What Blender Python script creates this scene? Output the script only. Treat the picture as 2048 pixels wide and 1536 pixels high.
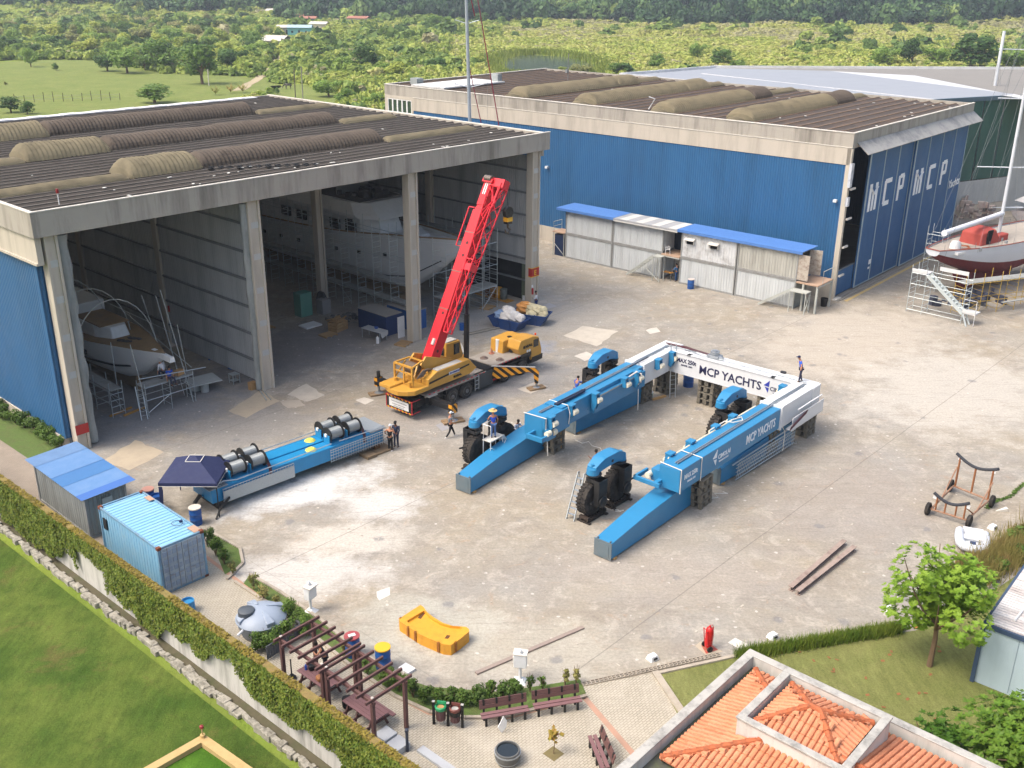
import bpy, bmesh, math, random
import numpy as np
from mathutils import Matrix, Vector, noise as mnoise
R = math.radians; PI = math.pi
HAZE = True
scene = bpy.context.scene
for o in list(bpy.data.objects): bpy.data.objects.remove(o)
COL = scene.collection
random.seed(7); rng = np.random.default_rng(7)

# ---------------------------------------------------------------- camera
PITCH, ROLL, FPX, CAMZ = .38427, .00777, 2033.3, 28.0
_fw = np.array([0, math.cos(PITCH), -math.sin(PITCH)]); _rt = np.array([1, 0, 0.]); _up = np.cross(_rt, _fw)
_c, _s = math.cos(ROLL), math.sin(ROLL)
CM = np.array([_c*_rt+_s*_up, -_s*_rt+_c*_up, _fw])
cam_d = bpy.data.cameras.new('camera'); cam = bpy.data.objects.new('camera', cam_d); COL.objects.link(cam)
m = Matrix.Identity(4)
for i, v in enumerate((CM[0], CM[1], -CM[2])):
    for k in range(3): m[k][i] = v[k]
m.translation = (0, 0, CAMZ); cam.matrix_world = m
cam_d.sensor_width = 36; cam_d.lens = FPX/2048*36; cam_d.clip_start = .5; cam_d.clip_end = 6000
scene.camera = cam
# ---------------------------------------------------------------- light
SUN_EL, SUN_AZ = R(56), R(200)      # azimuth of the sun's position, counter-clockwise from +x
world = bpy.data.worlds.new('World'); scene.world = world; world.use_nodes = True
nt = world.node_tree; nt.nodes.clear()
sky = nt.nodes.new('ShaderNodeTexSky'); sky.sky_type = 'NISHITA'; sky.sun_disc = False
sky.sun_elevation = SUN_EL; sky.sun_rotation = PI/2 - SUN_AZ; sky.air_density = 1.2; sky.dust_density = 8.0; sky.ozone_density = 1.0
bg = nt.nodes.new('ShaderNodeBackground'); bg.inputs[1].default_value = .15
wo = nt.nodes.new('ShaderNodeOutputWorld')
nt.links.new(sky.outputs[0], bg.inputs[0]); nt.links.new(bg.outputs[0], wo.inputs[0])
sd = bpy.data.lights.new('sun', 'SUN'); sd.energy = .9; sd.angle = R(22); sd.color = (1, .97, .93)
sun = bpy.data.objects.new('sun', sd); COL.objects.link(sun)
sp = Vector((math.cos(SUN_EL)*math.cos(SUN_AZ), math.cos(SUN_EL)*math.sin(SUN_AZ), math.sin(SUN_EL)))
sun.rotation_euler = sp.to_track_quat('Z', 'Y').to_euler(); sun.location = sp*200
scene.view_settings.view_transform = 'Standard'; scene.view_settings.look = 'None'
scene.view_settings.exposure = .93; scene.view_settings.gamma = 1
scene.render.engine = 'CYCLES'
scene.cycles.max_bounces = 8; scene.cycles.diffuse_bounces = 6; scene.cycles.transparent_max_bounces = 4

# ---------------------------------------------------------------- survey: where a spot of the yard lies on the ground
def W(px, py, z=0.):
    d = CM.T @ np.array([(px-1024)/FPX, -(py-768)/FPX, 1.]); t = (z-CAMZ)/d[2]
    return Vector((float(t*d[0]), float(t*d[1]), z))
def PX(x, y, z=0.):
    q = CM @ np.array([x, y, z-CAMZ]); return 1024+FPX*q[0]/q[2], 768-FPX*q[1]/q[2]

# ---------------------------------------------------------------- materials
MATS = {}
def lin(c):
    if isinstance(c, str):
        c = [int(c[i:i+2], 16)/255 for i in (0, 2, 4)]
        c = [x/12.92 if x <= .04045 else ((x+.055)/1.055)**2.4 for x in c]
    return (*c[:3], 1)
class NT:
    def __init__(s, name):
        s.m = bpy.data.materials.new(name); s.m.use_nodes = True; s.t = s.m.node_tree; s.n = s.t.nodes; s.b = s.n['Principled BSDF']
        s.tc = s.n.new('ShaderNodeTexCoord')
    def L(s, a, b): s.t.links.new(a, b)
    def N(s, t, **k):
        n = s.n.new(t)
        for a, v in k.items(): setattr(n, a, v)
        return n
    def co(s, scale=(1, 1, 1), rot=(0, 0, 0), src='Object', loc=(0, 0, 0)):
        mp = s.N('ShaderNodeMapping'); mp.inputs['Scale'].default_value = scale; mp.inputs['Rotation'].default_value = rot; mp.inputs['Location'].default_value = loc
        if src == 'World': g = s.N('ShaderNodeNewGeometry'); s.L(g.outputs['Position'], mp.inputs[0])
        else: s.L(s.tc.outputs[src], mp.inputs[0])
        return mp.outputs[0]
    def noise(s, co, scale, detail=4, rough=.6, dist=0):
        n = s.N('ShaderNodeTexNoise'); n.inputs['Scale'].default_value = scale; n.inputs['Detail'].default_value = detail
        n.inputs['Roughness'].default_value = rough; n.inputs['Distortion'].default_value = dist; s.L(co, n.inputs['Vector']); return n.outputs['Fac']
    def ramp(s, f, stops):
        r = s.N('ShaderNodeValToRGB'); e = r.color_ramp.elements
        while len(e) < len(stops): e.new(.5)
        for i, (p, c) in enumerate(stops):
            e[i].position = p; e[i].color = (c, c, c, 1) if isinstance(c, (int, float)) else lin(c)
        s.L(f, r.inputs[0]); return r.outputs[0]
    def mix(s, f, a, b, mode='MIX'):
        x = s.N('ShaderNodeMix', data_type='RGBA', blend_type=mode)
        for i, v in ((0, f), (6, a), (7, b)):
            if hasattr(v, 'links'): s.L(v, x.inputs[i])
            else: x.inputs[i].default_value = v if i == 0 else lin(v)
        return x.outputs[2]
    def math(s, op, a, b=0, clamp=False):
        x = s.N('ShaderNodeMath', operation=op); x.use_clamp = clamp
        for i, v in ((0, a), (1, b)):
            if hasattr(v, 'links'): s.L(v, x.inputs[i])
            else: x.inputs[i].default_value = v
        return x.outputs[0]
    def bump(s, h, dist, strength=1, prev=None):
        b = s.N('ShaderNodeBump'); b.inputs['Distance'].default_value = dist; b.inputs['Strength'].default_value = strength
        s.L(h, b.inputs['Height'])
        if prev: s.L(prev, b.inputs['Normal'])
        return b.outputs[0]
    def wave(s, co, scale, axis='X', profile='SIN', dist=0):
        w = s.N('ShaderNodeTexWave', wave_type='BANDS', bands_direction=axis, wave_profile=profile); w.inputs['Scale'].default_value = scale
        w.inputs['Distortion'].default_value = dist; s.L(co, w.inputs['Vector']); return w.outputs['Fac']
    def fin(s, col=None, rough=.6, metal=0, normal=None, spec=.4):
        if col is not None:
            if hasattr(col, 'links'): s.L(col, s.b.inputs['Base Color'])
            else: s.b.inputs['Base Color'].default_value = lin(col)
        if hasattr(rough, 'links'): s.L(rough, s.b.inputs['Roughness'])
        else: s.b.inputs['Roughness'].default_value = rough
        s.b.inputs['Metallic'].default_value = metal; s.b.inputs['Specular IOR Level'].default_value = spec
        if normal: s.L(normal, s.b.inputs['Normal'])
        return s.m
def mat(name, col, rough=.6, metal=0, var=.12, vs=2.0, dirt=None, da=.5, ds=1.2, streak=0, wave=None, bump=None, spec=.4):
    """plain surface: colour variation, dirt patches, rain streaks, optional corrugation wave=(axis, pitch, depth)"""
    if name in MATS: return MATS[name]
    t = NT(name); co = t.co(); c = lin(col)
    lo = [x*(1-var) for x in c[:3]]; hi = [min(1, x*(1+var)) for x in c[:3]]
    col_ = t.mix(t.noise(co, vs, 5, .65), lo, hi)
    if dirt:
        co2 = t.co(scale=(1, 1, .12)) if streak else co
        col_ = t.mix(t.math('MULTIPLY', t.ramp(t.noise(co2, ds, 6, .7), [(.46, 0.), (.72, 1.)]), da), col_, dirt)
    nrm = None
    if wave:
        w = t.wave(co, PI/10/wave[1], wave[0]); nrm = t.bump(w, wave[2])
    if bump: nrm = t.bump(t.noise(co, bump[0], 4), bump[1], prev=nrm)
    rg = t.math('ADD', t.math('MULTIPLY', t.noise(co, vs*2.3, 3), .3), rough-.15, clamp=True)
    MATS[name] = t.fin(col_, rg, metal, nrm, spec); return MATS[name]
def leafmat(name, cols, scale=.6, attr=False, rough=.55):
    if name in MATS: return MATS[name]
    t = NT(name); g = t.co(src='World')
    f = t.noise(g, scale, 3, .6)
    oi = t.N('ShaderNodeObjectInfo')
    f = t.math('ADD', t.math('MULTIPLY', f, .6), t.math('MULTIPLY', oi.outputs['Random'], .4))
    if attr:
        a = t.N('ShaderNodeAttribute', attribute_name='tint'); f = t.math('ADD', t.math('MULTIPLY', a.outputs['Fac'], .75), t.math('MULTIPLY', f, .25))
    n = len(cols); col = t.ramp(f, [(.18+.64*i/(n-1), c) for i, c in enumerate(cols)])
    gi = t.N('ShaderNodeNewGeometry'); rnd = gi.outputs['Random Per Island'] if not attr else None
    if rnd: col = t.mix(t.math('MULTIPLY', rnd, .35), col, cols[-1])
    t.fin(col, rough, spec=.25)
    tr = t.N('ShaderNodeBsdfTranslucent'); t.L(col, tr.inputs[0]); ms = t.N('ShaderNodeMixShader'); ms.inputs[0].default_value = .28
    t.L(t.b.outputs[0], ms.inputs[1]); t.L(tr.outputs[0], ms.inputs[2]); t.L(ms.outputs[0], t.n['Material Output'].inputs[0])
    MATS[name] = t.m; return t.m

# ---------------------------------------------------------------- mesh building
class MB:
    def __init__(s, T=None): s.v = []; s.f = []; s.T = T; s.mi = []; s.m = 0
    def add(s, vs, fs, T=None):
        b = len(s.v)
        for p in vs:
            p = Vector(p)
            if T is not None: p = T @ p
            if s.T is not None: p = s.T @ p
            s.v.append(p)
        for f in fs: s.f.append([i+b for i in f]); s.mi.append(s.m)
        return s
    def box(s, x0, y0, z0, x1, y1, z1, T=None):
        vs = [(x, y, z) for z in (z0, z1) for y in (y0, y1) for x in (x0, x1)]
        return s.add(vs, [(0, 2, 3, 1), (4, 5, 7, 6), (0, 1, 5, 4), (2, 6, 7, 3), (0, 4, 6, 2), (1, 3, 7, 5)], T)
    def cbox(s, c, d, rz=0, rx=0, ry=0):
        T = Matrix.Translation(c) @ Matrix.Rotation(rz, 4, 'Z') @ Matrix.Rotation(ry, 4, 'Y') @ Matrix.Rotation(rx, 4, 'X')
        return s.box(-d[0]/2, -d[1]/2, -d[2]/2, d[0]/2, d[1]/2, d[2]/2, T)
    def loft(s, rings, cap=True, close=True):
        n = len(rings[0]); vs = [p for r in rings for p in r]; fs = []
        for i in range(len(rings)-1):
            for j in range(n if close else n-1):
                k = (j+1) % n; fs.append((i*n+j, i*n+k, (i+1)*n+k, (i+1)*n+j))
        if cap: fs += [tuple(range(n))[::-1], tuple((len(rings)-1)*n+j for j in range(n))]
        return s.add(vs, fs)
    def tube(s, pts, r, n=6, r1=None, cap=True):
        pts = [Vector(p) for p in pts]; rings = []; L = len(pts)
        for i, p in enumerate(pts):
            d = (pts[min(i+1, L-1)]-pts[max(i-1, 0)]).normalized()
            a = Vector((0, 0, 1)) if abs(d.z) < .9 else Vector((1, 0, 0))
            u = d.cross(a).normalized(); w = d.cross(u).normalized()
            rr = r if r1 is None else r+(r1-r)*i/(L-1)
            if isinstance(r, (list, tuple)): rr = r[i]
            rings.append([p+u*rr*math.cos(2*PI*j/n)+w*rr*math.sin(2*PI*j/n) for j in range(n)])
        return s.loft(rings, cap)
    def bar(s, p, q, w, h=None):
        p = Vector(p); q = Vector(q); h = h or w; d = (q-p).normalized()
        a = Vector((0, 0, 1)) if abs(d.z) < .95 else Vector((1, 0, 0))
        u = d.cross(a).normalized()*w/2; k = u.cross(d).normalized()*h/2
        return s.loft([[x+u+k, x-u+k, x-u-k, x+u-k] for x in (p, q)])
    def cyl(s, x, y, z0, z1, r, n=16, r1=None): return s.tube([(x, y, z0), (x, y, z1)], r, n, r1)
    def prism(s, poly, z0, z1):
        return s.loft([[(x, y, z0) for x, y in poly], [(x, y, z1) for x, y in poly]])
    def ext(s, poly, y0, y1):       # profile in xz, swept along y
        return s.loft([[(x, y0, z) for x, z in poly], [(x, y1, z) for x, z in poly]])
    def extx(s, poly, x0, x1):      # profile in yz, swept along x
        return s.loft([[(x0, y, z) for y, z in poly], [(x1, y, z) for y, z in poly]])
    def revolve(s, prof, c=(0, 0, 0), axis='Z', n=24):
        rings = []
        for r, h in prof:
            ring = []
            for j in range(n):
                a = 2*PI*j/n; x, y = r*math.cos(a), r*math.sin(a)
                ring.append({'Z': (c[0]+x, c[1]+y, c[2]+h), 'Y': (c[0]+x, c[1]+h, c[2]+y), 'X': (c[0]+h, c[1]+x, c[2]+y)}[axis])
            rings.append(ring)
        return s.loft(rings)
    def build(s, name, m, parent=None, smooth=False, bevel=0, loc=None, rot=0):
        me = bpy.data.meshes.new(name); me.from_pydata([tuple(v) for v in s.v], [], s.f); me.update()
        bm = bmesh.new(); bm.from_mesh(me); bmesh.ops.recalc_face_normals(bm, faces=bm.faces); bm.to_mesh(me); bm.free()
        for x in (m if isinstance(m, (list, tuple)) else [m]): me.materials.append(x)
        if isinstance(m, (list, tuple)): me.polygons.foreach_set('material_index', s.mi)
        if smooth:
            me.polygons.foreach_set('use_smooth', [True]*len(me.polygons))
            try: me.set_sharp_from_angle(angle=R(40))
            except Exception: pass
        o = bpy.data.objects.new(name, me); COL.objects.link(o)
        if parent: o.parent = parent
        if loc is not None: o.location = loc; o.rotation_euler = (0, 0, rot)
        if bevel:
            b = o.modifiers.new('bevel', 'BEVEL'); b.width = bevel; b.segments = 2; b.limit_method = 'ANGLE'; b.angle_limit = R(40)
        return o
def npmesh(name, V, F, m, parent=None, tint=None, loc=None):
    me = bpy.data.meshes.new(name); V = np.asarray(V, np.float32); F = np.asarray(F, np.int32)
    me.vertices.add(len(V)); me.vertices.foreach_set('co', V.ravel()); k = F.shape[1]
    me.loops.add(F.size); me.loops.foreach_set('vertex_index', F.ravel())
    me.polygons.add(len(F)); me.polygons.foreach_set('loop_start', np.arange(0, F.size, k, dtype=np.int32)); me.polygons.foreach_set('loop_total', np.full(len(F), k, np.int32))
    if tint is not None:
        a = me.attributes.new('tint', 'FLOAT', 'POINT'); a.data.foreach_set('value', np.asarray(tint, np.float32))
    me.update(calc_edges=True); me.materials.append(m)
    o = bpy.data.objects.new(name, me); COL.objects.link(o)
    if parent: o.parent = parent
    if loc is not None: o.location = loc
    return o
def empty(name, loc=(0, 0, 0), rz=0):
    o = bpy.data.objects.new(name, None); COL.objects.link(o); o.location = loc; o.rotation_euler = (0, 0, rz); o.empty_display_size = .3; return o
def tag(o, label, cat, group=None):
    o['label'] = label; o['category'] = cat
    if group: o['group'] = group
    return o
def struct(o, k='structure'): o['kind'] = k; return o
def thing(name, label, cat, loc=(0, 0, 0), rz=0, group=None): return tag(empty(name, loc, rz), label, cat, group)
def copy_tree(o, parent=None):
    c = o.copy(); COL.objects.link(c)
    if parent is not None: c.parent = parent
    for ch in list(o.children): copy_tree(ch, c)
    return c
def place(o, loc, rz=0, label=None, group=None, sc=None):
    o.location = loc; o.rotation_euler = (0, 0, rz)
    if label: o['label'] = label
    if group: o['group'] = group
    if sc: o.scale = (sc, sc, sc) if not hasattr(sc, '__len__') else sc
    return o
_txt = {}
def text(body, size, m, parent, M4, name='lettering', ext=.01, sx=1, shear=0, bold=0, width=None):
    c = bpy.data.curves.new(name, 'FONT'); c.body = body; c.size = size; c.extrude = ext; c.shear = shear; c.offset = bold; c.resolution_u = 2
    t = bpy.data.objects.new('tmp', c); COL.objects.link(t)
    dg = bpy.context.evaluated_depsgraph_get(); dg.update(); me = bpy.data.meshes.new_from_object(t.evaluated_get(dg)); bpy.data.objects.remove(t)
    me.name = name; sx = width/max(v.co.x for v in me.vertices) if width else sx; me.transform(Matrix.Scale(sx, 4, (1, 0, 0))); me.materials.clear(); me.materials.append(m)
    o = bpy.data.objects.new(name, me); COL.objects.link(o); o.parent = parent; o.matrix_local = M4; return o
def facing(origin, xdir, up=(0, 0, 1)):
    x = Vector(xdir).normalized(); y = Vector(up); z = x.cross(y).normalized(); m_ = Matrix.Identity(4)
    for i, v in enumerate((x, y, z)):
        for k in range(3): m_[k][i] = v[k]
    m_.translation = origin; return m_
# ================================================================ frames
O1 = Vector((-26.905, 57.617, 0)); A1 = R(47.5); O2 = Vector((29.712, 90.551, 0)); A2 = R(49.4)
def F1(x, y, z=0): return O1+Matrix.Rotation(A1, 3, 'Z') @ Vector((x, y, z))
def F2(x, y, z=0): return O2+Matrix.Rotation(A2, 3, 'Z') @ Vector((x, y, z))
def I1(p): q = Matrix.Rotation(-A1, 3, 'Z') @ (Vector(p)-O1); return q
def I2(p): q = Matrix.Rotation(-A2, 3, 'Z') @ (Vector(p)-O2); return q
# ================================================================ ground
def hill(x, y):
    d = y+.10*abs(x)
    t = max(0, min(1, (d-640)/420)); h = (t*t*(3-2*t))*95
    return h
def terrain():
    ys = [-60, 0, 60, 120, 180, 260, 340, 420, 500, 560, 600]+list(range(640, 1100, 25))+[1200, 1400, 1700]
    xs = list(range(-1300, 1301, 50)); V = []; F = []
    for y in ys:
        for x in xs: V.append((x, y, hill(x, y)+(0 if y < 640 else 6*mnoise.noise(Vector((x*.01, y*.01, 0))))-.12))
    n = len(xs)
    for j in range(len(ys)-1):
        for i in range(n-1): F.append((j*n+i, j*n+i+1, (j+1)*n+i+1, (j+1)*n+i))
    t = NT('wild_ground'); g = t.co(src='World')
    c = t.mix(t.ramp(t.noise(g, .02, 5, .6), [(.35, 0.), (.65, 1.)]), '55702a', '8a9440')
    c = t.mix(t.ramp(t.noise(g, .11, 6, .7), [(.45, 0.), (.7, 1.)]), c, '6f7a3c')
    c = t.mix(t.math('MULTIPLY', t.ramp(t.noise(g, .05, 4, .7), [(.58, 0.), (.72, 1.)]), .5), c, '8f8a60')
    m_ = t.fin(c, .9, normal=t.bump(t.noise(g, 1.2, 5), .25), spec=.1)
    return struct(npmesh('ground', V, F, m_))
terrain()
def poly(name, pts, z, m_, jag=0, seed=0, sub=1.0):
    r = random.Random(seed); P = []
    n = len(pts)
    for i in range(n):
        a = Vector((pts[i][0], pts[i][1])); b = Vector((pts[(i+1) % n][0], pts[(i+1) % n][1]))
        k = max(1, int((b-a).length/sub)) if jag else 1
        nn = Vector((-(b-a).y, (b-a).x)).normalized()
        for j in range(k):
            p = a+(b-a)*j/k
            if jag: p = p+nn*r.uniform(-jag, jag)
            P.append((p.x, p.y, z))
    me = bpy.data.meshes.new(name); me.from_pydata(P, [], [tuple(range(len(P)))]); bm = bmesh.new(); bm.from_mesh(me)
    bmesh.ops.triangulate(bm, faces=bm.faces); bm.normal_update()
    for f in bm.faces:
        if f.normal.z < 0: f.normal_flip()
    bm.to_mesh(me); bm.free(); me.materials.append(m_)
    o = bpy.data.objects.new(name, me); COL.objects.link(o); return o
def pp(*q, z=0): return [W(a, b, z)[:2] for a, b in q]

# ---- concrete yard
def yard_mat():
    t = NT('yard_concrete'); g = t.co(src='World')
    h1c = t.N('ShaderNodeMapping'); h1c.vector_type = 'TEXTURE'; h1c.inputs['Location'].default_value = O1; h1c.inputs['Rotation'].default_value = (0, 0, A1)
    gg = t.N('ShaderNodeNewGeometry'); t.L(gg.outputs['Position'], h1c.inputs[0]); loc = h1c.outputs[0]
    sp_ = t.N('ShaderNodeSeparateXYZ'); t.L(loc, sp_.inputs[0]); X, Y = sp_.outputs[0], sp_.outputs[1]
    c = t.mix(t.ramp(t.noise(g, .11, 5, .6), [(.38, 0.), (.62, 1.)]), 'a19887', '9d9a93')
    c = t.mix(t.math('MULTIPLY', t.ramp(t.noise(g, .35, 6, .72, 1.2), [(.42, 0.), (.68, 1.)]), .55), c, '8a8279')
    c = t.mix(t.math('MULTIPLY', t.ramp(t.noise(g, .8, 6, .75, .6), [(.5, 0.), (.64, 1.)]), .5), c, 'c0b9ad')
    c = t.mix(t.math('MULTIPLY', t.ramp(t.noise(g, .55, 5, .7, 2), [(.6, 0.), (.7, 1.)]), .35), c, 'b08a66')
    # broad tonal zones: distance masks broken up by noise
    def blob(cx, cy, rx, ry, soft=.5, rot=0):
        mp = t.N('ShaderNodeMapping'); mp.vector_type = 'TEXTURE'; mp.inputs['Location'].default_value = (cx, cy, 0); mp.inputs['Rotation'].default_value = (0, 0, rot); mp.inputs['Scale'].default_value = (rx, ry, 1)
        t.L(gg.outputs['Position'], mp.inputs[0]); ln = t.N('ShaderNodeVectorMath', operation='LENGTH'); t.L(mp.outputs[0], ln.inputs[0])
        d = t.math('ADD', ln.outputs['Value'], t.math('MULTIPLY', t.math('SUBTRACT', t.noise(g, .45, 6, .7), .5), 1.8))
        return t.ramp(d, [(1-soft, 1.), (1., 0.)])
    def zone(cx, cy, rx, ry, col_, amt, soft=.5, rot=0):
        nonlocal c
        c = t.mix(t.math('MULTIPLY', blob(cx, cy, rx, ry, soft, rot), amt), c, col_)
    for (px, py, rx, ry, cc, a, rr) in [
        (330, 800, 7, 7, '84868a', .8, A1), (620, 690, 14, 6, '77767a', .6, A1), (500, 860, 7, 4, '8f8d8a', .7, A1), (1000, 640, 10, 5, '8f9396', .6, A1), (250, 850, 5, 4, '85878a', .7, A1),
        (610, 980, 6.0, 2.3, 'd2d3d1', .9, R(35)), (760, 1010, 3.2, 2.2, 'cccbc7', .85, .2), (600, 1150, 5.5, 2.6, 'cbc9c4', .75, .1), (700, 1080, 4.2, 2.0, 'cdc8be', .7, .1), (520, 930, 4, 2, 'd5d4d0', .7, .5),
        (850, 820, 6, 4, '9d9790', .6, A1), (1030, 760, 6, 3, '9b9b9b', .6, A1), (850, 1250, 4, 3, 'b9b9ae', .6, 0), (1050, 1300, 6, 3, 'b7b3a6', .5, 0),
        (1700, 1000, 9, 5, '9c948c', .55, A1), (1350, 1150, 8, 3, 'a59e96', .5, 0), (1150, 640, 9, 4, 'a3a09a', .6, A1), (1700, 680, 14, 8, 'bab2a5', .8, A1), (1900, 780, 12, 8, 'bfbab0', .8, A1), (900, 600, 5, 3, '7f8894', .5, A1), (1060, 700, 3, 1.6, '8d95a4', .8, A1)]:
        p = W(px, py); zone(p.x, p.y, rx, ry, cc, a, .5, rr)
    # dark spots
    v = t.N('ShaderNodeTexVoronoi'); v.inputs['Scale'].default_value = .42; t.L(t.co(src='World'), v.inputs['Vector'])
    spot = t.ramp(t.math('ADD', v.outputs['Distance'], t.math('MULTIPLY', t.noise(g, 3, 4), .25)), [(.2, 1.), (.27, 0.)])
    c = t.mix(t.math('MULTIPLY', spot, .55), c, '77787c')
    v2_ = t.N('ShaderNodeTexVoronoi'); v2_.inputs['Scale'].default_value = 1.1; t.L(t.co(src='World', loc=(3, 5, 0)), v2_.inputs['Vector'])
    c = t.mix(t.math('MULTIPLY', t.ramp(t.math('ADD', v2_.outputs['Distance'], t.math('MULTIPLY', t.noise(g, 4, 4), .3)), [(.2, 1.), (.25, 0.)]), .6), c, 'dcd8d0')
    # expansion joints
    def joint(src, period, off, w=.03):
        a = t.math('PINGPONG', t.math('ADD', src, off+period*100), period/2)
        return t.ramp(t.math('DIVIDE', a, w*2), [(.4, 1.), (.9, 0.)])
    wob = t.math('MULTIPLY', t.noise(g, .3, 2), .12)
    c = t.mix(t.math('MULTIPLY', joint(t.math('ADD', Y, wob), 16.4, 3.6, .022), .5), c, '6d6862')
    c = t.mix(t.math('MULTIPLY', joint(t.math('ADD', X, wob), 28.2, 0.2, .018), .25), c, '716c66')
    c = t.mix(t.math('MULTIPLY', t.ramp(t.noise(t.co(src='World', rot=(0, 0, -.7), scale=(.25, 2.5, 1)), 1.6, 5, .7, .5), [(.56, 0.), (.62, 1.), (.64, 0.)]), .4), c, '7b746c')
    fine = t.ramp(t.noise(g, 7, 5, .75), [(.3, '9b9b9b'), (.7, 'ffffff')])
    c = t.mix(.5, c, fine, 'MULTIPLY')
    nrm = t.bump(t.noise(g, 5, 5), .02)
    return t.fin(c, t.math('ADD', t.math('MULTIPLY', t.noise(g, .6, 4), .3), .6), normal=nrm, spec=.25)
YM = yard_mat()
wa = Vector((-.750, .661, 0))                     # direction of the boundary wall, towards the upper left
WB = W(640, 1520, 0)                              # foot of the boundary wall
def wallpt(s, off=0):                             # s metres up the wall from WB; off to the yard side
    return Vector((WB.x, WB.y, 0))+wa*s+Vector((.661, .750, 0))*off
yard_poly = [wallpt(-40, .3)[:2], wallpt(60, .3)[:2], F1(-60, 60)[:2], F1(44, 62)[:2], F2(-14, 90)[:2], F2(70, 90)[:2], F2(130, -20)[:2], (110, 40), (40, -20), (10, -20)]
yard = struct(poly('yard_floor', yard_poly, 0, YM))
# ---- odd cast patches in the yard
pm = {k: mat('patch_'+k, k, .7, var=.1, vs=1.5, dirt='8d857c', da=.4) for k in ('b9b2a5', 'c2bdb3', '8f9094', 'ab9f8b', 'a89f92', 'c4c1b9')}
for i, (k, q) in enumerate([('b9b2a5', [(1128, 672), (1165, 652), (1235, 662), (1195, 692)]), ('c2bdb3', [(1290, 660), (1312, 655), (1322, 664), (1300, 668)]), ('c2bdb3', [(1150, 713), (1175, 703), (1195, 712), (1170, 722)]),
    ('8f9094', [(870, 850), (884, 845), (900, 857), (885, 862)]), ('ab9f8b', [(455, 822), (520, 780), (560, 802), (495, 835)]), ('b9b2a5', [(575, 790), (610, 768), (650, 790), (615, 803)]), ('a89f92', [(560, 803), (600, 800), (612, 812), (575, 816)]),
    ('c2bdb3', [(710, 800), (730, 794), (748, 800), (728, 810)]), ('c4c1b9', [(752, 1182), (775, 1175), (782, 1192), (760, 1200), (750, 1195)]), ('ab9f8b', [(200, 925), (270, 880), (330, 905), (260, 940)]), ('b9b2a5', [(1035, 778), (1070, 764), (1095, 772), (1060, 788)]),
    ('c4c1b9', [(1455, 1285), (1470, 1276), (1500, 1290), (1480, 1299)]), ('ab9f8b', [(1390, 1292), (1400, 1284), (1445, 1302), (1410, 1312)]), ('8f9094', [(1082, 613), (1098, 606), (1112, 612), (1096, 618)])]):
    struct(poly('floor_patch', pp(*q), .006+.001*(i % 3), pm[k], .12, i, .6))
struct(poly('floor_patch', pp((1402, 1290), (1418, 1284), (1436, 1300), (1412, 1308)), .012, mat('red_paint', '9c3a32', .6, dirt='c8b491', da=.5)))
# ---- grass
def grassmat(name, a, b, cc, brown, ba):
    t = NT(name); g = t.co(src='World')
    c = t.mix(t.ramp(t.noise(g, .16, 5, .62), [(.36, 0.), (.64, 1.)]), a, b)
    c = t.mix(t.math('MULTIPLY', t.ramp(t.noise(g, .55, 6, .7), [(.45, 0.), (.7, 1.)]), .6), c, cc)
    c = t.mix(t.math('MULTIPLY', t.ramp(t.noise(g, .23, 6, .75, .8), [(.55, 0.), (.72, 1.)]), ba), c, brown)
    f = t.ramp(t.noise(g, 14, 4, .8), [(.25, '8c8c8c'), (.75, 'ffffff')]); c = t.mix(.6, c, f, 'MULTIPLY')
    f = t.ramp(t.noise(t.co(src='World', rot=(0, 0, .5), scale=(1, .25, 1)), 3.2, 5, .8), [(.3, '8f8f8f'), (.7, 'ffffff')]); c = t.mix(.5, c, f, 'MULTIPLY')
    return t.fin(c, .9, normal=t.bump(t.noise(g, 9, 5, .8), .07), spec=.1)
GL = grassmat('lawn_grass', '4f6c2a', '7c8c42', '3f5e24', '7f7348', .85)
struct(poly('lawn', [wallpt(70, -1.0)[:2], wallpt(-30, -1.0)[:2], (-20, -10), (-90, 0), (-120, 70)], -.05, GL))
GR = grassmat('trimmed_lawn', '8a9055', '9a9d62', '7a8548', '8b7f55', .4)
struct(poly('lawn', pp((1310, 1345), (1470, 1312), (1830, 1262), (1960, 1200), (2110, 1100), (2300, 1250), (2300, 1700), (1500, 1700)), .02, GR))
# path and service lane beside the hangar, paved patio
def paver(name, a, b, c3, rot, sc):
    t = NT(name); g = t.co(src='World', rot=(0, 0, rot))
    br = t.N('ShaderNodeTexBrick'); br.inputs['Scale'].default_value = sc; br.inputs['Mortar Size'].default_value = .02; br.inputs['Color1'].default_value = lin(a); br.inputs['Color2'].default_value = lin(b); br.inputs['Mortar'].default_value = lin('7d776c')
    t.L(g, br.inputs['Vector']); gw = t.co(src='World')
    c = t.mix(t.math('MULTIPLY', t.ramp(t.noise(gw, .5, 6, .7), [(.45, 0.), (.7, 1.)]), .6), br.outputs[0], c3)
    c = t.mix(t.math('MULTIPLY', t.ramp(t.noise(gw, .35, 5, .6, .7), [(.55, 0.), (.75, 1.)]), .35), c, '8b8373')
    return t.fin(c, .85, normal=t.bump(br.outputs['Fac'], -.01), spec=.2)
PV = paver('patio_pavers', 'a49e8f', 'aea798', 'b5aea1', -A1, 2.3)
PV2 = paver('lane_pavers', '94897c', '9b8f82', 'a3988a', -A1, 3.0)
struct(poly('service_lane', [wallpt(80, .1)[:2], wallpt(18, .1)[:2]]+pp((345, 1182), (60, 925), (-120, 770)), .008, PV2))
struct(poly('patio', [wallpt(22, .2)[:2], wallpt(-14, .2)[:2], (6, 20)]+pp((1530, 1536), (1310, 1347), (1165, 1372), (1168, 1392), (1000, 1438), (860, 1425), (790, 1392), (700, 1330), (560, 1225), (480, 1165), (395, 1105)), .010, PV))
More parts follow.
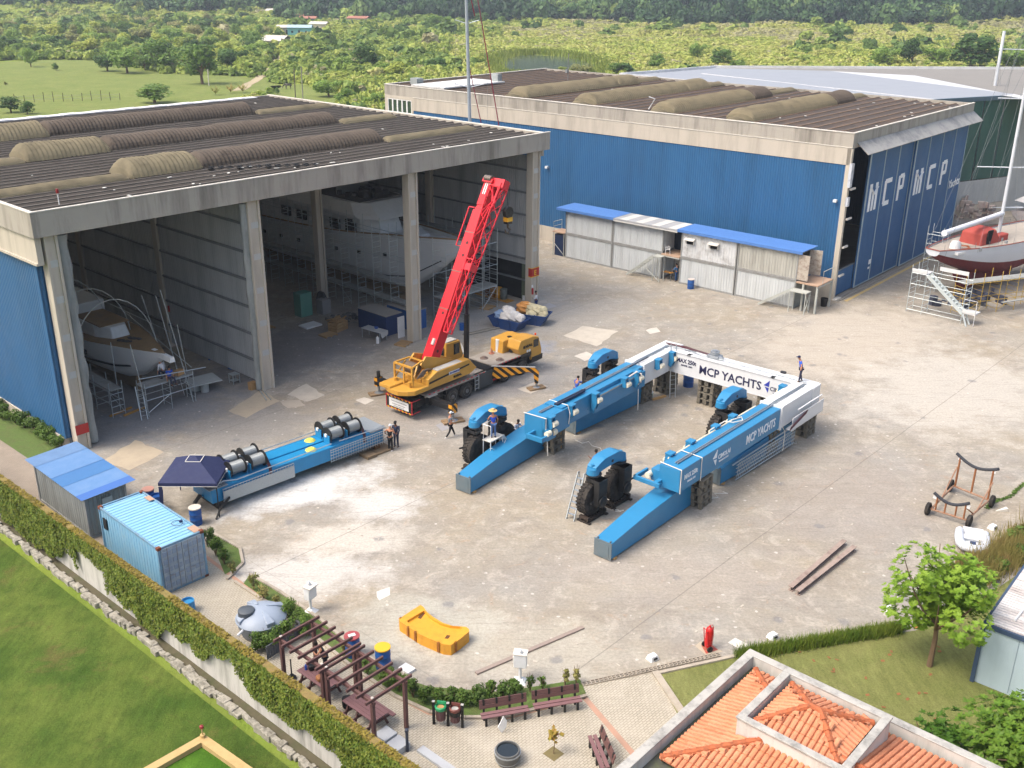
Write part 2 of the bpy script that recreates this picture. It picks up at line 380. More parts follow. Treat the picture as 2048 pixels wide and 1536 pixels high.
RB = mat('red_kerb_bricks', 'a98673', .8, dirt='8b7d70', da=.5)
for a, b, w in [((1160, 1385), (1290, 1536), .25), ((790, 1392), (860, 1428), .2), ((860, 1428), (1010, 1437), .2), ((1010, 1437), (1170, 1395), .2), ((480, 1165), (600, 1250), .2), ((400, 1105), (480, 1165), .2)]:
    p, q = W(*a), W(*b); d = (q-p).normalized(); n_ = Vector((-d.y, d.x, 0))*w/2
    struct(poly('brick_border', [(p+n_)[:2], (q+n_)[:2], (q-n_)[:2], (p-n_)[:2]], .016, RB))
KC = mat('kerb_concrete', 'a39a8c', .8, dirt='6e675d', da=.6, bump=(8, .01))
def kerb(pts, w=.14, h=.11, name='kerb', m_=None):
    b = MB()
    for i in range(len(pts)-1):
        p = Vector((*pts[i][:2], h/2)); q = Vector((*pts[i+1][:2], h/2)); b.bar(p, q+(q-p).normalized()*.03, w, h)
    return struct(b.build(name, m_ or KC))
kerb([W(*q) for q in [(412, 1060), (480, 1098), (486, 1128), (455, 1160)]])
kerb([W(*q) for q in [(500, 1150), (560, 1185), (640, 1240), (700, 1290), (790, 1352)]])
kerb([W(*q) for q in [(470, 1165), (600, 1250), (700, 1332), (790, 1394), (860, 1426), (930, 1437), (1010, 1436), (1172, 1394)]])
kerb([W(*q) for q in [(1310, 1346), (1400, 1480)]], .3, .12)
kerb([W(*q) for q in [(1308, 1350), (1480, 1312)]], .16, .10)
kerb([W(*q) for q in [(1630, 1290), (1800, 1262), (1960, 1195), (2060, 1080)]], .12, .07)
# block drain along the yard edge: open blocks
b = MB(); p, q = W(1165, 1370), W(1440, 1310); d = (q-p)/34
for i in range(34):
    a = p+d*i; a.z = .04
    for s_ in (-.11, .0, .11):
        n_ = Vector((-d.y, d.x, 0)).normalized()*s_; b.bar(a+n_+Vector((0, 0, 0)), a+n_+d*.97, .035, .07)
    b.bar(a-Vector((-d.y, d.x, 0)).normalized()*.13, a+Vector((-d.y, d.x, 0)).normalized()*.13, .05, .07)
struct(b.build('drain_blocks', KC))
# bed strips of grass between kerbs
GB = mat('bed_grass', '566b34', .95, var=.3, vs=5, dirt='5d5a3c', da=.6, bump=(20, .05))
for q in [[(412, 1060), (480, 1098), (486, 1128), (450, 1150)], [(500, 1150), (640, 1240), (790, 1352), (700, 1328), (600, 1246), (487, 1168)], [(790, 1352), (860, 1375), (1000, 1385), (1160, 1360), (1172, 1388), (1010, 1430), (930, 1432), (860, 1420), (790, 1388), (700, 1328)]]:
    struct(poly('bed_soil', pp(*q), .035, GB))
struct(poly('bed_soil', pp((-120, 790), (0, 880), (60, 920), (135, 885), (0, 800), (-100, 720)), .03, GB))
# pond, meadow, dirt track in the wild land
t = NT('pond_water'); g = t.co(src='World'); WM = t.fin(t.mix(t.noise(g, .03, 3), '3c4a3a', '515c52'), .12, normal=t.bump(t.noise(t.co(src='World', scale=(.3, 1, 1)), 1.5, 3), .01), spec=.6)
struct(poly('pond', pp((975, 122), (1010, 113), (1060, 110), (1120, 112), (1185, 124), (1215, 136), (1190, 146), (1100, 150), (1010, 148), (975, 138)), .0, WM, .8, 3, 8))
MG = grassmat('meadow_grass', '85954f', '949f5a', '74894a', '86804f', .6)
struct(poly('meadow', pp((-60, 128), (90, 119), (200, 121), (330, 148), (480, 152), (545, 160), (560, 178), (470, 215), (250, 300), (-60, 320)), -.02, MG, 1.2, 4, 6))
struct(poly('meadow', pp((540, 172), (600, 168), (690, 190), (760, 215), (700, 260), (540, 215)), -.02, MG, 1., 5, 6))
DT = mat('dirt_track', 'a89a80', .95, var=.2, vs=.5, dirt='7c8050', da=.6, ds=.4)
struct(poly('dirt_track', pp((548, 112), (562, 112), (566, 125), (556, 140), (528, 155), (490, 180), (462, 182), (500, 162), (530, 142), (548, 126)), .03, DT, .3, 6, 4))

# ================================================================ hangar with the open front
CONC = mat('fascia_concrete', 'a39e95', .85, var=.1, vs=.5, dirt='5b5750', da=.75, ds=.8, streak=1, bump=(6, .01))
CONC2 = mat('column_concrete', 'b7b0a3', .85, var=.08, vs=.8, dirt='7c756b', da=.45, ds=1, streak=1)
CAP = mat('parapet_cap', 'cfccc4', .8, dirt='8a857c', da=.5, ds=1.5)
BLUEW = mat('blue_cladding', '2b5d8a', .5, var=.08, vs=.25, dirt='234766', da=.5, ds=.5, streak=1, wave=('Y', .25, .05))
BLUEWX = mat('blue_cladding_front', '2b5d8a', .5, var=.08, vs=.25, dirt='234766', da=.5, ds=.5, streak=1, wave=('X', .25, .05))
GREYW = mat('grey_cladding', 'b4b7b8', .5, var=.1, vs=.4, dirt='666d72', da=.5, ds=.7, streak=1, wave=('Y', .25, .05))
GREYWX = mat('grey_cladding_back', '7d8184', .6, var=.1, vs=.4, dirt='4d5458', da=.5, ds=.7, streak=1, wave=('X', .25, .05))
ROOF = mat('roof_fibre_cement', '47423d', .9, var=.22, vs=.8, dirt='37322d', da=.8, ds=.5, bump=(5, .02))
ROOF2 = mat('roof_fibre_cement_rusty', '4c4541', .9, var=.22, vs=.8, dirt='6b5543', da=.5, ds=.5, bump=(5, .02))
RIB = mat('roof_rib', '6f6a63', .9, dirt='463f38', da=.6); RIB2 = mat('roof_rib_rusty', '86705a', .9, dirt='5d4c3f', da=.6)
VL = mat('vault_sand', '8b8169', .9, var=.22, vs=1.0, dirt='4b4538', da=.9, ds=.9, bump=(5, .02)); VD = mat('vault_brown', '5a5148', .9, var=.25, vs=1.0, dirt='37302a', da=.9, ds=1.0, bump=(5, .02))
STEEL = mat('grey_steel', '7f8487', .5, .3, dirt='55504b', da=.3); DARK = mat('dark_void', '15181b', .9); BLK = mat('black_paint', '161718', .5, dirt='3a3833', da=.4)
for m_, f_ in ((VL, .45), (VD, .12)):
    n_ = m_.node_tree.nodes; tr_ = n_.new('ShaderNodeBsdfTranslucent'); tr_.inputs[0].default_value = (.75, .72, .6, 1); ms_ = n_.new('ShaderNodeMixShader'); ms_.inputs[0].default_value = f_
    lk_ = m_.node_tree.links; lk_.new(n_['Principled BSDF'].outputs[0], ms_.inputs[1]); lk_.new(tr_.outputs[0], ms_.inputs[2]); lk_.new(ms_.outputs[0], n_['Material Output'].inputs[0])
def vault(x0, x1, y0, w, h, z=15.05, pitch=.32, slope=.5):
    b = MB(); n = max(2, int((x1-x0)/(pitch/2))); rings = []
    for i in range(n+1):
        x = x0+(x1-x0)*i/n; k = 1+(.03 if i % 2 else -.02)+.09*mnoise.noise(Vector((x*.45, y0, 1)))
        end = 1 if not slope else min(1, .55+min(x-x0, x1-x)/slope*.45)
        rings.append([(x, y0+w/2-math.cos(PI*j/12)*w/2*k, z+math.sin(PI*j/12)*h*k*end) for j in range(13)])
    return b.loft(rings, close=False)
def vault_row(par, segs):
    for (x0, x1, y0, w, h, m_) in segs: vault(x0, x1, y0, w, h, pitch=.34 if h > .6 else .9, slope=.35).build('roof_vault', m_, par)
def ribbed_roof(par, x0, x1, y0, y1, m1, m2, z=15.0, step=1.05, cam_dir=1):
    b = MB(); r = MB(); y = y0; P = []
    while y < y1:
        e = min(step, y1-y); P += [(y, z+.06), (y+.1*e, z+.04), (y+.28*e, z-.08), (y+.72*e, z-.08), (y+.92*e, z+.04)]
        r.box(x0, y-.05, z+.055, x1, y+.06, z+.11); y += step
    P.append((y1, z+.06)); n = len(P)
    b.add([(x, yy, zz) for x in (x0, x1) for yy, zz in P], [(i, i+1, n+i+1, n+i) for i in range(n-1)])
    b.build('roof', m1, par); r.build('roof_rib_caps', m2, par)
H1 = thing('open_front_hangar', 'wide hangar with open front, concrete fascia and brown vaulted roof, yachts inside its bays', 'hangar', O1, A1)
for a_ in ((-.6, 43.4, .15, 6.3), (-.6, 43.4, 8.9, 17.4), (-.6, 43.4, 20.0, 28.4), (-.6, 43.4, 31.0, 40.3), (-.6, 8.7, 6.3, 8.9), (31.0, 43.4, 6.3, 8.9), (-.6, 6.6, 17.4, 20), (35.1, 43.4, 17.4, 20), (-.6, 3.9, 28.4, 31), (33.5, 43.4, 28.4, 31)): ribbed_roof(H1, *a_, ROOF, RIB)
MB().box(-.95, -.35, 13.75, 44.1, 0, 15.22).build('front_fascia', CONC, H1, bevel=.02)
MB().box(-.95, 0.0, 13.75, -.6, 40.8, 15.22).build('side_fascia', CONC, H1)
MB().box(-.8, .001, 12.2, -.45, 40.8, 13.75).box(-.9, .003, 12.05, -.45, 40.8, 12.2).build('side_beam', CONC2, H1)
MB().box(43.4, 0.0, 13.2, 43.7, 40.8, 15.18).build('side_fascia', CONC, H1)
MB().box(-.6, 40.3, 13.2, 43.4, 40.6, 15.18).build('rear_fascia', CONC, H1)
b = MB(); b.box(-.98, -.38, 15.22, 44.13, -.18, 15.28); b.box(-.98, -.18, 15.22, -.75, 40.8, 15.28); b.box(43.5, -.18, 15.18, 43.72, 40.8, 15.24); b.build('parapet_cap', CAP, H1)
b = MB()
for i in range(27): b.box(-.5+i*1.55, 39.4, 15.12, -.5+i*1.55+1.48, 40.5, 15.2+.03*(i % 2))
b.build('white_gutter', mat('gutter_white', 'dcdedf', .5, dirt='a0553f', da=.25, ds=.4), H1)
for segs in ([(-.4, 8.4, 5.9, 1.3, .42, VL), (8.6, 14.1, 6.1, 3.0, 1.1, VL), (14.1, 31.0, 6.3, 2.7, .98, VD), (31.2, 41.4, 5.9, 1.3, .4, VL)],
             [(-.4, 6.3, 16.9, 1.3, .42, VL), (6.5, 13.0, 17.2, 3.0, 1.1, VL), (13.0, 35.2, 17.4, 2.7, .98, VD), (35.4, 41.8, 17.0, 1.3, .4, VL)],
             [(-.4, 3.6, 28.0, 1.3, .42, VL), (3.8, 13.2, 28.2, 3.0, 1.2, VL), (13.2, 33.6, 28.4, 2.7, 1.1, VD), (33.8, 42.6, 28.0, 1.3, .4, VL)]): vault_row(H1, segs)
# walls
MB().box(-.62, 1.0, .75, -.45, 40.6, 12.05).build('blue_side_wall', BLUEW, H1)
MB().box(-.66, .75, .75, -.05, 1.0, 12.05).build('blue_return_panel', BLUEWX, H1)
b = MB(); b.box(-.7, 1.0, 0, -.35, 40.6, .75); b.build('plinth', CONC2, H1)
MB().box(13.8, .6, .35, 13.95, 40.3, 13.7).build('partition_wall', GREYW, H1)
b = MB(); b.box(42.75, .5, 3.4, 42.9, 40.3, 13.2); b.box(42.75, 8.5, 0, 42.9, 40.3, 3.4); b.build('inner_side_wall', GREYW, H1)
b = MB(); b.box(43.0, .2, 1.6, 43.25, 40.3, 13.2); b.build('blue_outer_wall', BLUEW, H1)
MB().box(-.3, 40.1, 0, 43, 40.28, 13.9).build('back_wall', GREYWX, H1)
MB().box(-.28, 1.0, .1, -.2, 40, 13.6).build('inner_left_wall', GREYW, H1)
MB().box(42.78, .6, 0, 42.88, 1.6, 3.4).build('green_door_leaf', mat('olive_sheet', '5c6552', .7), H1)
# girts on partition and side walls, roof trusses
b = MB()
for wx in (14.05, 42.62):
    for z in (1.9, 3.9, 5.9, 7.9, 9.9, 11.9): b.box(wx-.08, .6, z, wx+.1, 40, z+.14)
for z in (1.9, 3.9, 5.9, 7.9, 9.9, 11.9): b.box(13.62, .6, z, 13.78, 40, z+.14)
b.build('wall_girts', STEEL, H1)
b = MB()
for y in (8, 16, 24, 32):
    b.box(-.2, y, 13.6, 42.7, y+.25, 14.4)
b.build('roof_beams', CONC2, H1)
def column(par, x, y, w, d, h, name='column', tags=True):
    b = MB(); b.box(x-w/2, y, 0, x-w/2+.16, y+d, h); b.box(x+w/2-.16, y, 0, x+w/2, y+d, h); b.box(x-w/2+.16, y+.12, 0, x+w/2-.16, y+.34, h)
    o = b.build(name, CONC2, par, bevel=.015)
    if tags:
        for z in (2.6, 4.8, 7.2, 9.6, 11.8): MB().box(x+.1-w/2, y+.10, z, x+w/2-.1, y+.118, z+.42).build('pale_band', mat('pale_band', 'b3b6b4', .7, var=.15), o)
    return o
for x, w in ((.12, .8), (13.9, .95), (28.3, .95), (42.75, 1.0)): column(H1, x, -.05, w, .75, 13.75)
MB().box(42.9, 1.6, 0, 42.97, 8.5, 3.4).build('side_opening_shade_panel', DARK, H1)  # flat black panel: the darkness behind the low opening is put into its colour
for x in (13.9, 29.0):
    for y in (13.0, 26.5): column(H1, x, y, .7, .7, 13.7, tags=False)
for y in (13.0, 26.5): column(H1, .2, y, .5, .7, 13.7, tags=False); column(H1, 42.4, y, .5, .7, 13.7, tags=False)
RED = mat('safety_red', 'a82c2a', .5); YEL = mat('sign_yellow', 'd9a62c', .5); WHT = mat('white_gloss', 'd9dbdc', .35, dirt='a9a9a5', da=.3)
MB().box(-.3, -.07, 1.1, .53, -.055, 1.75).build('red_band', RED, H1)
# E sign on the right corner column
b = MB(); b.box(42.24, -.08, 2.55, 43.26, -.055, 3.3); b.box(42.225, -.08, 2.55, 42.24, .3, 3.3); sgn = b.build('location_sign', RED, H1)
b = MB()
for z in (2.5, 3.3): b.box(42.22, -.1, z, 43.28, -.08, z+.06); b.box(42.205, -.1, z, 42.22, .3, z+.06)
b.build('sign_border', YEL, sgn)
text('E', .62, YEL, sgn, facing((42.55, -.1, 2.68), (1, 0, 0)), bold=.02)
b = MB(); b.tube([(42.3, -.18, .95), (42.3, -.18, 1.45), (42.3, -.18, 1.55)], [.09, .09, .03], 10); b.build('wall_extinguisher', RED, H1)
MB().box(42.2, -.13, 1.5, 42.42, -.11, 1.8).build('extinguisher_sign', WHT, H1)
MB().box(14.15, 5.4, 0, 14.4, 5.75, 13.7).build('blue_pipe', mat('pipe_blue', '1d5ea6', .4), H1)
MB().box(14.15, 8.3, 0, 14.3, 8.45, 4.5).build('blue_pipe', mat('pipe_blue', '1d5ea6', .4), H1)
MB().box(13.7, 12.8, 3.0, 14.3, 12.93, 3.5).build('red_band', RED, H1)
# bunched tarpaulins tied beside the columns
TARP = mat('dusty_tarp', '8e9290', .8, var=.2, vs=2, dirt='5f6663', da=.7, ds=2, streak=1)
def bunch(x, y, w):
    b = MB(); r = random.Random(int(x*10)); rings = []
    for i in range(22):
        z = .1+i*.64; k = .55+.35*abs(math.sin(i*.9+x))+.25*(i/21)
        rings.append([(x+w*k*math.cos(a)*(1+.25*r.random()), y+w*.7*k*math.sin(a)*(1+.25*r.random()), z) for a in [2*PI*j/12 for j in range(12)]])
    return b.loft(rings)
bunch(.95, .5, .32).build('bunched_tarp', TARP, H1, smooth=True); bunch(13.35, .35, .3).build('bunched_tarp', TARP, H1, smooth=True)
b = MB(); bt = []
for i in range(14):
    y = 1.2+i*.35; d = .35+.5*math.exp(-((i-3)/2.5)**2)
    bt.append([(14.12+.1*math.sin(i*2), y, 2.0), (14.3+.08*math.cos(i*3), y, 1.85), (14.28, y, 2.0-d), (14.1, y, 1.95-d*.9)])
b.loft(bt).build('black_sheet', mat('black_plastic', '17191c', .45), H1, smooth=True)
# small objects on the roof
b = MB(); b.tube([(1.6, 1.5, 15), (1.6, 1.5, 15.75)], .035); b.build('roof_antenna', WHT, H1); MB().cyl(1.6, 1.5, 15.75, 16.0, .09, 8).build('antenna_lamp', mat('lamp_red', '8c2f33', .4), H1)
rr = random.Random(4); b = MB()
for i in range(38):
    x, y = rr.uniform(1, 42), rr.choice([rr.uniform(.5, 5), rr.uniform(.5, 39)]); b.cbox((x, y, 15.13), (rr.uniform(.08, .4), rr.uniform(.08, .2), .03), rr.uniform(0, 3))
struct(b.build('roof_litter', mat('litter_white', 'c9cac5', .8), H1), 'stuff')
b = MB()
for i in range(12):
    for k in range(2): b.cbox((14.2+i*.55+k*.3, 5.3-i*.36+k*.5, 15.14), (.42, .22, .05), .2)
struct(b.build('roof_clips', DARK, H1), 'stuff')
# ================================================================ blue hangar with sliding doors
H2 = thing('blue_hangar', 'long blue corrugated hangar with sliding doors lettered MCP and concrete parapet', 'hangar', O2, A2)
ribbed_roof(H2, .3, 31.0, .3, 60, ROOF2, RIB2, step=1.45)
b = MB(); b.box(0, -.02, 14.0, .3, 60.2, 15.2); b.build('side_fascia', CONC, H2)
C3 = mat('fascia_concrete_pale', 'b5aea2', .85, var=.08, vs=.5, dirt='7d766c', da=.55, ds=.7, streak=1, bump=(6, .01))
b = MB(); b.box(-.02, .05, 12.45, .3, 55.2, 13.95); b.build('side_beam', C3, H2)
MB().box(-.06, .0, 13.95, .3, 55.2, 14.0).build('beam_ledge', CAP, H2)
MB().box(.3, -.02, 13.9, 31.6, .3, 15.2).build('front_fascia', CONC, H2)
MB().box(.3, 60.0, 12, 31.6, 60.2, 15.2).build('rear_fascia', C3, H2)
MB().box(31.3, .3, 12, 31.6, 60, 15.2).build('far_fascia', CONC, H2)
b = MB(); b.box(-.05, -.06, 15.2, .2, 60.2, 15.27); b.box(.2, -.06, 15.2, 31.6, .15, 15.27); b.box(.2, 59.9, 15.2, 31.6, 60.2, 15.27); b.build('parapet_cap', CAP, H2)
MB().box(.05, .4, 1.6, .22, 55.2, 12.45).build('blue_side_wall', BLUEW, H2)
b = MB(); b.box(.02, .4, 0, .3, 55.2, 1.6); b.build('plinth', C3, H2)
# office corner with the windows
b = MB(); b.box(.0, 55.2, 0, .3, 60.2, 12.0); b.box(.0, 55.2, 13.6, .3, 60.2, 14.0); b.box(0, 55.2, 12, .3, 55.5, 13.6); b.box(0, 59.7, 12, .3, 60.2, 13.6); b.build('office_wall', C3, H2)
for i in range(5):
    y = 55.5+i*.84; o = MB().box(.1, y+.1, 12.0, .14, y+.74, 13.6).build('window', mat('office_glass', '35463c', .15, spec=.6), H2)
    b = MB(); b.box(.02, y, 12, .12, y+.1, 13.6); b.box(.02, y+.74, 12, .12, y+.84, 13.6); b.box(.02, y+.1, 12, .12, y+.74, 12.08); b.box(.02, y+.1, 13.5, .12, y+.74, 13.6); b.build('frame', WHT, o)
# back walls close the volume
MB().box(31.3, .3, 0, 31.55, 60, 12).build('far_wall', BLUEW, H2); MB().box(.3, 59.9, 0, 31.3, 60.1, 12).build('rear_wall', BLUEWX, H2)
# corner column with brackets
b = MB(); b.box(-.02, -.05, 0, .33, .4, 13.9); b.build('corner_column', CONC2, H2)
b = MB()
for z in (2.3, 5.0, 7.6, 10.3): b.cbox((.75, -.2, z), (1.0, .16, .16), 0)
b.cbox((.45, -.2, .1), (1.1, .4, .14)); b.build('brackets', CAP, H2)
b = MB()
for z, w in ((12.2, .3), (11.6, .35), (10.9, .25), (9.2, .2)): b.cbox((.18, -.1, z), (w+.2, .25, .8), 0)
b.build('corner_tarp', mat('torn_tarp', 'b9bec6', .8), H2)
DOOR = mat('door_blue', '33618f', .55, var=.08, vs=.3, dirt='284d75', da=.5, ds=.5, streak=1, wave=('X', .2, .02))
MB().box(.35, .35, .1, 4.8, .45, 2.5).build('low_blue_panel', DOOR, H2); MB().box(.35, .3, 2.5, 4.8, .5, 2.58).build('panel_rail', STEEL, H2)
LG = mat('letter_white', 'f0f2f4', .5); STR = mat('door_stile', '9fb0b8', .5)
def mcp(par, x, y, z, ch, w, h):
    b = MB(); k = .32
    def s(x0, z0, x1, z1): b.box(x+x0*w, y-.03, z+z0*h, x+x1*w, y, z+z1*h)
    def ln(p, q, t=.36):
        b.bar((x+p[0]*w, y-.02, z+p[1]*h), (x+q[0]*w, y-.02, z+q[1]*h), t*.9, .03)
    if ch == 'M': s(0, 0, .24, .9); s(.39, 0, .61, .66); s(.76, 0, 1, .9); ln((.1, .86), (.5, .6)); ln((.9, .86), (.5, .6)); s(0, .82, .3, 1); s(.7, .82, 1, 1)
    if ch == 'C': s(0, .08, .28, .94); s(.1, .83, 1, 1); s(.1, 0, .88, .17)
    if ch == 'P': s(0, 0, .3, .95); s(.28, .84, .9, 1); s(.7, .45, .98, .92); s(.28, .4, .88, .56)
    b.build('lettering', LG, par)
def leaf(x0, n, w, y, z0):
    d = MB().box(x0, y, z0, x0+n*w, y+.15, 13.4).build('sliding_door', DOOR, H2)
    b = MB()
    for i in range(n+1):
        ww = .22 if i == 0 else .1
        b.box(x0+i*w-.02, y-.05, z0, x0+i*w+ww, y-.002, 13.4)
    b.box(x0+.2, y-.045, z0, x0+n*w, y-.003, z0+.1); b.build('stiles', STR, d); return d
d1 = leaf(4.75, 3, 3.55, .12, .15); d2 = leaf(15.45, 4, 3.75, -.12, .15)
for i, ch in enumerate('MCP'): mcp(d1, 4.75+i*3.5+.85, .12, 7.35, ch, (1.9, 1.75, 1.5)[i], 2.6)
for i, ch in enumerate('MCP'): mcp(d2, 15.5+i*3.75+.9, -.12, 7.35, ch, (2.0, 1.75, 1.6)[i], 2.55)
text('Yachts', 1.25, LG, d2, Matrix.Translation((0, 0, 0)) @ facing((26.9, -.15, 6.5), (1, 0, .28), (0, 0, 1)), shear=.3, sx=.72, bold=.015)
b = MB(); b.cbox((8.0, .08, 2.1), (.5, .04, .45)); b.cbox((7.9, .08, 1.5), (.35, .04, .2)); b.build('paint_daub', LG, d1)
b = MB(); b.extx([(-.05, 14.25), (-1.15, 13.35), (-1.2, 13.42), (-.05, 14.33)], .9, 31.7); b.build('door_awning', mat('awning_sheet', '9a9a98', .7, dirt='5c6066', da=.8, ds=.6), H2)
b = MB(); b.box(.4, -.6, 0, 31.6, -.35, .07); b.box(.4, -.2, 0, 31.6, -.05, .07); b.build('door_track', mat('track_concrete', '8b877f', .85), H2)
struct(poly('floor_patch', [F2(.6, -1.15)[:2], F2(30, -1.15)[:2], F2(30, -.85)[:2], F2(.6, -.85)[:2]], .008, mat('worn_yellow_line', 'c0a668', .8, dirt='a99f90', da=.9, ds=1.5)))
for y0, xe in ((39.0, 24.6), (29.5, 25.8), (19.6, 23.0), (10.9, 25.6)):
    x0 = 2.1; lo = .3
    vault_row(H2, [(lo, x0-.1, y0+.9, 1.3, .4, VL), (x0, x0+(xe-x0)*.8, y0, 3.0, 1.05, VL), (x0+(xe-x0)*.8, xe, y0, 3.0, 1.05, VL if y0 > 25 else VD), (xe+.2, 30.8, y0+.9, 1.3, .4, VL)])
# roof clutter: white platform, mast pole, vents
MB().box(1.0, 51.0, 15.2, 12.0, 56.5, 15.35).build('white_roof_panel', mat('white_membrane', 'cdcfcf', .6, dirt='9c9a90', da=.5), H2)
b = MB(); b.box(11.2, 51.5, 15.3, 12, 52.6, 16.2); b.box(2.5, 57, 15.2, 3.6, 58.2, 15.9); b.build('roof_box', mat('roof_box_grey', '8f9697', .6), H2)
b = MB(); b.tube([(12, 41, 15), (12, 41, 19.2)], .05); b.cbox((11.8, 41, 17.2), (.3, .3, .4)); b.cbox((12, 41, 15.1), (.5, .5, .2)); b.build('roof_aerial', STEEL, H2)
b = MB(); b.tube([(3.0, 23.4, 15.05), (3.3, 22.9, 16.1), (2.9, 23.4, 16.3)], .07); b.build('white_pipe', WHT, H2)
rr = random.Random(9); b = MB()
for i in range(22): b.cbox((rr.uniform(1, 30), rr.uniform(.5, 40), 15.14), (.25, .16, .04), rr.uniform(0, 3))
struct(b.build('roof_litter', mat('litter_white', 'c9cac5', .8), H2), 'stuff')
# lamps and pipes on the blue wall
for y, z in ((.9, 9.2), (34.2, 8.2)):
    b = MB(); b.cbox((-.15, y, z), (.35, .3, .22)); b.build('wall_lamp', WHT, H2)
# ================================================================ white-roofed hangar behind
WR = mat('white_roof', '8c929b', .6, var=.04, vs=.1, dirt='8b9199', da=.3, ds=.1); WR2 = mat('white_roof_bright', 'b9bcc0', .6, var=.03); WR3 = mat('grey_roof', '807e7a', .7, dirt='71706c', da=.3, ds=.2)
H3 = thing('white_roof_hangar', 'big hangar with white sheet roof and green end wall behind the blue hangar', 'hangar', O2, A2)
def L2z(px, py, z): q = I2(W(px, py, z)); return (q.x, q.y, z)
B_, C_3, D_3 = L2z(1240, 151, 14.8), L2z(1430, 136, 14.9), L2z(2120, 139, 14.9); S0, R0 = L2z(1660, 142, 15.1), L2z(1830, 151, 15.0); S1, R1, E0 = L2z(2028, 188, 14.7), L2z(2110, 206, 14.5), L2z(2300, 200, 14.2)
FA = (31.8, 8.3, 14.2); E1 = tuple(Vector(FA)+(Vector(S1)-Vector(FA))*3.4)
b = MB(); b.m = 0
b.add([FA, B_, C_3, S0, S1], [(0, 1, 2, 3, 4)]); b.m = 1; b.add([S1, S0, R0, R1], [(0, 1, 2, 3)]); b.m = 2; b.add([S0, C_3, D_3, E0, R1, R0], [(0, 1, 2, 3, 4, 5)]); b.build('roof', [WR, WR2, WR3], H3)  # brighter material on the ridge strip paints how its changed slope catches light
b = MB(); b.bar(Vector(B_), Vector(C_3), .3, .7); b.bar(Vector(C_3), Vector(D_3), .3, .7); b.build('rear_parapet', mat('white_parapet', 'd3d5d6', .6, dirt='8e9296', da=.5, ds=.5), H3)
b = MB(); b.bar((FA[0], FA[1]+.3, 14.6), (B_[0], B_[1], 15.0), .4, .25); b.bar(Vector(FA)*.62+Vector(S1)*.38+Vector((0, .3, .05)), Vector(B_)*.62+Vector(S0)*.38+Vector((0, 0, .02)), .3, .12); b.build('roof_flashing', WR2, H3)
dvec = (Vector(E1)-Vector(FA)); GRN = mat('green_panel', '2f5650', .5, var=.08, vs=.3, dirt='24423f', da=.4, streak=1)
def fp(t_, z):
    p = Vector(FA)+dvec*t_; return (p.x, p.y, z)
b = MB()
for i in range(6):
    t0, t1 = i*.055, (i+1)*.055-.003; b.add([fp(t0, 4.6), fp(t1, 4.6), fp(t1, 14.2), fp(t0, 14.2)], [(0, 1, 2, 3)])
b.build('green_wall', GRN, H3)
b = MB(); b.add([fp(0, 1.4), fp(.33, 1.4), fp(.33, 4.5), fp(0, 4.5)], [(0, 1, 2, 3)]); b.add([fp(.33, 0), fp(1, 0), fp(1, 13.7), fp(.33, 14.1)], [(0, 1, 2, 3)]); b.build('pale_wall', mat('pale_sheet', 'a9adae', .6, dirt='7c8082', da=.4, streak=1), H3)
b = MB(); b.bar(fp(-.005, 14.45), fp(1.0, 14.15), .35, .5); b.build('eaves_beam', mat('slate_fascia', '4d6270', .6), H3)
b = MB(); b.add([fp(0, 0), fp(.33, 0), fp(.33, 1.35), fp(0, 1.35)], [(0, 1, 2, 3)]); b.build('plinth', CONC2, H3)
b = MB(); b.add([(31.8, 8.4, 0), (31.8, 47, 0), (31.8, 47, 14.6), (31.8, 8.4, 14.3)], [(0, 1, 2, 3)]); b.add([(B_[0], B_[1], 0), (C_3[0], C_3[1], 0), (C_3[0], C_3[1], 14.8), (B_[0], B_[1], 14.8)], [(0, 1, 2, 3)]); b.add([(C_3[0], C_3[1], 0), (D_3[0], D_3[1], 0), (D_3[0], D_3[1], 14.8), (C_3[0], C_3[1], 14.8)], [(0, 1, 2, 3)]); b.build('side_wall', mat('pale_sheet', 'a9adae', .6), H3)
# ================================================================ two-storey row of grey containers
GC = {}
def corr_box(b, x0, x1, y0, y1, z0, z1, pitch=.28, d=.035, faces='xXyY', top=True):
    """container shell with real corrugation"""
    def wall(p, q, n):
        p = Vector(p); q = Vector(q); n = Vector(n); L = (q-p).length; u = (q-p).normalized(); k = max(1, round(L/pitch)); pr = []
        for i in range(k):
            for f, o_ in ((0, 0), (.22, 0), (.36, -1), (.64, -1), (.78, 0)): pr.append(p+u*(i+f)*L/k+n*(d*o_))
        pr.append(q); m_ = len(pr)
        b.add([(v.x, v.y, z) for z in (z0, z1) for v in pr], [(i, i+1, m_+i+1, m_+i) for i in range(m_-1)])
    if 'y' in faces: wall((x0, y0, 0), (x1, y0, 0), (0, -1, 0))
    if 'Y' in faces: wall((x1, y1, 0), (x0, y1, 0), (0, 1, 0))
    if 'x' in faces: wall((x0, y1, 0), (x0, y0, 0), (-1, 0, 0))
    if 'X' in faces: wall((x1, y0, 0), (x1, y1, 0), (1, 0, 0))
    if top: b.add([(x0, y0, z1), (x1, y0, z1), (x1, y1, z1), (x0, y1, z1)], [(0, 1, 2, 3)])
    return b
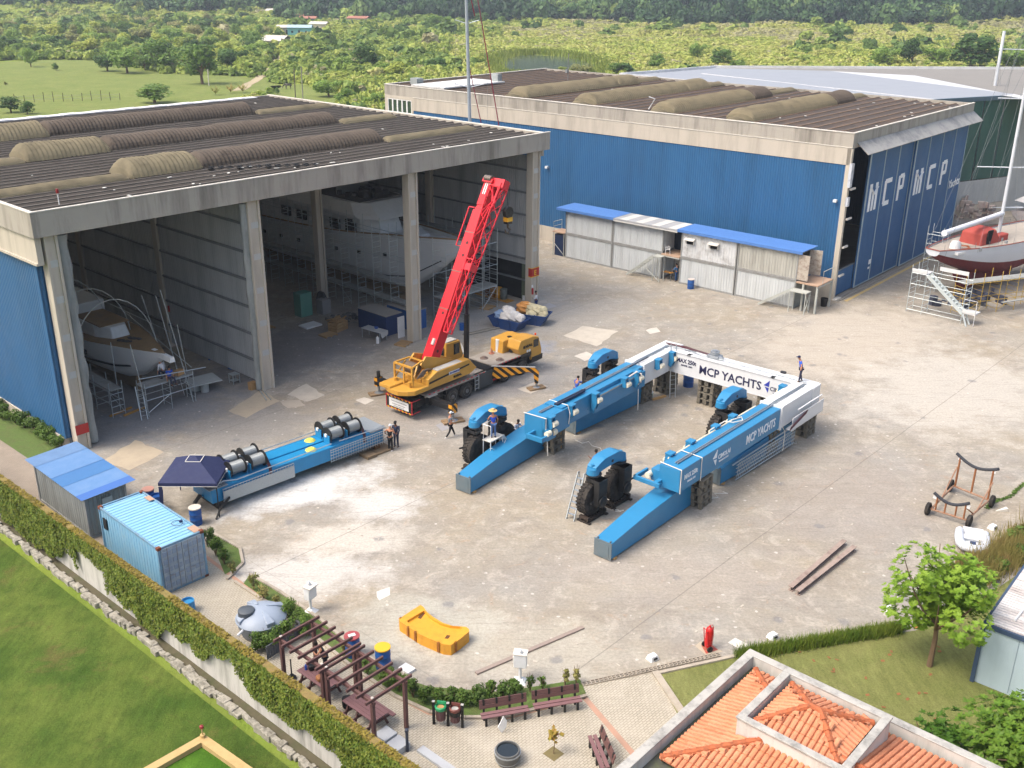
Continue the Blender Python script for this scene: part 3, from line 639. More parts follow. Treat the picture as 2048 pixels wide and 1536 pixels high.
def container(name, label, cat, loc, rz, L, Wd, H, m_, fm, group=None, door=True, ribs=True):
    """long side along local y, doors on local -y end"""
    t_ = thing(name, label, cat, loc, rz, group)
    b = MB(); corr_box(b, .04, Wd-.04, .06, L-.06, .16, H-.1); b.build('shell', m_, t_)
    b = MB()
    for x in (0, Wd-.12):
        for y in (0, L-.12): b.box(x, y, 0, x+.12, y+.12, H)
    for x in (0, Wd-.1):
        for z0, z1 in ((.0, .16), (H-.12, H-.005)): b.box(x+.01, .12, z0, x+.09, L-.12, z1)
    for y in (0, L-.1):
        for z0, z1 in ((.0, .15), (H-.13, H-.006)): b.box(.12, y+.01, z0, Wd-.12, y+.09, z1)
    b.build('frame', fm, t_)
    return t_
CG = mat('container_grey', 'bcc1c3', .6, var=.08, vs=.8, dirt='8b8d8e', da=.5, ds=1, streak=1); CGF = mat('container_frame_grey', '8d8f8e', .7, dirt='6b655e', da=.7)
CG2 = mat('container_weathered', 'a9a9a2', .7, var=.1, vs=.8, dirt='6e6e68', da=.6, ds=1.4, streak=1); CW = mat('container_patchy_white', 'c6c9cb', .65, var=.1, vs=.8, dirt='7e7b78', da=.7, ds=1.2)
segs = [(-4.62, 21.92, 'left end'), (-4.62, 15.86, 'second from the left'), (-4.78, 7.72, 'third, under the two small windows'), (-4.78, 1.62, 'right end beside the stairs')]
first = None
lab_lo = ['grey container on the ground at the far left of the stacked row', 'grey container on the ground behind the left staircase', 'grey container on the ground behind the blue drum', 'grey container on the ground behind the right staircase']
lab_hi = ['clean grey container upstairs at the far left, under the blue roof', 'clean grey container upstairs under the grey sheet roof, left of the gap', 'white patchy container upstairs with two small hooded windows', 'mottled grey container upstairs at the right end with its doors open']
UP = []
for i, (x, y, _) in enumerate(segs):
    c = container('shipping_container', lab_lo[i], 'container', F2(x, y, 0), A2, 6.0, 2.44, 2.58, CG, CGF, 'grey containers of the two-storey row')
    c = container('shipping_container', lab_hi[i], 'container', F2(x, y, 2.6), A2, 6.0, 2.44, 2.55, [CG, CG, CW, CG2][i], CGF, 'grey containers of the two-storey row'); UP.append(c)
for yy in (2.0, 4.6):       # hooded windows
    o = MB().box(-.03, yy, 1.45, .02, yy+.8, 1.8).build('window', DARK, UP[2]); b = MB(); b.extx([(0, 0), (0, .05)], 0, 0) if 0 else None
    b.cbox((-.22, yy+.4, 1.95), (.45, 1.05, .04), 0, 0, -.35); b.box(-.2, yy-.05, 1.5, -.02, yy-.02, 1.9); b.box(-.2, yy+.82, 1.5, -.02, yy+.85, 1.9); b.build('hood', CAP, o)
for x_ in (.0, 2.4):
    b = MB(); b.cbox((x_+.02, -.55, 1.3), (.06, 1.1, 2.3), (.25 if x_ else -.1)); b.build('open_door', mat('rusty_white', 'a8a196', .7, dirt='5d3f3a', da=.8, ds=3), UP[3])
MB().box(.2, .02, .2, 2.2, .1, 2.35).build('interior_shade_panel', DARK, UP[3])  # black sheet across the door end paints the shade inside the container
b = MB()
for z in (.35, .8, 1.25, 1.7, 2.15): b.box(.15, -.03, z, 2.3, .03, z+.12)
c = [o for o in bpy.data.objects if o.get('label') == lab_lo[3]][0]; b.box(.12, -.02, .15, 2.32, .02, 2.45); b.build('door', mat('door_grey', '8e938f', .7, dirt='5f5f58', da=.5), c)
BR = mat('blue_sheet_roof', '4f79b8', .5, var=.05, dirt='3c639e', da=.3); GS = mat('grey_sheet_roof', '9b9da0', .6, dirt='77797c', da=.5); GS2 = mat('pale_sheet_roof', 'bfbfbb', .6)
def mono_roof(name, label, y0, y1, m_, z=5.25):
    b = MB(); b.box(-4.98, y0, z, -1.9, y1, z+.05); b.box(-5.03, y0, z-.2, -4.96, y1, z+.052)
    o = b.build(name, m_, None, loc=O2, rot=A2); tag(o, label, 'roof'); return o
mono_roof('sheet_roof', 'blue sheet roof over the left end of the container row', 21.6, 28.9, BR); mono_roof('sheet_roof', 'blue sheet roof over the right half of the container row', 1.2, 14.1, BR, 5.3)
o = mono_roof('sheet_roof', 'grey and white striped sheet roof between the two blue roofs', 14.1, 21.6, GS, 5.22)
b = MB()
for i in range(4): b.box(-4.97, 14.3+i*1.9, 5.275, -1.95, 15.2+i*1.9, 5.285)
b.box(-5.06, 14.1, 5.0, -5.035, 21.6, 5.1); b.build('pale_sheets', GS2, o)
WD = mat('deck_planks', 'a98f7a', .85, var=.15, dirt='7d6a5c', da=.5); GP = mat('galvanised_paint', 'a9ada8', .6, dirt='7c7468', da=.4)
def stairs(name, label, T0, top, w, run, flip, rail=True):
    t_ = thing(name, label, 'stairs', F2(*T0), A2); b = MB(); n = 9; s_ = -1 if flip else 1
    for k in range(2): b.bar((-k*w, 0, top), (-k*w, s_*run, .05), .05, .2)
    b.build('stringer', GP, t_)
    b = MB()
    for i in range(1, n): b.box(-w, s_*run*i/n-.12, top*(1-i/n), 0, s_*run*i/n+.12, top*(1-i/n)+.04)
    b.build('treads', GP, t_); return t_
# middle gap: gallery, stairs, plastic chair, workbench
t_ = thing('gallery', 'timber gallery floor across the gap between the upper containers', 'platform', F2(-4.9, 13.75), A2)
MB().box(0, 0, 2.5, 2.6, 2.1, 2.6).build('floor', WD, t_); b = MB(); b.box(0, 0, 2.38, .08, 2.1, 2.5); b.build('edge_beam', GP, t_)
MB().box(2.5, -.1, 2.6, 2.55, 2.2, 5.1).build('back_sheet', mat('dark_navy', '1a2432', .8), t_)
s1_ = stairs('steel_staircase', 'steep grey staircase up to the gallery with the white chair', (-4.95, 16.2, 0), 2.5, .8, 3.0, False)
b = MB(); b.box(-.85, -.9, 2.42, 0, 0, 2.5); b.build('landing', GP, s1_)
b = MB()
for x in (-.82, -.03):
    for y in (-.85, -.05): b.box(x-.03, y-.03, 0, x+.03, y+.03, 2.42)
b.bar((-.82, -.85, .1), (-.82, 1.3, 1.5), .05); b.bar((-.82, 2.9, .3), (-.82, -.1, 2.3), .04); b.build('legs', GP, s1_)
s2_ = stairs('steel_staircase', 'grey staircase with plank landing at the right end of the containers', (-5.0, 1.6, 0), 2.0, .8, 3.0, False)
b = MB(); b.box(-.95, -1.6, 1.92, .05, 0, 2.0); b.build('landing', GP, s2_)
b = MB()
for x in (-.9, 0):
    for y in (-1.55, -.05): b.box(x-.035, y-.035, 0, x+.035, y+.035, 1.95)
b.bar((-.9, -1.55, .1), (0, -1.55, 1.8), .06); b.bar((0, -1.55, .1), (-.9, -1.55, 1.8), .06); b.build('legs', GP, s2_)
t_ = thing('timber_platform', 'timber platform on grey legs outside the open upstairs container doors', 'platform', F2(-5.0, -.6), A2)
MB().box(.0, 0, 2.5, 3.1, 2.1, 2.6).build('floor', WD, t_); b = MB()
for x in (.08, 3.0):
    for y in (.08, 1.4): b.box(x-.08, y-.08, 0, x+.08, y+.08, 2.5)
b.box(0, 0, 2.36, 3.1, .1, 2.5); b.build('legs', GP, t_)
b = MB(); b.tube([(1.0, .05, 2.6), (1.0, .05, 3.7), (3.05, .05, 3.7), (3.05, .05, 2.6)], .035); b.build('handrail', GP, t_)
t_ = thing('timber_platform', 'small timber platform at the left end of the container row', 'platform', F2(-4.6, 28.1), A2)
MB().box(.0, 0, 2.5, 1.6, 1.6, 2.6).build('floor', WD, t_); b = MB()
for x in (.08, 1.5):
    for y in (.08, 1.5): b.tube([(x, y, 0), (x, y, 2.5)], .05)
b.bar((.08, .08, .2), (.08, 1.5, 1.4), .05); b.tube([(.1, 1.5, 2.6), (.1, 1.5, 3.6), (1.5, 1.5, 3.6), (1.5, 1.5, 2.6)], .035); b.tube([(.1, 1.5, 3.1), (1.5, 1.5, 3.1)], .03); b.build('legs', GP, t_)
b = MB(); b.box(.2, .3, 0, 1.5, 1.4, 2.3); tag(b.build('storage_bin', mat('navy_bin', '16294a', .5), None, loc=F2(-4.6, 28.1), rot=A2), 'dark navy tall bin under the small timber platform', 'bin')
# ================================================================ boat hoist being assembled: white cross beam, blue side beams
CB = mat('crane_blue', '2a7aa8', .35, var=.05, vs=.8, dirt='24688f', da=.25, ds=.7, spec=.5); CW_ = mat('crane_white', 'cfd2d5', .35, var=.03, dirt='a9adb0', da=.25, ds=.8, spec=.5)
CG_ = mat('primer_grey', '5d6c74', .6, dirt='8c7a66', da=.3); NAVY = mat('letter_navy', '26284a', .5); WL = mat('letter_pale', 'dfe7ee', .5); ROPE = mat('pale_strap', 'd3d1cb', .8); HOSE = mat('hose_black', '2c2e33', .5)
PIPE = mat('pipe_steel', '9aa3aa', .35, .6); CREAM = mat('cream_roller', 'd8d2bd', .5)
HB = Vector((11.0, 60.0, 0)); HO = thing('boat_hoist_frame', 'white cross beam lettered MCP YACHTS with two long blue side beams resting on timber stacks', 'boat hoist', HB)
Ti = Matrix.Translation(-HB)
def FR(p, deg): return Matrix.Translation((p[0], p[1], 0)) @ Matrix.Rotation(R(deg), 4, 'Z')
TL = Ti @ FR((0.77, 56.34), 51.65); TR = Ti @ FR((9.06, 48.76), 49.0); TC = Ti @ FR((10.95, 69.0), -40.1)
zt, zb = 3.4, 1.93
# cross beam
MB(TC).box(0, -1.15, zb, 11.95, 0, zt).build('cross_beam', CW_, HO, bevel=.03)
b = MB(TC); b.box(.1, -1.2, zt, 11.8, -1.05, zt+.06); b.box(.1, -.2, zt, 11.8, -.02, zt+.06); b.box(1.55, -1.17, zb, 1.62, -1.152, zt); b.box(0, -1.18, zb-.04, 11.95, .03, zb); b.build('beam_flanges', CW_, HO)
b = MB(TC); b.tube([(.3, -.5, zt+.06), (2.2, -.45, zt+.12), (3.4, -.7, zt+.07), (5.2, -.6, zt+.1), (9, -.55, zt+.07), (11.2, -.6, zt+.07)], .035); b.build('hydraulic_pipe', PIPE, HO)
b = MB(TC); r_ = random.Random(3)
for k in range(4): b.tube([(.2+.1*k, -.12-.05*k, zt+.08), (1.4, -.1-.04*k, zt+.12), (2.0, -.3-.05*k, zt+.25-.03*k), (2.8, -.1-.04*k, zt+.1), (4.0, -.15-.03*k, zt+.08)], .035)
b.build('hose_bundle', mat('hose_maroon', '4b2830', .5), HO)
b = MB(TC); b.cyl(4.3, -.35, zt, zt+.5, .32, 14); b.cyl(4.3, -.35, zt+.5, zt+.56, .2, 12); b.cbox((4.3, -.35, zt+.12), (.9, .7, .2)); b.cbox((4.9, -.5, zt+.15), (.25, .25, .2)); b.build('hydraulic_swivel', mat('zinc', 'a5abb0', .4, .6, dirt='5b5f66', da=.5), HO, bevel=.02)
for x in (2.75, 9.1): b = MB(TC); b.cbox((x, -1.05, zt+.02), (.28, .3, .08)); b.build('lifting_eye', HOSE, HO)
MB(TC).cbox((9.3, -.05, zt+.1), (.35, .2, .18)).build('lifting_eye', HOSE, HO)
def lt(T, s, size, x, y, z, m_, w_, bold=.012): text(s, size, m_, HO, T @ facing((x, y, z), (1, 0, 0)), width=w_, bold=bold)
lt(TC, 'MAX 250t', .42, 1.8, -1.16, zb+.84, NAVY, 1.55); lt(TC, 'MODEL 2501', .16, 2.15, -1.16, zb+.6, NAVY, .9, .004)
lt(TC, 'MCP YACHTS', .84, 3.6, -1.16, zb+.4, NAVY, 4.75, .014)
lt(TC, 'CIMOLAI', .4, 8.98, -1.16, zb+.55, NAVY, 1.45, .006); lt(TC, 'TECHNOLOGY', .13, 9.2, -1.16, zb+.36, NAVY, 1.0, .002)
def sail(T, x, y, z, s, m_, parent=HO):
    b = MB(T)
    b.loft([[(x, y, z+.35*s), (x+.45*s, y, z+.8*s), (x+.42*s, y, z+.3*s)], [(x, y-.02, z+.35*s), (x+.45*s, y-.02, z+.8*s), (x+.42*s, y-.02, z+.3*s)]])
    b.loft([[(x+.1*s, y, z+.25*s), (x+.42*s, y, z+.2*s), (x+.36*s, y, z-.15*s)], [(x+.1*s, y-.02, z+.25*s), (x+.42*s, y-.02, z+.2*s), (x+.36*s, y-.02, z-.15*s)]])
    b.build('emblem', m_, parent)
sail(TC, 8.52, -1.155, zb+.5, .9, mat('emblem_blue', '2f3c9c', .5))
# side beams
def side(T, sgn, right):
    y0, y1 = (0, 1.32) if right else (-1.35, 0)
    b = MB(T); b.box(0, y0, zb+.05, 11.4, y1, zt-.08); s = b.build('side_beam', CB, HO, bevel=.02)
    b = MB(T); b.box(11.4, y0-.06, zb+.011, 16.75, y1+.06, zt+.013); b.build('white_end_section', CW_, HO, bevel=.02)
    b = MB(T); b.box(11.35, y0-.12, zb-.05, 11.5, y1+.12, zt+.04); b.build('joint_flange', CW_, HO)
    b = MB(T); m_ = (y0+y1)/2
    b.tube([(.6, m_+.05, zt-.02), (11.2, m_+.05, zt-.0), (11.6, m_, zt+.1), (15.8, m_, zt+.07)], .04); b.tube([(.6, m_-.08, zt-.02), (11.2, m_-.08, zt-.0), (11.6, m_-.12, zt+.1), (15.8, m_-.12, zt+.07)], .04)
    b.build('hydraulic_pipe', PIPE, HO)
    return y0, y1
side(TL, 1, False); side(TR, 1, True)
b = MB(TL); b.box(0, -1.55, zb+.05, 2.6, -1.35, zt-.08); b.box(5.3, -1.55, zb+.0, 11.4, -1.35, zt-.35); b.box(1.9, -1.42, zt-.09, 2.6, -.1, zt+.02); b.build('beam_casing', CB, HO, bevel=.02)
b = MB(TL); b.box(5.4, -1.6, zt-.45, 10.2, -1.56, zt-.36); b.build('casing_rail', PIPE, HO)
b = MB(TL); b.box(2.0, -1.0, zt, 5.0, -.75, zt+.12); b.tube([(2.4, -.8, zt+.1), (5.1, -.9, zt+.1)], .06); b.tube([(10.3, -.95, zt+.1), (12.6, -1.0, zt+.15)], .04); b.build('valve_rail', mat('valve_dark', '30384c', .4, .4), HO)
b = MB(TR)
b.tube([(1.0, 1.42, zt-.15), (10.8, 1.42, zt-.15)], .06); b.build('sling_pole', CREAM, HO)
def pulley(T, x, y, z, s=1, out=-1):
    """blue pulley block with cream roller hung on the beam side"""
    b = MB(T); o = b.extx([(y, z+.1), (y+out*.35, z+.05), (y+out*.42, z-.5), (y+out*.2, z-.9*s), (y, z-.8*s)], x-.22, x-.12); b.extx([(y, z+.1), (y+out*.35, z+.05), (y+out*.42, z-.5), (y+out*.2, z-.9*s), (y, z-.8*s)], x+.12, x+.22)
    b.cbox((x, y+out*.16, z+.1), (.5, .42, .1)); p_ = b.build('pulley_block', CB, HO, bevel=.01)
    b = MB(T); b.tube([(x-.15, y+out*.38, z-.35), (x+.3, y+out*.38, z-.35)], .17, 12); b.build('roller', CREAM, p_)
def strap(T, pts, r=.022): b = MB(T); b.tube(pts, r, 5); b.build('rope', ROPE, HO)
for x, y, s in ((.45, -1.5, 1.1), (2.7, -1.4, .9), (5.2, -1.5, 1.15), (8.6, -1.5, .6), (10.1, -1.55, 1.15), (13.0, -1.42, .7), (14.9, -1.42, 1.1)): pulley(TL, x, y, zt-.1, s)
for x, y, s in ((1.3, 1.32, .8), (3.4, 1.32, .8), (6.2, 1.36, .7), (8.2, 1.36, .8), (14.6, 1.38, .8)): pulley(TR, x, y, zt-.05, s, 1)
MB(TC).cbox((1.1, -1.22, zb+.95), (.35, .14, .4)).build('winch_housing', CB, HO, bevel=.04)
b = MB(TC); b.cbox((10.9, -1.35, zb+.35), (.7, .4, .5)); b.build('winch_housing', CB, HO, bevel=.04); b = MB(TC); b.tube([(10.95, -1.3, zb+.95), (11.25, -1.3, zb+.95)], .25, 14); b.build('roller', PIPE, HO)
for T, sg, y in ((TL, -1, -1.36), (TR, 1, 1.32)):     # nose brackets
    b = MB(T)
    if sg < 0: b.box(-.75, -1.75, zb+.2, -.6, -.7, zb+.5); b.box(-.75, -1.9, zb+.2, .4, -1.75, zb+.5); b.box(-.6, -.85, zb+.2, 0, -.7, zb+.5); b.box(.0, -1.75, zb+.0, .9, -1.36, zb+.75)
    else: b.box(-.6, .9, zb+.25, -.45, 2.6, zb+.5); b.box(-.6, 2.45, zb+.25, .7, 2.6, zb+.5); b.box(-.45, 1.1, zb+.25, .3, 1.35, zb+.5); b.box(.1, 1.32, zb+.2, .8, 1.9, zb+.9)
    b.build('nose_bracket', CB, HO, bevel=.015)
    b = MB(T); yy = -1.8 if sg < 0 else 1.95; b.tube([(-.2, yy, zb+.55), (.2, yy, zb+.55)], .17, 12); b.tube([(.45, yy, zb+.45), (.75, yy, zb+.45)], .2, 12); b.build('roller', CREAM, HO)
strap(TL, [(-.03, .03, zt-.02), (.02, -1.62, zt+.0), (.02, -1.62, zb+.2)], .03); strap(TL, [(2.5, 0, zt), (2.4, -1.5, zt+.05), (2.3, -1.75, zt-.4), (2.4, -1.6, zb+.3)], .03)
strap(TL, [(8.5, -1.7, zt-.1), (9.1, -1.75, zt-.0), (9.8, -1.8, zt+.1)], .05); strap(TL, [(9.9, -1.7, zt+.1), (10.1, -2.0, zt-.1), (10.2, -1.95, zt-.7), (10.1, -1.8, zt-.9)], .05); strap(TL, [(10.0, -1.9, zb+.3), (10.0, -1.95, .7)], .025)
strap(TR, [(2.1, 1.35, zt), (2.15, -.04, zt-.05), (2.15, -.04, zb)], .03); strap(TR, [(.1, 1.35, zt+.0), (.05, -.04, zt-.04), (.05, -.04, zb)], .03); strap(TL, [(.2, -1.6, zb), (.22, -1.65, .9)], .03)
strap(TR, [(5.6, 1.5, zt), (7.0, 1.4, zt+.1), (7.3, 1.0, zt+.05), (8.1, .8, zt-.03), (8.5, 1.1, zt-.03), (7.6, 1.3, zt)], .04); strap(TR, [(11.6, -.15, zb+.1), (11.9, -.2, zb-.3), (11.9, -.2, .3)], .025)
# lettering on the right side beam (its outer face looks to -y of the frame)
lt(TR, 'MAX 250t', .4, .45, -.012, zb+.7, WL, 1.35, .008); lt(TR, 'MODEL 2501', .15, .8, -.012, zb+.42, WL, .8, .003)
lt(TR, 'CIMOLAI', .4, 4.0, -.012, zb+.62, WL, 1.35, .006); lt(TR, 'TECHNOLOGY', .14, 4.1, -.012, zb+.4, WL, 1.1, .002); sail(TR, 3.4, -.006, zb+.5, 1.0, WL)
lt(TR, 'MCP YACHTS', .8, 7.2, -.012, zb+.42, WL, 3.6, .014)
# tray with hoses on the right white section
b = MB(TR); b.box(12.2, -.5, zb-.25, 16.5, -.46, zb+.6); b.box(12.2, -.5, zb-.27, 16.5, -.07, zb-.22); b.box(12.9, -.5, zb+.95, 16.2, -.42, zb+1.0); b.build('folded_walkway', CW_, HO)
b = MB(TR)
for k in range(4): b.tube([(11.8, -.56-.02*k, zb-.05+.07*k), (13.9, -.56-.02*k, zb+.45+.07*k)], .035)
b.build('hose_bundle', mat('hose_maroon', '4b2830', .5), HO)
# ---- the four leg beams lying on the ground
def leg(label, p, deg, L=8.35, w0=1.0, h0=.92, w1=1.25, h1=1.5, extra=None, knee=.35):
    t_ = thing('hoist_leg', label, 'crane leg', (p[0], p[1], 0), R(deg), 'blue legs of the hoist on the ground')
    b = MB(); hk = h1
    secs = [(.04, w0, h0), (L*knee, w0+(w1-w0)*.5, h0+(h1-h0)*.62), (L*.72, w1, h1), (L, w1, h1)]
    b.loft([[(x, -w/2, .1), (x, w/2, .1), (x, w/2, .1+h), (x, -w/2, .1+h)] for x, w, h in secs]); g = b.build('box_beam', CB, t_, bevel=.015)
    b = MB(); b.box(0, -w0/2-.04, .06, .04, w0/2+.04, .14+h0); b.box(-.02, -w0/2+.12, .2, 0, w0/2-.12, h0); b.build('end_plate', CG_, t_)
    b = MB(); b.box(L, -w1/2-.06, .04, L+.05, w1/2+.06, .18+h1); b.build('end_flange', CB, t_)
    b = MB()
    for y in (-w0/2+.1, w0/2-.12): b.box(.06, y-.03, .1+h0, .16, y+.03, .2+h0)
    b.build('lug', CG_, t_)
    b = MB(); b.box(.3, -w0/2-.1, 0, .5, w0/2+.1, .1); b.box(L-.8, -w1/2-.1, 0, L-.6, w1/2+.1, .1); tag(b.build('timber_bearer', mat('fresh_timber', 'b9925f', .8), None, loc=(p[0], p[1], 0), rot=R(deg)), 'timber bearers under the '+label.replace('tapered ', ''), 'timber'); return t_
leg('long blue tapered leg in front of the left bogie', (-2.79, 52.37), 54.5)
leg('blue tapered leg under the left side beam by the white section', (3.78, 60.77), 48.2)
leg('frontmost long blue tapered leg reaching towards the bottom of the yard', (4.72, 45.3), 50.4, 8.7)
l4 = leg('blue tapered leg with grey railing sections strapped to its side', (11.9, 53.75), 46.6, 8.0)
b = MB()
for z in (.35, .6, .85, 1.1, 1.3): b.tube([(1.2, -.85, z-.25), (7.9, -.95, z)], .035)
for i in range(34): x = 1.3+i*.2; b.tube([(x, -.86, .12), (x+.05, -.93, 1.25)], .02, 4)
b.tube([(.9, -.75, 1.15), (8.0, -.8, 1.45)], .05); b.build('railing_sections', mat('galvanised', 'a9b2b8', .4, .5), l4)
# ---- wheel bogies
TY = mat('tyre_rubber', '2c2a29', .8, var=.3, vs=3, dirt='5c564e', da=.5, ds=2, spec=.2); BLK2 = mat('chassis_black', '1b1d20', .4, dirt='45423e', da=.35)
def tyre(b, c, r, w, lugs=28):
    prof = [(r*.52, -w*.42), (r*.62, -w*.5), (r*.86, -w*.5), (r*.95, -w*.43), (r*.955, w*.43), (r*.86, w*.5), (r*.62, w*.5), (r*.52, w*.42)]
    b.revolve(prof, c, 'Y', 40)
    for i in range(lugs):
        a = 2*PI*i/lugs
        for s_ in (-1, 1):
            a2 = a+(PI/lugs if s_ > 0 else 0); T = Matrix.Translation(c) @ Matrix.Rotation(-a2, 4, 'Y')
            b.box(r*.93, s_*w*.02, -r*.055, r*1.0, s_*w*.5, r*.055, T @ Matrix.Rotation(s_*.25, 4, 'X'))
def bogie(label, p, deg, mir=False):
    t_ = thing('wheel_bogie', label, 'crane bogie', (p[0], p[1], 0), R(deg), 'two-wheel bogies of the hoist')
    sg = 1 if mir else -1; r = 1.13; zc = r+.22
    for x in (-1.3, 1.3):
        b = MB(); tyre(b, (x, -sg*.12, zc), r, .72); w_ = b.build('wheel', TY, t_, smooth=True)
        b = MB(); b.revolve([(.58, -.2), (.6, .3), (.3, .26), (.28, .1), (.12, .1), (.1, .3), (.02, .3)] if sg < 0 else [(.02, -.3), (.1, -.3), (.12, -.1), (.28, -.1), (.3, -.26), (.6, -.3), (.58, .2)], (x, -sg*.12, zc), 'Y', 20); b.build('rim', BLK2, w_, smooth=True)
        b = MB(); b.extx([(sg*.36, zc-.25), (sg*.72, zc-.25), (sg*.78, zc+.6), (sg*.78, 2.85), (sg*.36, 2.85)], x-.42, x+.42); b.revolve([(.38, 0), (.4, sg*.55), (.2, sg*.62), (.05, sg*.62)] if sg > 0 else [(.05, -.62), (.2, -.62), (.4, -.55), (.38, 0)], (x, sg*.3, zc), 'Y', 18)
        b.box(x-.4, min(-.3, sg*.75), 2.6, x+.4, max(.3, sg*.75), 2.85); b.cyl(x, 0, 2.85, 3.05, .3, 16); b.build('wheel_fork', BLK2, t_, bevel=.02)
        b = MB(); b.cyl(x, 0, 3.02, 3.1, .5, 20); b.build('slew_ring', HOSE, t_)
        b = MB()
        for k in range(5): b.tube([(x-.2+.1*k, 0, 3.1), (x+.1*k-.3, -sg*.35, 2.8), (x+.12*k-.2, -sg*.25, 2.55), (x+.05*k, sg*.3, 2.4+.05*k)], .025, 5)
        b.build('hoses', mat('hose_mixed', '5b5650', .6), t_)
        b = MB()
        for y in (-.36, .16): b.box(x-.95, y, .0, x+.95, y+.09, .2); b.box(x-.95, y-.05, .2, x+.95, y+.14, .24)
        b.box(x-.98, -.55, 0, x-.78, .45, .1); b.box(x+.78, -.55, 0, x+.98, .45, .1); b.box(x-.95, -.4, .24, x-.75, .3, .42); b.box(x+.75, -.4, .24, x+.95, .3, .42); b.build('steel_cradle', mat('rusty_black', '2b2724', .7, dirt='4d3d33', da=.5), t_)
    b = MB(); b.tube([(-1.9, sg*.5, 1.5), (-2.3, sg*.6, 1.55)], .06); b.tube([(1.9, sg*.5, 1.6), (2.3, sg*.6, 1.65)], .06); b.build('steering_arm', BLK2, t_)
    b = MB(); n = 12; top = []; bot = []
    for i in range(n+1):
        u_ = i/n; x = -1.55+3.1*u_; arch = math.sin(PI*u_)
        w = .34+.1*arch; zt_ = 3.62+.42*min(1, arch*1.3); zb_ = 3.2+.16*min(1, max(0, arch*1.6-.5))
        top.append([(x, -w, zb_), (x, w, zb_), (x, w, zt_), (x, -w, zt_)])
    b.loft(top)
    for x in (-1.4, 1.4): b.cyl(x, 0, 3.1, 3.5, .42, 18, .38)
    e = b.build('equaliser_beam', CB, t_, bevel=.02)
    b = MB(); b.tube([(0, -.47, 3.62), (0, .47, 3.62)], .1, 12); b.build('pivot_pin', HOSE, e)
    b = MB(); b.cyl(-1.45, 0, 3.5, 3.75, .12, 10); b.cbox((1.35, 0, 3.66), (.3, .2, .1)); b.build('cap', CB, e)
    t_.scale = (.88, .88, .88); return t_
def bw(px, py): p = W(px, py); return (p.x, p.y)
bogie('twin-wheel bogie with blue equaliser beam where the straw-hatted worker stands', bw(976, 920), 50, True)
bogie('twin-wheel bogie half hidden behind the left side beam', bw(1203, 796), 50, True)
bogie('twin-wheel bogie with blue equaliser beam and aluminium ladder at the front right', bw(1209, 1019), 48)
bogie('twin-wheel bogie standing inside the frame behind the right side beam', bw(1455, 880), 48)
# ---- timber/plastic crib blocks, four in a stack
CRB = mat('crib_grey', '6d685d', .85, var=.2, vs=3, dirt='3f3d36', da=.7, ds=3)
def crib_proto():
    t_ = thing('crib_block', 'x', 'crib block'); b = MB(); h = .47; w = .62
    b.box(-w, -w, .36, w, w, .45); b.box(-w, -w, 0, -w+.22, -w+.25, .36); b.box(w-.22, -w, 0, w, -w+.25, .36); b.box(-w, w-.25, 0, -w+.22, w, .36); b.box(w-.22, w-.25, 0, w, w, .36)
    b.box(-.16, -w, .04, .16, -w+.2, .36); b.box(-.16, w-.2, .04, .16, w, .36); b.box(-w, -.16, .04, -w+.2, .16, .36); b.box(w-.2, -.16, .04, w, .16, .36)
    b.box(-w+.02, -w+.03, .02, w-.02, -w+.12, .1); b.box(-w+.02, w-.12, .02, w-.02, w-.03, .1); b.build('body', CRB, t_, bevel=.03); return t_
cp = crib_proto(); used = False
pos4 = ['bottom', 'second up', 'third up', 'topmost']
for p, deg, nm in [((2.55, 58.3), 52, 'under the left side beam near its nose'), ((9.1, 66.4), 50, 'under the left white section'), ((11.1, 68.2), 50, 'under the left corner of the white beam'), ((13.85, 66.0), 50, 'under the white beam beside the yellow-lidded drum'),
                   ((17.3, 63.0), 50, 'under the white beam behind the right rear bogie'), ((19.1, 61.0), 49, 'under the right corner of the white beam'), ((10.6, 51.3), 49, 'under the right side beam near its nose'), ((15.9, 57.9), 49, 'under the right white joint')]:
    for k in range(4):
        c = cp if not used else copy_tree(cp); used = True
        place(c, (p[0]+random.uniform(-.05, .05), p[1]+random.uniform(-.05, .05), .47*k), R(deg)+random.uniform(-.06, .06), pos4[k]+' crib block '+nm, 'crib blocks under the hoist frame')
def tagm(b, name, m_, loc, rot, label, cat, group=None, bevel=0, smooth=False):
    o = b.build(name, m_, None, loc=loc, rot=rot, bevel=bevel, smooth=smooth); return tag(o, label, cat, group)
tagm(MB().box(-.1, -.1, 0, .1, .1, 1.25), 'timber_post', mat('fresh_timber', 'b9925f', .8), W(1122, 897), .4, 'fresh timber post standing against the left crib stack', 'timber')
tagm(MB().box(-.6, -.1, 0, .6, .1, .12), 'timber_plank', mat('fresh_timber', 'b9925f', .8), W(1318, 797), .6, 'fresh timber plank on the floor by the rear left crib stack', 'timber')
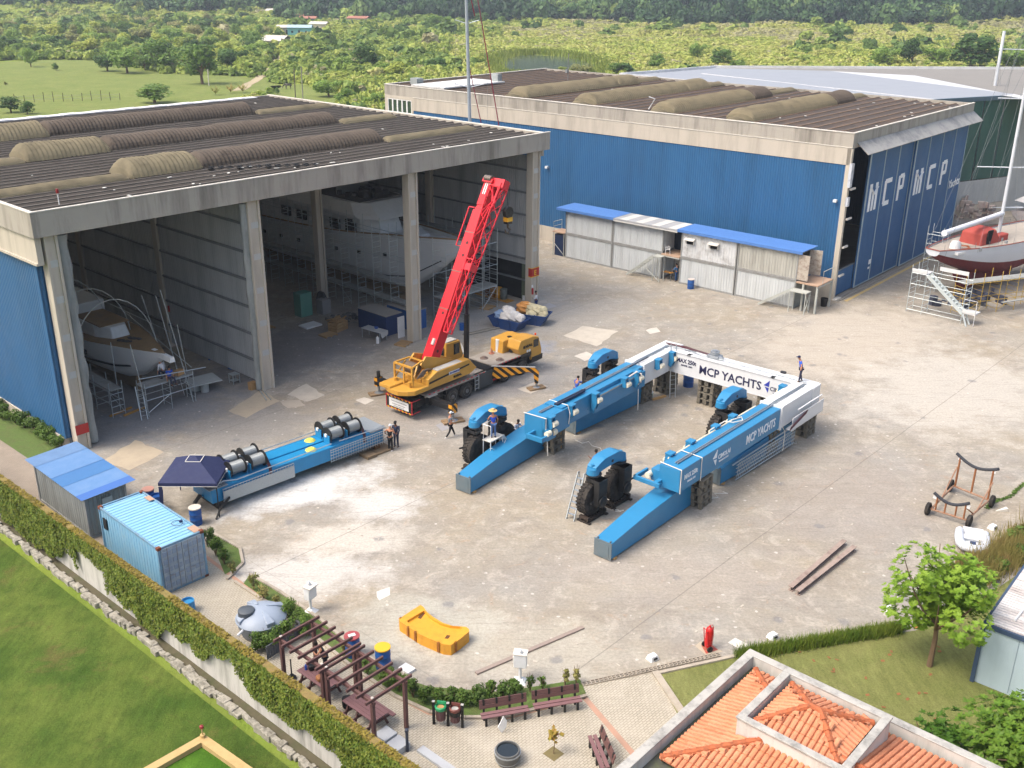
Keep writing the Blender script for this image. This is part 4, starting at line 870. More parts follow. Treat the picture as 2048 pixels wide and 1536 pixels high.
# ladders
ALU = mat('aluminium', 'b5bcc0', .35, .7)
def ladder(label, p, q, w=.42, n=12, group=None):
    p = Vector(p); q = Vector(q); t_ = thing('ladder', label, 'ladder', p, 0, group); d = q-p; s_ = d.cross(Vector((0, 0, 1))).normalized()*w/2; b = MB()
    b.bar(s_, d+s_, .05, .07); b.bar(-s_, d-s_, .05, .07); b.build('rails', ALU, t_); b = MB()
    for i in range(1, n): b.tube([d*i/n+s_, d*i/n-s_], .018, 5)
    b.build('rungs', ALU, t_); return t_
a = W(1345, 795); ladder('wooden-footed ladder leaning on the white beam corner', a, Vector((11.35, 67.3, 3.9)), .42, 12)
def stepladder(label, loc, rz, h, w=.5):
    t_ = thing('step_ladder', label, 'ladder', loc, rz); b = MB()
    for y in (-w/2, w/2): b.bar((0, y, 0), (h*.42, y*.8, h), .05, .09)
    b.build('front_rails', ALU, t_); b = MB()
    for y in (-w/2, w/2): b.bar((h*.75, y, 0), (h*.45, y*.8, h), .04, .05)
    b.build('rear_rails', ALU, t_); b = MB(); n = int(h/.28)
    for i in range(1, n): b.cbox((h*.42*i/n, 0, h*i/n), (.14, w*.85, .03))
    b.build('treads', ALU, t_); return t_
stepladder('aluminium step ladder beside the front right bogie', W(1140, 1040), R(55), 2.5)
# work platform with guard rail, the straw-hatted man stands on it
P0 = Vector((-1.1, 55.8, 0)); t_ = thing('work_platform', 'white metal stair platform between the left bogie and the long blue leg', 'platform', (P0.x, P0.y, 0), R(54))
b = MB()
for x in (-.6, .6):
    for y in (-.25, .3): b.tube([(x*1.1, y, 0), (x, y, 1.9)], .03)
b.tube([(-.7, -.4, .9), (.7, -.4, .9)], .02); b.tube([(-.78, -.44, .3), (.7, -.4, 1.6)], .02); b.tube([(.78, -.44, .3), (-.7, -.4, 1.6)], .02); b.build('legs', WHT, t_)
MB().box(-.65, -.3, 1.9, .65, .35, 1.96).build('deck', CAP, t_)
b = MB(); b.tube([(-.6, .3, 1.95), (-.6, .3, 2.95), (.6, .3, 2.95), (.6, .3, 1.95)], .025); b.tube([(-.6, .3, 2.95), (-.6, -.25, 2.95), (-.6, -.25, 1.95)], .025); b.build('guard_rail', WHT, t_)
b = MB(); b.bar((.65, -.25, 1.9), (2.0, -.2, .05), .04, .18); b.bar((.65, .3, 1.9), (2.0, .3, .05), .04, .18)
for i in range(1, 8): b.cbox((.65+1.35*i/8, .03, 1.9*(1-i/8)), (.2, .5, .03))
b.build('steps', CAP, t_)
# scraps of strap on the ground
for i, (q, pts) in enumerate([((1150, 880), [(0, 0), (.6, -.3), (.9, .1), (1.3, -.4), (1.9, -.5), (2.1, -.9)]), ((1400, 1000), [(0, 0), (.9, .7), (.6, 1.1), (1.3, 1.4), (1.0, 1.5)]), ((1575, 890), [(0, 0), (.3, .3), (.1, .5), (.5, .4), (.4, .8)]), ((1225, 1020), [(0, 0), (.3, .1), (.5, 0), (.2, -.1), (.6, .2)])]):
    a = W(*q); b = MB(); b.tube([(x, y, .02) for x, y in pts], .022, 4); tagm(b, 'loose_strap', ROPE, (a.x, a.y, 0), -.4, ['white tangled strap on the floor by the left crib stack', 'white strap on the floor by the front right crib stack', 'white rope heap on the floor below the right white joint', 'white rope end by the front right bogie'][i], 'strap', 'loose straps')
# ================================================================ blue winch beam on the left
WO = Vector((-16.55, 49.75, 0)); WBm = thing('winch_beam', 'long blue twin beam carrying eight cable winches, grey railings strapped to its near side', 'crane beam', WO, R(44.6))
BL3 = mat('winch_beam_blue', '1f7fb2', .35, var=.05, dirt='1d6a95', da=.3)
b = MB(); b.box(0, 0, .55, 11.9, 1.0, 1.4); b.box(0, 1.15, .55, 11.9, 2.2, 1.4); b.box(0, 1.0, .7, 11.9, 1.15, 1.25); b.build('twin_beam', BL3, WBm, bevel=.02)
b = MB(); b.box(-.15, -.05, 1.4, 1.0, 2.25, 1.46); b.box(10.9, -.05, 1.4, 12.1, 2.25, 1.46); b.build('grating_deck', mat('grating', '8a939a', .6, .3, var=.3, vs=14), WBm)
b = MB(); b.box(.3, .1, .1, .7, 2.1, .55); b.build('end_foot', BLK2, WBm); b = MB(); b.box(11.3, .1, .12, 11.7, 2.1, .55); b.build('end_foot', mat('rusty_brown', '6d4a2c', .8), WBm)
tagm(MB().box(11.0, -.5, 0, 12.3, .6, .12).box(10.2, -.6, 0, 10.9, .3, .2), 'timber_block', mat('old_timber', '7d6b54', .85), WO, R(44.6), 'old timber blocks under the far end of the winch beam', 'timber')
def winch(x, y):
    g = MB(); g.box(x-.5, y-.4, 1.4, x+.5, y+.4, 1.52); g.box(x-.56, y-.3, 1.4, x-.5, y+.3, 2.0); g.box(x+.5, y-.3, 1.4, x+.56, y+.3, 2.0); w_ = g.build('winch', BL3, WBm)
    g = MB()
    for s_ in (-.5, .42): g.revolve([(.02, 0), (.47, 0), (.47, .06), (.02, .06)], (x+s_, y, 2.0), 'X', 22)
    g.build('flange', BLK, w_, smooth=True)
    g = MB(); rings = [(.34+.018*(i % 2), -.43+.86*i/22) for i in range(23)]; g.revolve([(.02, -.43)]+rings+[(.02, .43)], (x, y, 2.0), 'X', 20); g.build('cable_drum', mat('wire_rope', '878d90', .45, .5), w_)
    g = MB(); g.cbox((x-.58, y, 2.0), (.1, .18, .18)); g.build('motor', WHT, w_)
for x0 in (1.9, 8.6):
    for dx in (0, 1.3):
        for y in (.55, 1.65): winch(x0+dx+(.15 if y > 1 else 0), y)
b = MB()
for x0 in (3.6, 10.3):
    for k in range(4): b.tube([(x0-.3+.06*k, .9, 2.2), (x0+.05*k, .4, 2.3), (x0+.1+.05*k, .05, 1.5), (x0+.06*k, -.12, 1.0)], .025, 5)
b.build('hoses', mat('hose_maroon', '4b2830', .5), WBm)
b = MB(); b.tube([(.1, .05, 1.55), (.8, .02, 1.7), (1.6, .02, 1.5), (8.0, .02, 1.62)], .035); b.tube([(8.6, .02, 1.62), (11.2, .02, 1.55), (12.0, .02, 1.6)], .035); b.tube([(4.5, 2.22, 1.6), (9.5, 2.22, 1.6)], .03)
for x0, x1 in ((.6, 5.2), (7.8, 12.2)):
    for z in (.55, .75, .95, 1.15, 1.3): b.tube([(x0, -.12-.04*z, z), (x1, -.12-.04*z, z+.05)], .025, 5)
    n = int((x1-x0)/.18)
    for i in range(n+1): x = x0+(x1-x0)*i/n; b.tube([(x, -.2, .5), (x, -.2, 1.35)], .014, 4)
b.build('railing_sections', mat('galvanised', 'a9b2b8', .4, .5), WBm)
MB().box(.6, -.24, .5, 5.2, -.22, 1.2).build('mesh_panel', mat('mesh_grey', '9fa6aa', .5, .3, var=.25, vs=16), WBm)
b = MB()
for x, y in ((6.9, .55), (7.6, 1.7)): b.revolve([(.02, .1), (.2, .12), (.3, .05), (.36, 0)], (x, y, 1.41), 'Z', 9)
b.build('yellow_plastic', mat('yellow_plastic', 'c3c05a', .6), WBm)
b = MB(); b.tube([(.9, -.3, .75), (.1, -.5, .3), (-.3, -.8, .05)], .06, 6); b.tube([(.9, -.3, .8), (.2, -.4, .4), (0, -.5, .05)], .05, 6); b.tube([(-.1, 1.2, .7), (-.4, 1.3, .3), (-.3, 1.6, .05)], .12, 6); b.build('dangling_hoses', BLK, WBm)
text('C', .5, WL, WBm, Matrix.Translation((.35, .25, 1.475)) @ Matrix.Rotation(R(-44), 4, 'Z'), name='letter_mark', ext=.004)
# ================================================================ tent
TN = mat('tent_navy', '232b4f', .75, var=.08, dirt='333c60', da=.3); cx_, cy_ = -17.65, 50.85
t_ = thing('pop_up_tent', 'navy square pop-up tent over the near end of the winch beam', 'tent', (cx_, cy_, 0))
b = MB(); w = 1.6; q = .42
b.add([(-w, -w, 2.1), (w, -w, 2.1), (w, w, 2.1), (-w, w, 2.1), (-q, -q+.1, 2.75), (q, -q+.1, 2.75), (q, q+.1, 2.75), (-q, q+.1, 2.75), (0, .1, 2.95)], [(0, 1, 5, 4), (1, 2, 6, 5), (2, 3, 7, 6), (3, 0, 4, 7), (4, 5, 8), (5, 6, 8), (6, 7, 8), (7, 4, 8)])
for a, c in (((-w, -w), (w, -w)), ((w, -w), (w, w)), ((w, w), (-w, w)), ((-w, w), (-w, -w))): b.add([(*a, 2.1), (*c, 2.1), (*c, 1.9), (*a, 1.9)], [(0, 1, 2, 3)])
b.build('canopy', TN, t_); b = MB()
for a, c in (((-q, -q+.1), (q, -q+.1)), ((q, -q+.1), (q, q+.1)), ((q, q+.1), (-q, q+.1)), ((-q, q+.1), (-q, -q+.1))): b.bar((*a, 2.775), (*c, 2.775), .03)
for a, c in (((-w, -w), (w, -w)), ((w, -w), (w, w)), ((w, w), (-w, w)), ((-w, w), (-w, -w))): b.bar((*a, 1.9), (*c, 1.9), .025)
b.build('white_piping', ROPE, t_)
for x, y in ((-1.55, -1.55), (1.55, -1.55), (1.55, 1.55), (-1.55, 1.55)):
    b = MB(); b.bar((x, y, 0), (x, y, 2.1), .05); b.build('pole', BLK if x > 0 else TN, t_)
b = MB(); b.loft([[(-1.6, -1.6, z), (-1.42-.05*math.sin(z*3), -1.6, z), (-1.5, -1.45, z)] for z in (.1, .6, 1.1, 1.6, 1.95)]); b.build('corner_curtain', TN, t_)
# ================================================================ mobile crane
CY = mat('crane_yellow', 'c0903c', .4, var=.06, vs=1, dirt='8d6a2c', da=.3, spec=.45); CRED = mat('boom_red', 'bf1526', .4, var=.06, vs=.8, dirt='7d1420', da=.25, ds=.5); CRL = mat('jib_red', 'cb2233', .45)
DK = mat('deck_plate', '9b948b', .6, .1, var=.12, dirt='6b645b', da=.5); GLS = mat('cab_glass', '1c2326', .1, spec=.7); GREYP = mat('top_cover_grey', 'a5a4a0', .6, dirt='7b786f', da=.4)
TC_ = thing('mobile_crane', 'yellow truck crane with raised red boom parked in front of the open hangar', 'crane', (-7.4, 63.5, 0), R(49.4))
b = MB(); b.box(.3, -1.05, .75, 12.2, 1.05, 1.25); b.box(0, -1.0, .6, .8, 1.0, 1.4); b.box(5.9, -1.25, .5, 7.9, -1.0, 1.5); b.box(5.9, 1.0, .5, 7.9, 1.25, 1.5); b.box(12.0, -1.1, .55, 13.2, 1.1, .95); b.build('chassis', BLK2, TC_, bevel=.02)
b = MB(); b.box(.9, -1.28, 1.42, 7.0, 1.28, 1.5); b.box(7.9, -1.28, 1.55, 10.9, 1.28, 1.63); b.extx([(-1.28, 1.3), (-1.2, 1.3), (-1.2, 1.42), (-1.28, 1.42)], .9, 7); b.build('deck', DK, TC_)
b = MB(); b.box(7.0, -1.2, 1.3, 8.0, 1.2, 1.56); b.build('dark_deck', BLK2, TC_)
b = MB()
for i in range(14): b.box(1.2+i*.42, -1.3, 1.42, 1.4+i*.42, -1.282, 1.5)
for i in range(8): b.box(8+i*.36, -1.3, 1.54, 8.16+i*.36, -1.282, 1.62)
b.build('reflectors', mat('reflector', 'b73a44', .4), TC_)
def wheel(x, y, r=.58, w=.42):
    b = MB(); s_ = -1 if y < 0 else 1; b.revolve([(r*.6, -w/2), (r*.92, -w/2), (r, -w*.36), (r, w*.36), (r*.92, w/2), (r*.6, w/2)], (x, y, r), 'Y', 28); w_ = b.build('wheel', mat('truck_tyre', '343331', .85, dirt='67615a', da=.6), TC_, smooth=True)
    b = MB(); b.revolve([(.02, 0), (.13, s_*.05), (.15, -s_*.06), (.3, -s_*.1), (r*.62, s_*.03), (r*.62, -s_*.12), (.02, -s_*.14)], (x, y+s_*w/2*.95, r), 'Y', 22); b.build('rim', mat('rim_grey', '77797a', .5, .3), w_, smooth=True)
for x in (3.55, 5.0, 9.1, 11.1):
    for y in (-1.08, 1.08): wheel(x, y)
b = MB(); b.box(2.8, -1.3, 1.22, 5.8, -1.02, 1.28); b.box(2.85, -1.3, .9, 2.95, -1.02, 1.28); b.box(8.2, -1.3, 1.25, 12, -1.05, 1.32); b.build('mudguards', BLK2, TC_)
MB().box(5.9, -1.32, .35, 7.7, -1.252, 1.45).build('tool_box', mat('box_slate', '3f4447', .5), TC_, bevel=.02)
b = MB()
for x in (5.75, 6.15): b.tube([(x, -1.36, .35), (x, -1.36, 1.45)], .025)
for z in (.5, .8, 1.1, 1.4): b.tube([(5.75, -1.36, z), (6.15, -1.36, z)], .02)
b.build('ladder', ALU, TC_)
b = MB(); b.box(7.75, -1.3, .55, 8.5, -1.25, .63); b.box(7.75, -1.3, .8, 8.5, -1.25, .88); b.build('red_rails', CRED, TC_)
# cab: full-width low cab at the front
b = MB(); b.ext([(13.3, .75), (13.35, 1.5), (13.0, 2.55), (12.3, 2.75), (10.9, 2.72), (10.6, 2.1), (10.9, 1.6), (12.1, 1.6), (12.15, .75)], -1.25, -.05); b.ext([(12.9, 1.6), (12.7, 2.5), (12.1, 2.65), (10.3, 2.6), (10.2, 1.6)], -.05, 1.2)
cab = b.build('cab', CY, TC_, bevel=.06)
b = MB(); b.box(12.35, -1.265, 1.85, 12.95, -1.252, 2.45); b.build('window', GLS, cab); b = MB(); b.loft([[(13.33, y, 1.6), (13.06, y, 2.42), (13.05, y, 2.42), (13.3, y, 1.6)] for y in (-1.15, -.15)]); b.build('windscreen', GLS, cab)
b = MB(); b.box(10.9, -1.27, 1.35, 12.1, -.05, 1.62); b.ext([(12.1, .7), (13.4, .7), (13.42, 1.1), (12.2, 1.1)], -1.29, -.01); b.build('cab_skirt', BLK2, cab)
b = MB(); b.cyl(11.3, .2, 2.6, 2.66, .2, 12); b.tube([(10.9, -.35, 1.7), (10.9, -.35, 2.1)], .22, 10); b.build('cab_fittings', BLK2, cab); MB().cyl(13.0, -.9, 2.6, 2.75, .07, 8).build('beacon', mat('beacon_orange', 'd8481c', .3), cab)
MB().cyl(10.35, .55, 1.63, 2.6, .17, 14).build('white_cylinder', WHT, TC_); b = MB(); b.cyl(9.7, .6, 1.63, 1.7, .22, 12); b.cyl(9.7, .6, 1.7, 2.1, .1, 10, .02); b.build('traffic_cone', mat('cone_faded', 'a86f5a', .7), TC_)
for x, y in ((8.6, .35), (9.1, -.75)): b = MB(); b.revolve([(.02, .16), (.16, .14), (.2, .05), (.3, .04), (.32, 0)], (x, y, 1.63), 'Z', 14); b.build('deck_cap', mat('rusty_cap', '6b5c55', .6), TC_)
text('IDEAL', .26, BLK, cab, facing((11.15, -1.275, 2.05), (1, 0, .05)), sx=1.5, bold=.012)
b = MB(); b.cyl(0, 0, 0, .02, .11, 12)
for x in (11.65, 11.9): o = b.build('round_sticker', WHT, cab); o.matrix_local = Matrix.Translation((x, -1.257, 1.75)) @ Matrix.Rotation(R(90), 4, 'X')
# superstructure
b = MB(); b.cyl(4.3, 0, 1.5, 1.78, .85, 24); b.build('slew_ring', BLK2, TC_)
S = thing('x', 'x', 'x'); bpy.data.objects.remove(S)
b = MB(); b.prism([(-.6, -1.15), (-.2, -1.45), (1.3, -1.45), (1.3, .9), (-.75, .9), (-1.0, .3), (-1.0, -.6)], 1.85, 2.2); b.build('counterweight', CY, TC_, bevel=.05)
b = MB(); b.prism([(-1.0, .1), (-1.0, 1.2), (.5, 1.25), (.7, .1)], 2.1, 2.35); b.build('counterweight_top', CY, TC_, bevel=.04)
b = MB(); b.ext([(1.0, 1.85), (5.2, 1.85), (5.9, 2.15), (5.1, 3.0), (1.9, 2.95), (1.1, 2.6)], -1.42, -.75); b.ext([(1.0, 1.8), (5.6, 1.8), (4.6, 2.6), (1.0, 2.5)], -.75, .9); turret = b.build('turret', CY, TC_, bevel=.06)
b = MB(); b.box(2.0, -1.36, 2.965, 4.9, -.8, 2.99); b.build('top_cover', GREYP, turret)
b = MB(); b.loft([[(1.15, -1.425, 2.25), (1.15, -1.432, 2.25), (1.15, -1.432, 2.4), (1.15, -1.425, 2.4)], [(5.1, -1.425, 2.55), (5.1, -1.432, 2.55), (5.1, -1.432, 2.67), (5.1, -1.425, 2.67)]]); b.build('dark_stripe', BLK, turret)
MB().box(3.05, -1.438, 2.37, 4.1, -1.433, 2.6).build('name_plate', WHT, turret); text('ZOOMLION', .17, mat('plate_blue', '283c86', .5), turret, facing((3.1, -1.442, 2.42), (1, 0, .05)), sx=1.05, bold=.006); text('IDEAL', .2, BLK, turret, facing((3.5, -1.436, 2.05), (1, 0, .06)), sx=1.5, bold=.01)
b = MB(); b.ext([(2.2, 2.5), (5.4, 2.5), (4.2, 3.0), (2.6, 3.6), (1.7, 3.9), (1.2, 3.4)], -.62, -.48); b.ext([(2.2, 2.5), (5.4, 2.5), (4.2, 3.0), (2.6, 3.6), (1.7, 3.9), (1.2, 3.4)], .5, .64)
b.build('side_plates', CY, turret, bevel=.01)
b = MB()
for y in (-.9, .8):
    b.bar((.1, y, 2.3), (.1, y, 3.6), .12); b.bar((.1, y, 3.6), (1.3, y*.7, 3.7), .1); b.bar((.1, y, 2.5), (.9, y*.7, 3.6), .09); b.tube([(.0, y*.8, 2.2), (.0, y*.8, 2.6)], .13, 8)
b.bar((.1, -.9, 3.6), (.1, .8, 3.6), .12); b.bar((.1, -.9, 3.1), (.1, .8, 3.1), .08); b.bar((1.3, -.6, 3.7), (1.3, .6, 3.7), .09); b.bar((.1, -.1, 2.3), (.1, -.1, 3.6), .1); b.build('rear_gantry', CY, TC_)
b = MB(); b.tube([(1.0, -.45, 3.15), (1.0, .45, 3.15)], .4, 18); b.build('hoist_winch', mat('rope_brown', '5e5043', .6, var=.2, vs=8), TC_); b = MB()
for k in range(5): b.tube([(.5+.15*k, -.9, 2.7), (1.0+.1*k, -1.0, 3.2), (1.7+.15*k, -.8, 2.9)], .04)
b.build('hydraulic_lines', mat('hose_brownish', '6d6258', .5), TC_)
# operator cab on the left of the boom
b = MB(); b.ext([(4.9, 1.9), (6.6, 1.9), (6.7, 2.5), (6.4, 3.55), (5.0, 3.6)], .7, 1.55); oc = b.build('operator_cab', CY, TC_, bevel=.05)
b = MB(); b.box(5.75, .685, 2.6, 6.35, .698, 3.4); b.box(4.885, .85, 2.7, 4.898, 1.4, 3.3); b.loft([[(6.62, y, 2.5), (6.4, y, 3.4), (6.42, y, 3.42), (6.69, y, 2.5)] for y in (.78, 1.48)]); b.build('window', GLS, oc)
b = MB(); b.box(5.1, .8, 3.62, 6.2, 1.45, 3.66); b.build('roof_hatch', GREYP, oc); b = MB(); b.cyl(3.6, .75, 2.6, 3.05, .35, 16); b.build('air_filter', GREYP, TC_)
# boom
bf = Vector((2.75, 0, 3.35)); bt_ = Vector((9.05, 0, 14.6)); bd = (bt_-bf).normalized(); L_ = (bt_-bf).length
ang = math.atan2(bd.z, bd.x); TB = Matrix.Translation(bf) @ Matrix.Rotation(-ang, 4, 'Y')     # x along the boom, z up off its back
b = MB(TB); b.extx([(-.42, -.4), (-.3, -.55), (.3, -.55), (.42, -.4), (.42, .45), (-.42, .45)], -.3, L_*.83); boom = b.build('boom', CRED, TC_, bevel=.03)
b = MB(TB)
for k, s_ in enumerate((.88, .8, .72, .64)): b.extx([(-.4*s_, -.5*s_), (.4*s_, -.5*s_), (.4*s_, .42*s_), (-.4*s_, .42*s_)], L_*.83+k*.16-.2, L_*.83+k*.16+.2)
b.box(L_*.86, -.36, -.75, L_+.25, .36, .35); b.box(L_-.2, -.45, .1, L_+.1, .45, .5); b.build('boom_sections', CRED, boom, bevel=.02)
b = MB(TB)
for x in (.83, .86, .89): b.box(L_*x, -.43, -.52, L_*x+.05, .43, -.47)
for x in (.27, .48, .7): b.box(L_*x, -.44, .4, L_*x+.06, .44, .47); b.box(L_*x, -.46, -.3, L_*x+.05, -.42, .47)
b.tube([(L_+.1, -.3, .4), (L_+.1, .3, .4)], .22, 14); b.tube([(L_+.05, -.3, -.6), (L_+.05, .3, -.6)], .25, 14); b.build('sheaves', mat('dull_steel', '6c625c', .5, .4), boom)
b = MB(TB)
for x in (.6, 3.3, 4.2, 7.4, 8.2): b.tube([(x, -.44, .05), (x, -.425, .05)], .11, 12)
for x in (3.2, 7.4, 8.3): b.tube([(x, -.1, .448), (x, -.1, .462)], .11, 12)
b.build('round_holes', mat('hole_dark', '4a1018', .6), boom)
b = MB(TB); b.tube([(.9, -.15, .455), (1.35, -.15, .455)], .13, 10); b.build('oval_mark', mat('mark_grey', 'c4b7b2', .5), boom)
b = MB(TB)
b.tube([(L_*.84, .44, .3), (L_*.84, .95, .3), (L_*.84-.05, .95, .3), (L_*.62, .95, .3), (L_*.62, .44, .3)], .05, 6); b.build('side_rail', CRL, boom)
# folding lattice jib stowed along the boom's right side
b = MB(TB); jy0, jy1, jz0, jz1 = -1.05, -.5, -.55, .5
x0j, x1j = 2.0, L_*.97
def jp(x, k):
    f = (x-x0j)/(x1j-x0j); w = .24+.3*f
    return [(x, -.78-w, .15-w*.9), (x, -.78+w*.6, .15-w*.9), (x, -.78+w*.6, .15+w*.9), (x, -.78-w, .15+w*.9)][k]
for k in range(4): b.tube([jp(x0j, k), jp(x1j, k)], .055, 6)
n = 11
for i in range(n):
    xa = x0j+(x1j-x0j)*i/n; xb = x0j+(x1j-x0j)*(i+1)/n
    for k in range(4): k2 = (k+1) % 4; b.tube([jp(xa, k), jp(xb, k2)] if i % 2 else [jp(xa, k2), jp(xb, k)], .03, 5)
for xx in (x0j, (x0j+x1j)/2, x1j):
    for k in range(4): b.tube([jp(xx, k), jp(xx, (k+1) % 4)], .04, 5)
for (p, q) in (((L_*.97, -.5, .3), (L_*.86, -1.3, .6)), ((L_*.86, -1.3, .6), (L_*.99, -1.55, .75)), ((L_*.8, -.6, .5), (L_*.88, -1.45, .9)), ((L_*.7, -.5, .4), (L_*.85, -1.4, .9)), ((L_*.84, -1.5, .9), (L_*1.02, -1.25, -.2)), ((L_*.84, -1.5, .9), (L_*.6, -1.2, .5)), ((L_*1.0, -.4, -.2), (L_*1.02, -1.25, -.2))): b.tube([p, q], .06, 6)
b.build('lattice_jib', CRL, boom)
b = MB(TB); b.box(L_*.97, -1.35, -.35, L_+.25, -.36, .3); b.box(L_*.5, -1.2, -.1, L_*.54, -.42, .5); b.build('jib_bracket', CRL, boom, bevel=.02)
b = MB(TB)
for k in range(3): b.box(L_*.92, -.25+k*.17, .354, L_*.99, -.17+k*.17, .362)
b.build('white_stripes', WHT, boom)
b = MB(); c0, c1 = Vector((6.3, 0, 2.1)), TB @ Vector((L_*.52, 0, -.55)); b.tube([c0, c0+(c1-c0)*.52], .2, 14); o = b.build('lift_cylinder', BLK2, TC_); b = MB(); b.tube([c0+(c1-c0)*.5, c1], .13, 12); b.build('cylinder_rod', mat('rod_dark', '3c2b33', .3, .5), o)
# hook block hanging from the head
hx = TB @ Vector((L_+.1, -.9, -.8)); b = MB(); b.tube([hx+Vector((0, -.1, 0)), hx+Vector((-.1, -.1, -1.4))], .02, 4); b.tube([hx+Vector((.1, .1, 0)), hx+Vector((0, .1, -1.4))], .02, 4); b.build('hoist_rope', BLK, TC_)
hc = hx+Vector((-.05, 0, -2.0)); b = MB(); b.revolve([(.02, -.18), (.42, -.16), (.42, .16), (.02, .18)], hc+Vector((0, 0, .2)), 'Y', 18); b.cbox(hc-Vector((0, 0, .35)), (.5, .4, .5)); hk = b.build('hook_block', BLK, TC_, bevel=.02)
MB().cbox(hc-Vector((0, 0, .28)), (.54, .42, .3)).build('yellow_band', YEL, hk); b = MB(); b.tube([hc+Vector((.0, 0, -.6)), hc+Vector((0, 0, -.85)), hc+Vector((.2, 0, -1.05)), hc+Vector((.05, 0, -1.3)), hc+Vector((-.25, 0, -1.15)), hc+Vector((-.3, 0, -.95))], [.1, .08, .09, .1, .07, .03], 8); b.build('hook', mat('hook_steel', '5b5247', .5, .3), hk, smooth=True)
# outriggers
def striped(name, par, poly, y0, y1, m1, m2, axis='x', step=.28, w=.13):
    b = MB(); b.ext(poly, y0, y1); o = b.build(name, m1, par, bevel=.01); return o
t = NT('hazard_stripes'); co = t.co(rot=(0, R(38), 0)); wv = t.wave(co, PI/10/.34, 'X', 'SAW'); HZ = t.fin(t.mix(t.ramp(wv, [(.48, 0.), (.52, 1.)]), '1d1a17', 'd08f22'), .5)
for sg, nm in ((-1, 0), (1, 1)):        # front pair: gooseneck arms
    b = MB(); y0, y1 = (sg*1.2, sg*3.9)
    TA = Matrix.Translation((9.6 if sg < 0 else 9.6, 0, 0)) @ Matrix.Rotation(0, 4, 'Z')
    T = Matrix.Translation((7.7, sg*1.3, 0)) @ Matrix.Rotation(sg*R(52), 4, 'Z')
    b = MB(T); b.ext([(-.1, .75), (.4, .75), (2.6, 1.35), (2.95, 1.2), (3.05, .45), (3.3, .45), (3.35, 1.3), (3.05, 1.65), (2.6, 1.68), (.1, 1.58)], -.09, .09); arm = b.build('outrigger_arm', HZ, TC_)
    b = MB(T); b.box(-.1, -.1, 1.68, 3.1, .1, 1.7); b.build('arm_top', GREYP, arm)
    b = MB(T); b.tube([(3.18, 0, .12), (3.18, 0, .5)], .09, 10); b.cyl(3.18, 0, .12, .2, .3, 10, .15); b.build('foot', mat('jack_steel', '8c9093', .4, .5), arm)
    P_ = TC_.matrix_world @ Vector() ; q = Matrix.Translation((-7.4, 63.5, 0)) @ Matrix.Rotation(R(49.4), 4, 'Z') @ T @ Vector((3.18, 0, 0))
    TMB = mat('outrigger_timber', '8a7459', .85, var=.2, dirt='5a4938', da=.5)
    tagm(MB().box(-.65, -.3, 0, .65, .02, .14).box(-.65, .05, 0, .65, .35, .14), 'timber_mat', TMB, (q.x, q.y, 0), R(28), ['timber mat under the striped front arm nearest the blue frame', 'timber mat under the far striped front arm'][nm], 'timber', 'outrigger mats', bevel=.02)
for sg, ex in ((-1, 3.35), (1, 3.95)):
    b = MB(); b.box(1.05, min(sg*.4, sg*1.5), .75, 1.75, max(sg*.4, sg*1.5), 1.35); b.box(1.15, min(sg*1.2, sg*ex), .85, 1.65, max(sg*1.2, sg*ex), 1.25); arm = b.build('outrigger_beam', BLK2, TC_, bevel=.02)
    b = MB(); b.box(1.1, sg*ex-.22, .75, 1.7, sg*ex-.2, 1.3) if 0 else b.cbox((1.4, sg*(ex+.02), 1.0), (.56, .3, .62)); b.build('hazard_end', HZ, arm)
    b = MB(); b.cyl(1.4, sg*ex, 1.3, 1.75, .13, 10); b.build('jack_top', BLK2, arm); b = MB(); b.cyl(1.4, sg*ex, .15, .8, .08, 10); b.cyl(1.4, sg*ex, .14, .22, .35, 12, .15); b.build('foot', mat('jack_steel', '8c9093', .4, .5), arm)
    q = Matrix.Translation((-7.4, 63.5, 0)) @ Matrix.Rotation(R(49.4), 4, 'Z') @ Vector((1.4, sg*ex, 0))
    tagm(MB().box(-.75, -.36, 0, .75, -.02, .14).box(-.75, .02, 0, .75, .36, .14), 'timber_mat', TMB, (q.x, q.y, 0), R(25), ['timber mat under the rear outrigger beside the walking man', 'timber mat under the rear outrigger on the hangar side'][(sg+1)//2], 'timber', 'outrigger mats', bevel=.02)
b = MB(); b.box(1.0, -1.55, 1.35, 1.8, -.6, 1.42); b.build('outrigger_cover', GREYP, TC_)
# tail frame with banner and hazard edging
b = MB()
for y in (-1.25, 1.25): b.tube([(-.35, y, .45), (-.35, y, 1.35)], .035); b.tube([(-.35, y, 1.35), (.4, y, 1.35)], .03); b.tube([(-.35, y, .45), (.4, y, .5)], .03)
b.tube([(-.35, -1.25, 1.35), (-.35, 1.25, 1.35)], .03); b.tube([(-.35, -1.25, .45), (-.35, 1.25, .45)], .03); tf = b.build('tail_frame', mat('tail_red', 'b8323a', .5, var=.4, vs=6), TC_)
MB().box(-.36, -1.2, .5, -.34, 1.2, 1.3).build('tail_panel', BLK2, tf)
b = MB()
for i in range(7): b.cbox((-.375, -1.05+i*.35, .47), (.02, .16, .09), 0, R(30)); b.cbox((-.375, -1.05+i*.35, 1.31), (.02, .16, .09), 0, R(30))
b.build('yellow_marks', YEL, tf); b = MB(); b.box(-.385, -.95, .6, -.37, .95, 1.2); bn = b.build('banner', WHT, tf)
text('CARGO LARGO E PESADO', .13, BLK, bn, facing((-.39, .85, .98), (0, -1, 0)), sx=.95) if 0 else None
b = MB()
for z, n_ in ((1.02, 12), (.82, 10), (.68, 8)):
    for i in range(n_): b.cbox((-.39, (n_/2-i)*.13-.06, z), (.006, .07+.02*(i % 3), .05))
b.build('banner_print', mat('print_grey', '77777a', .6), bn)
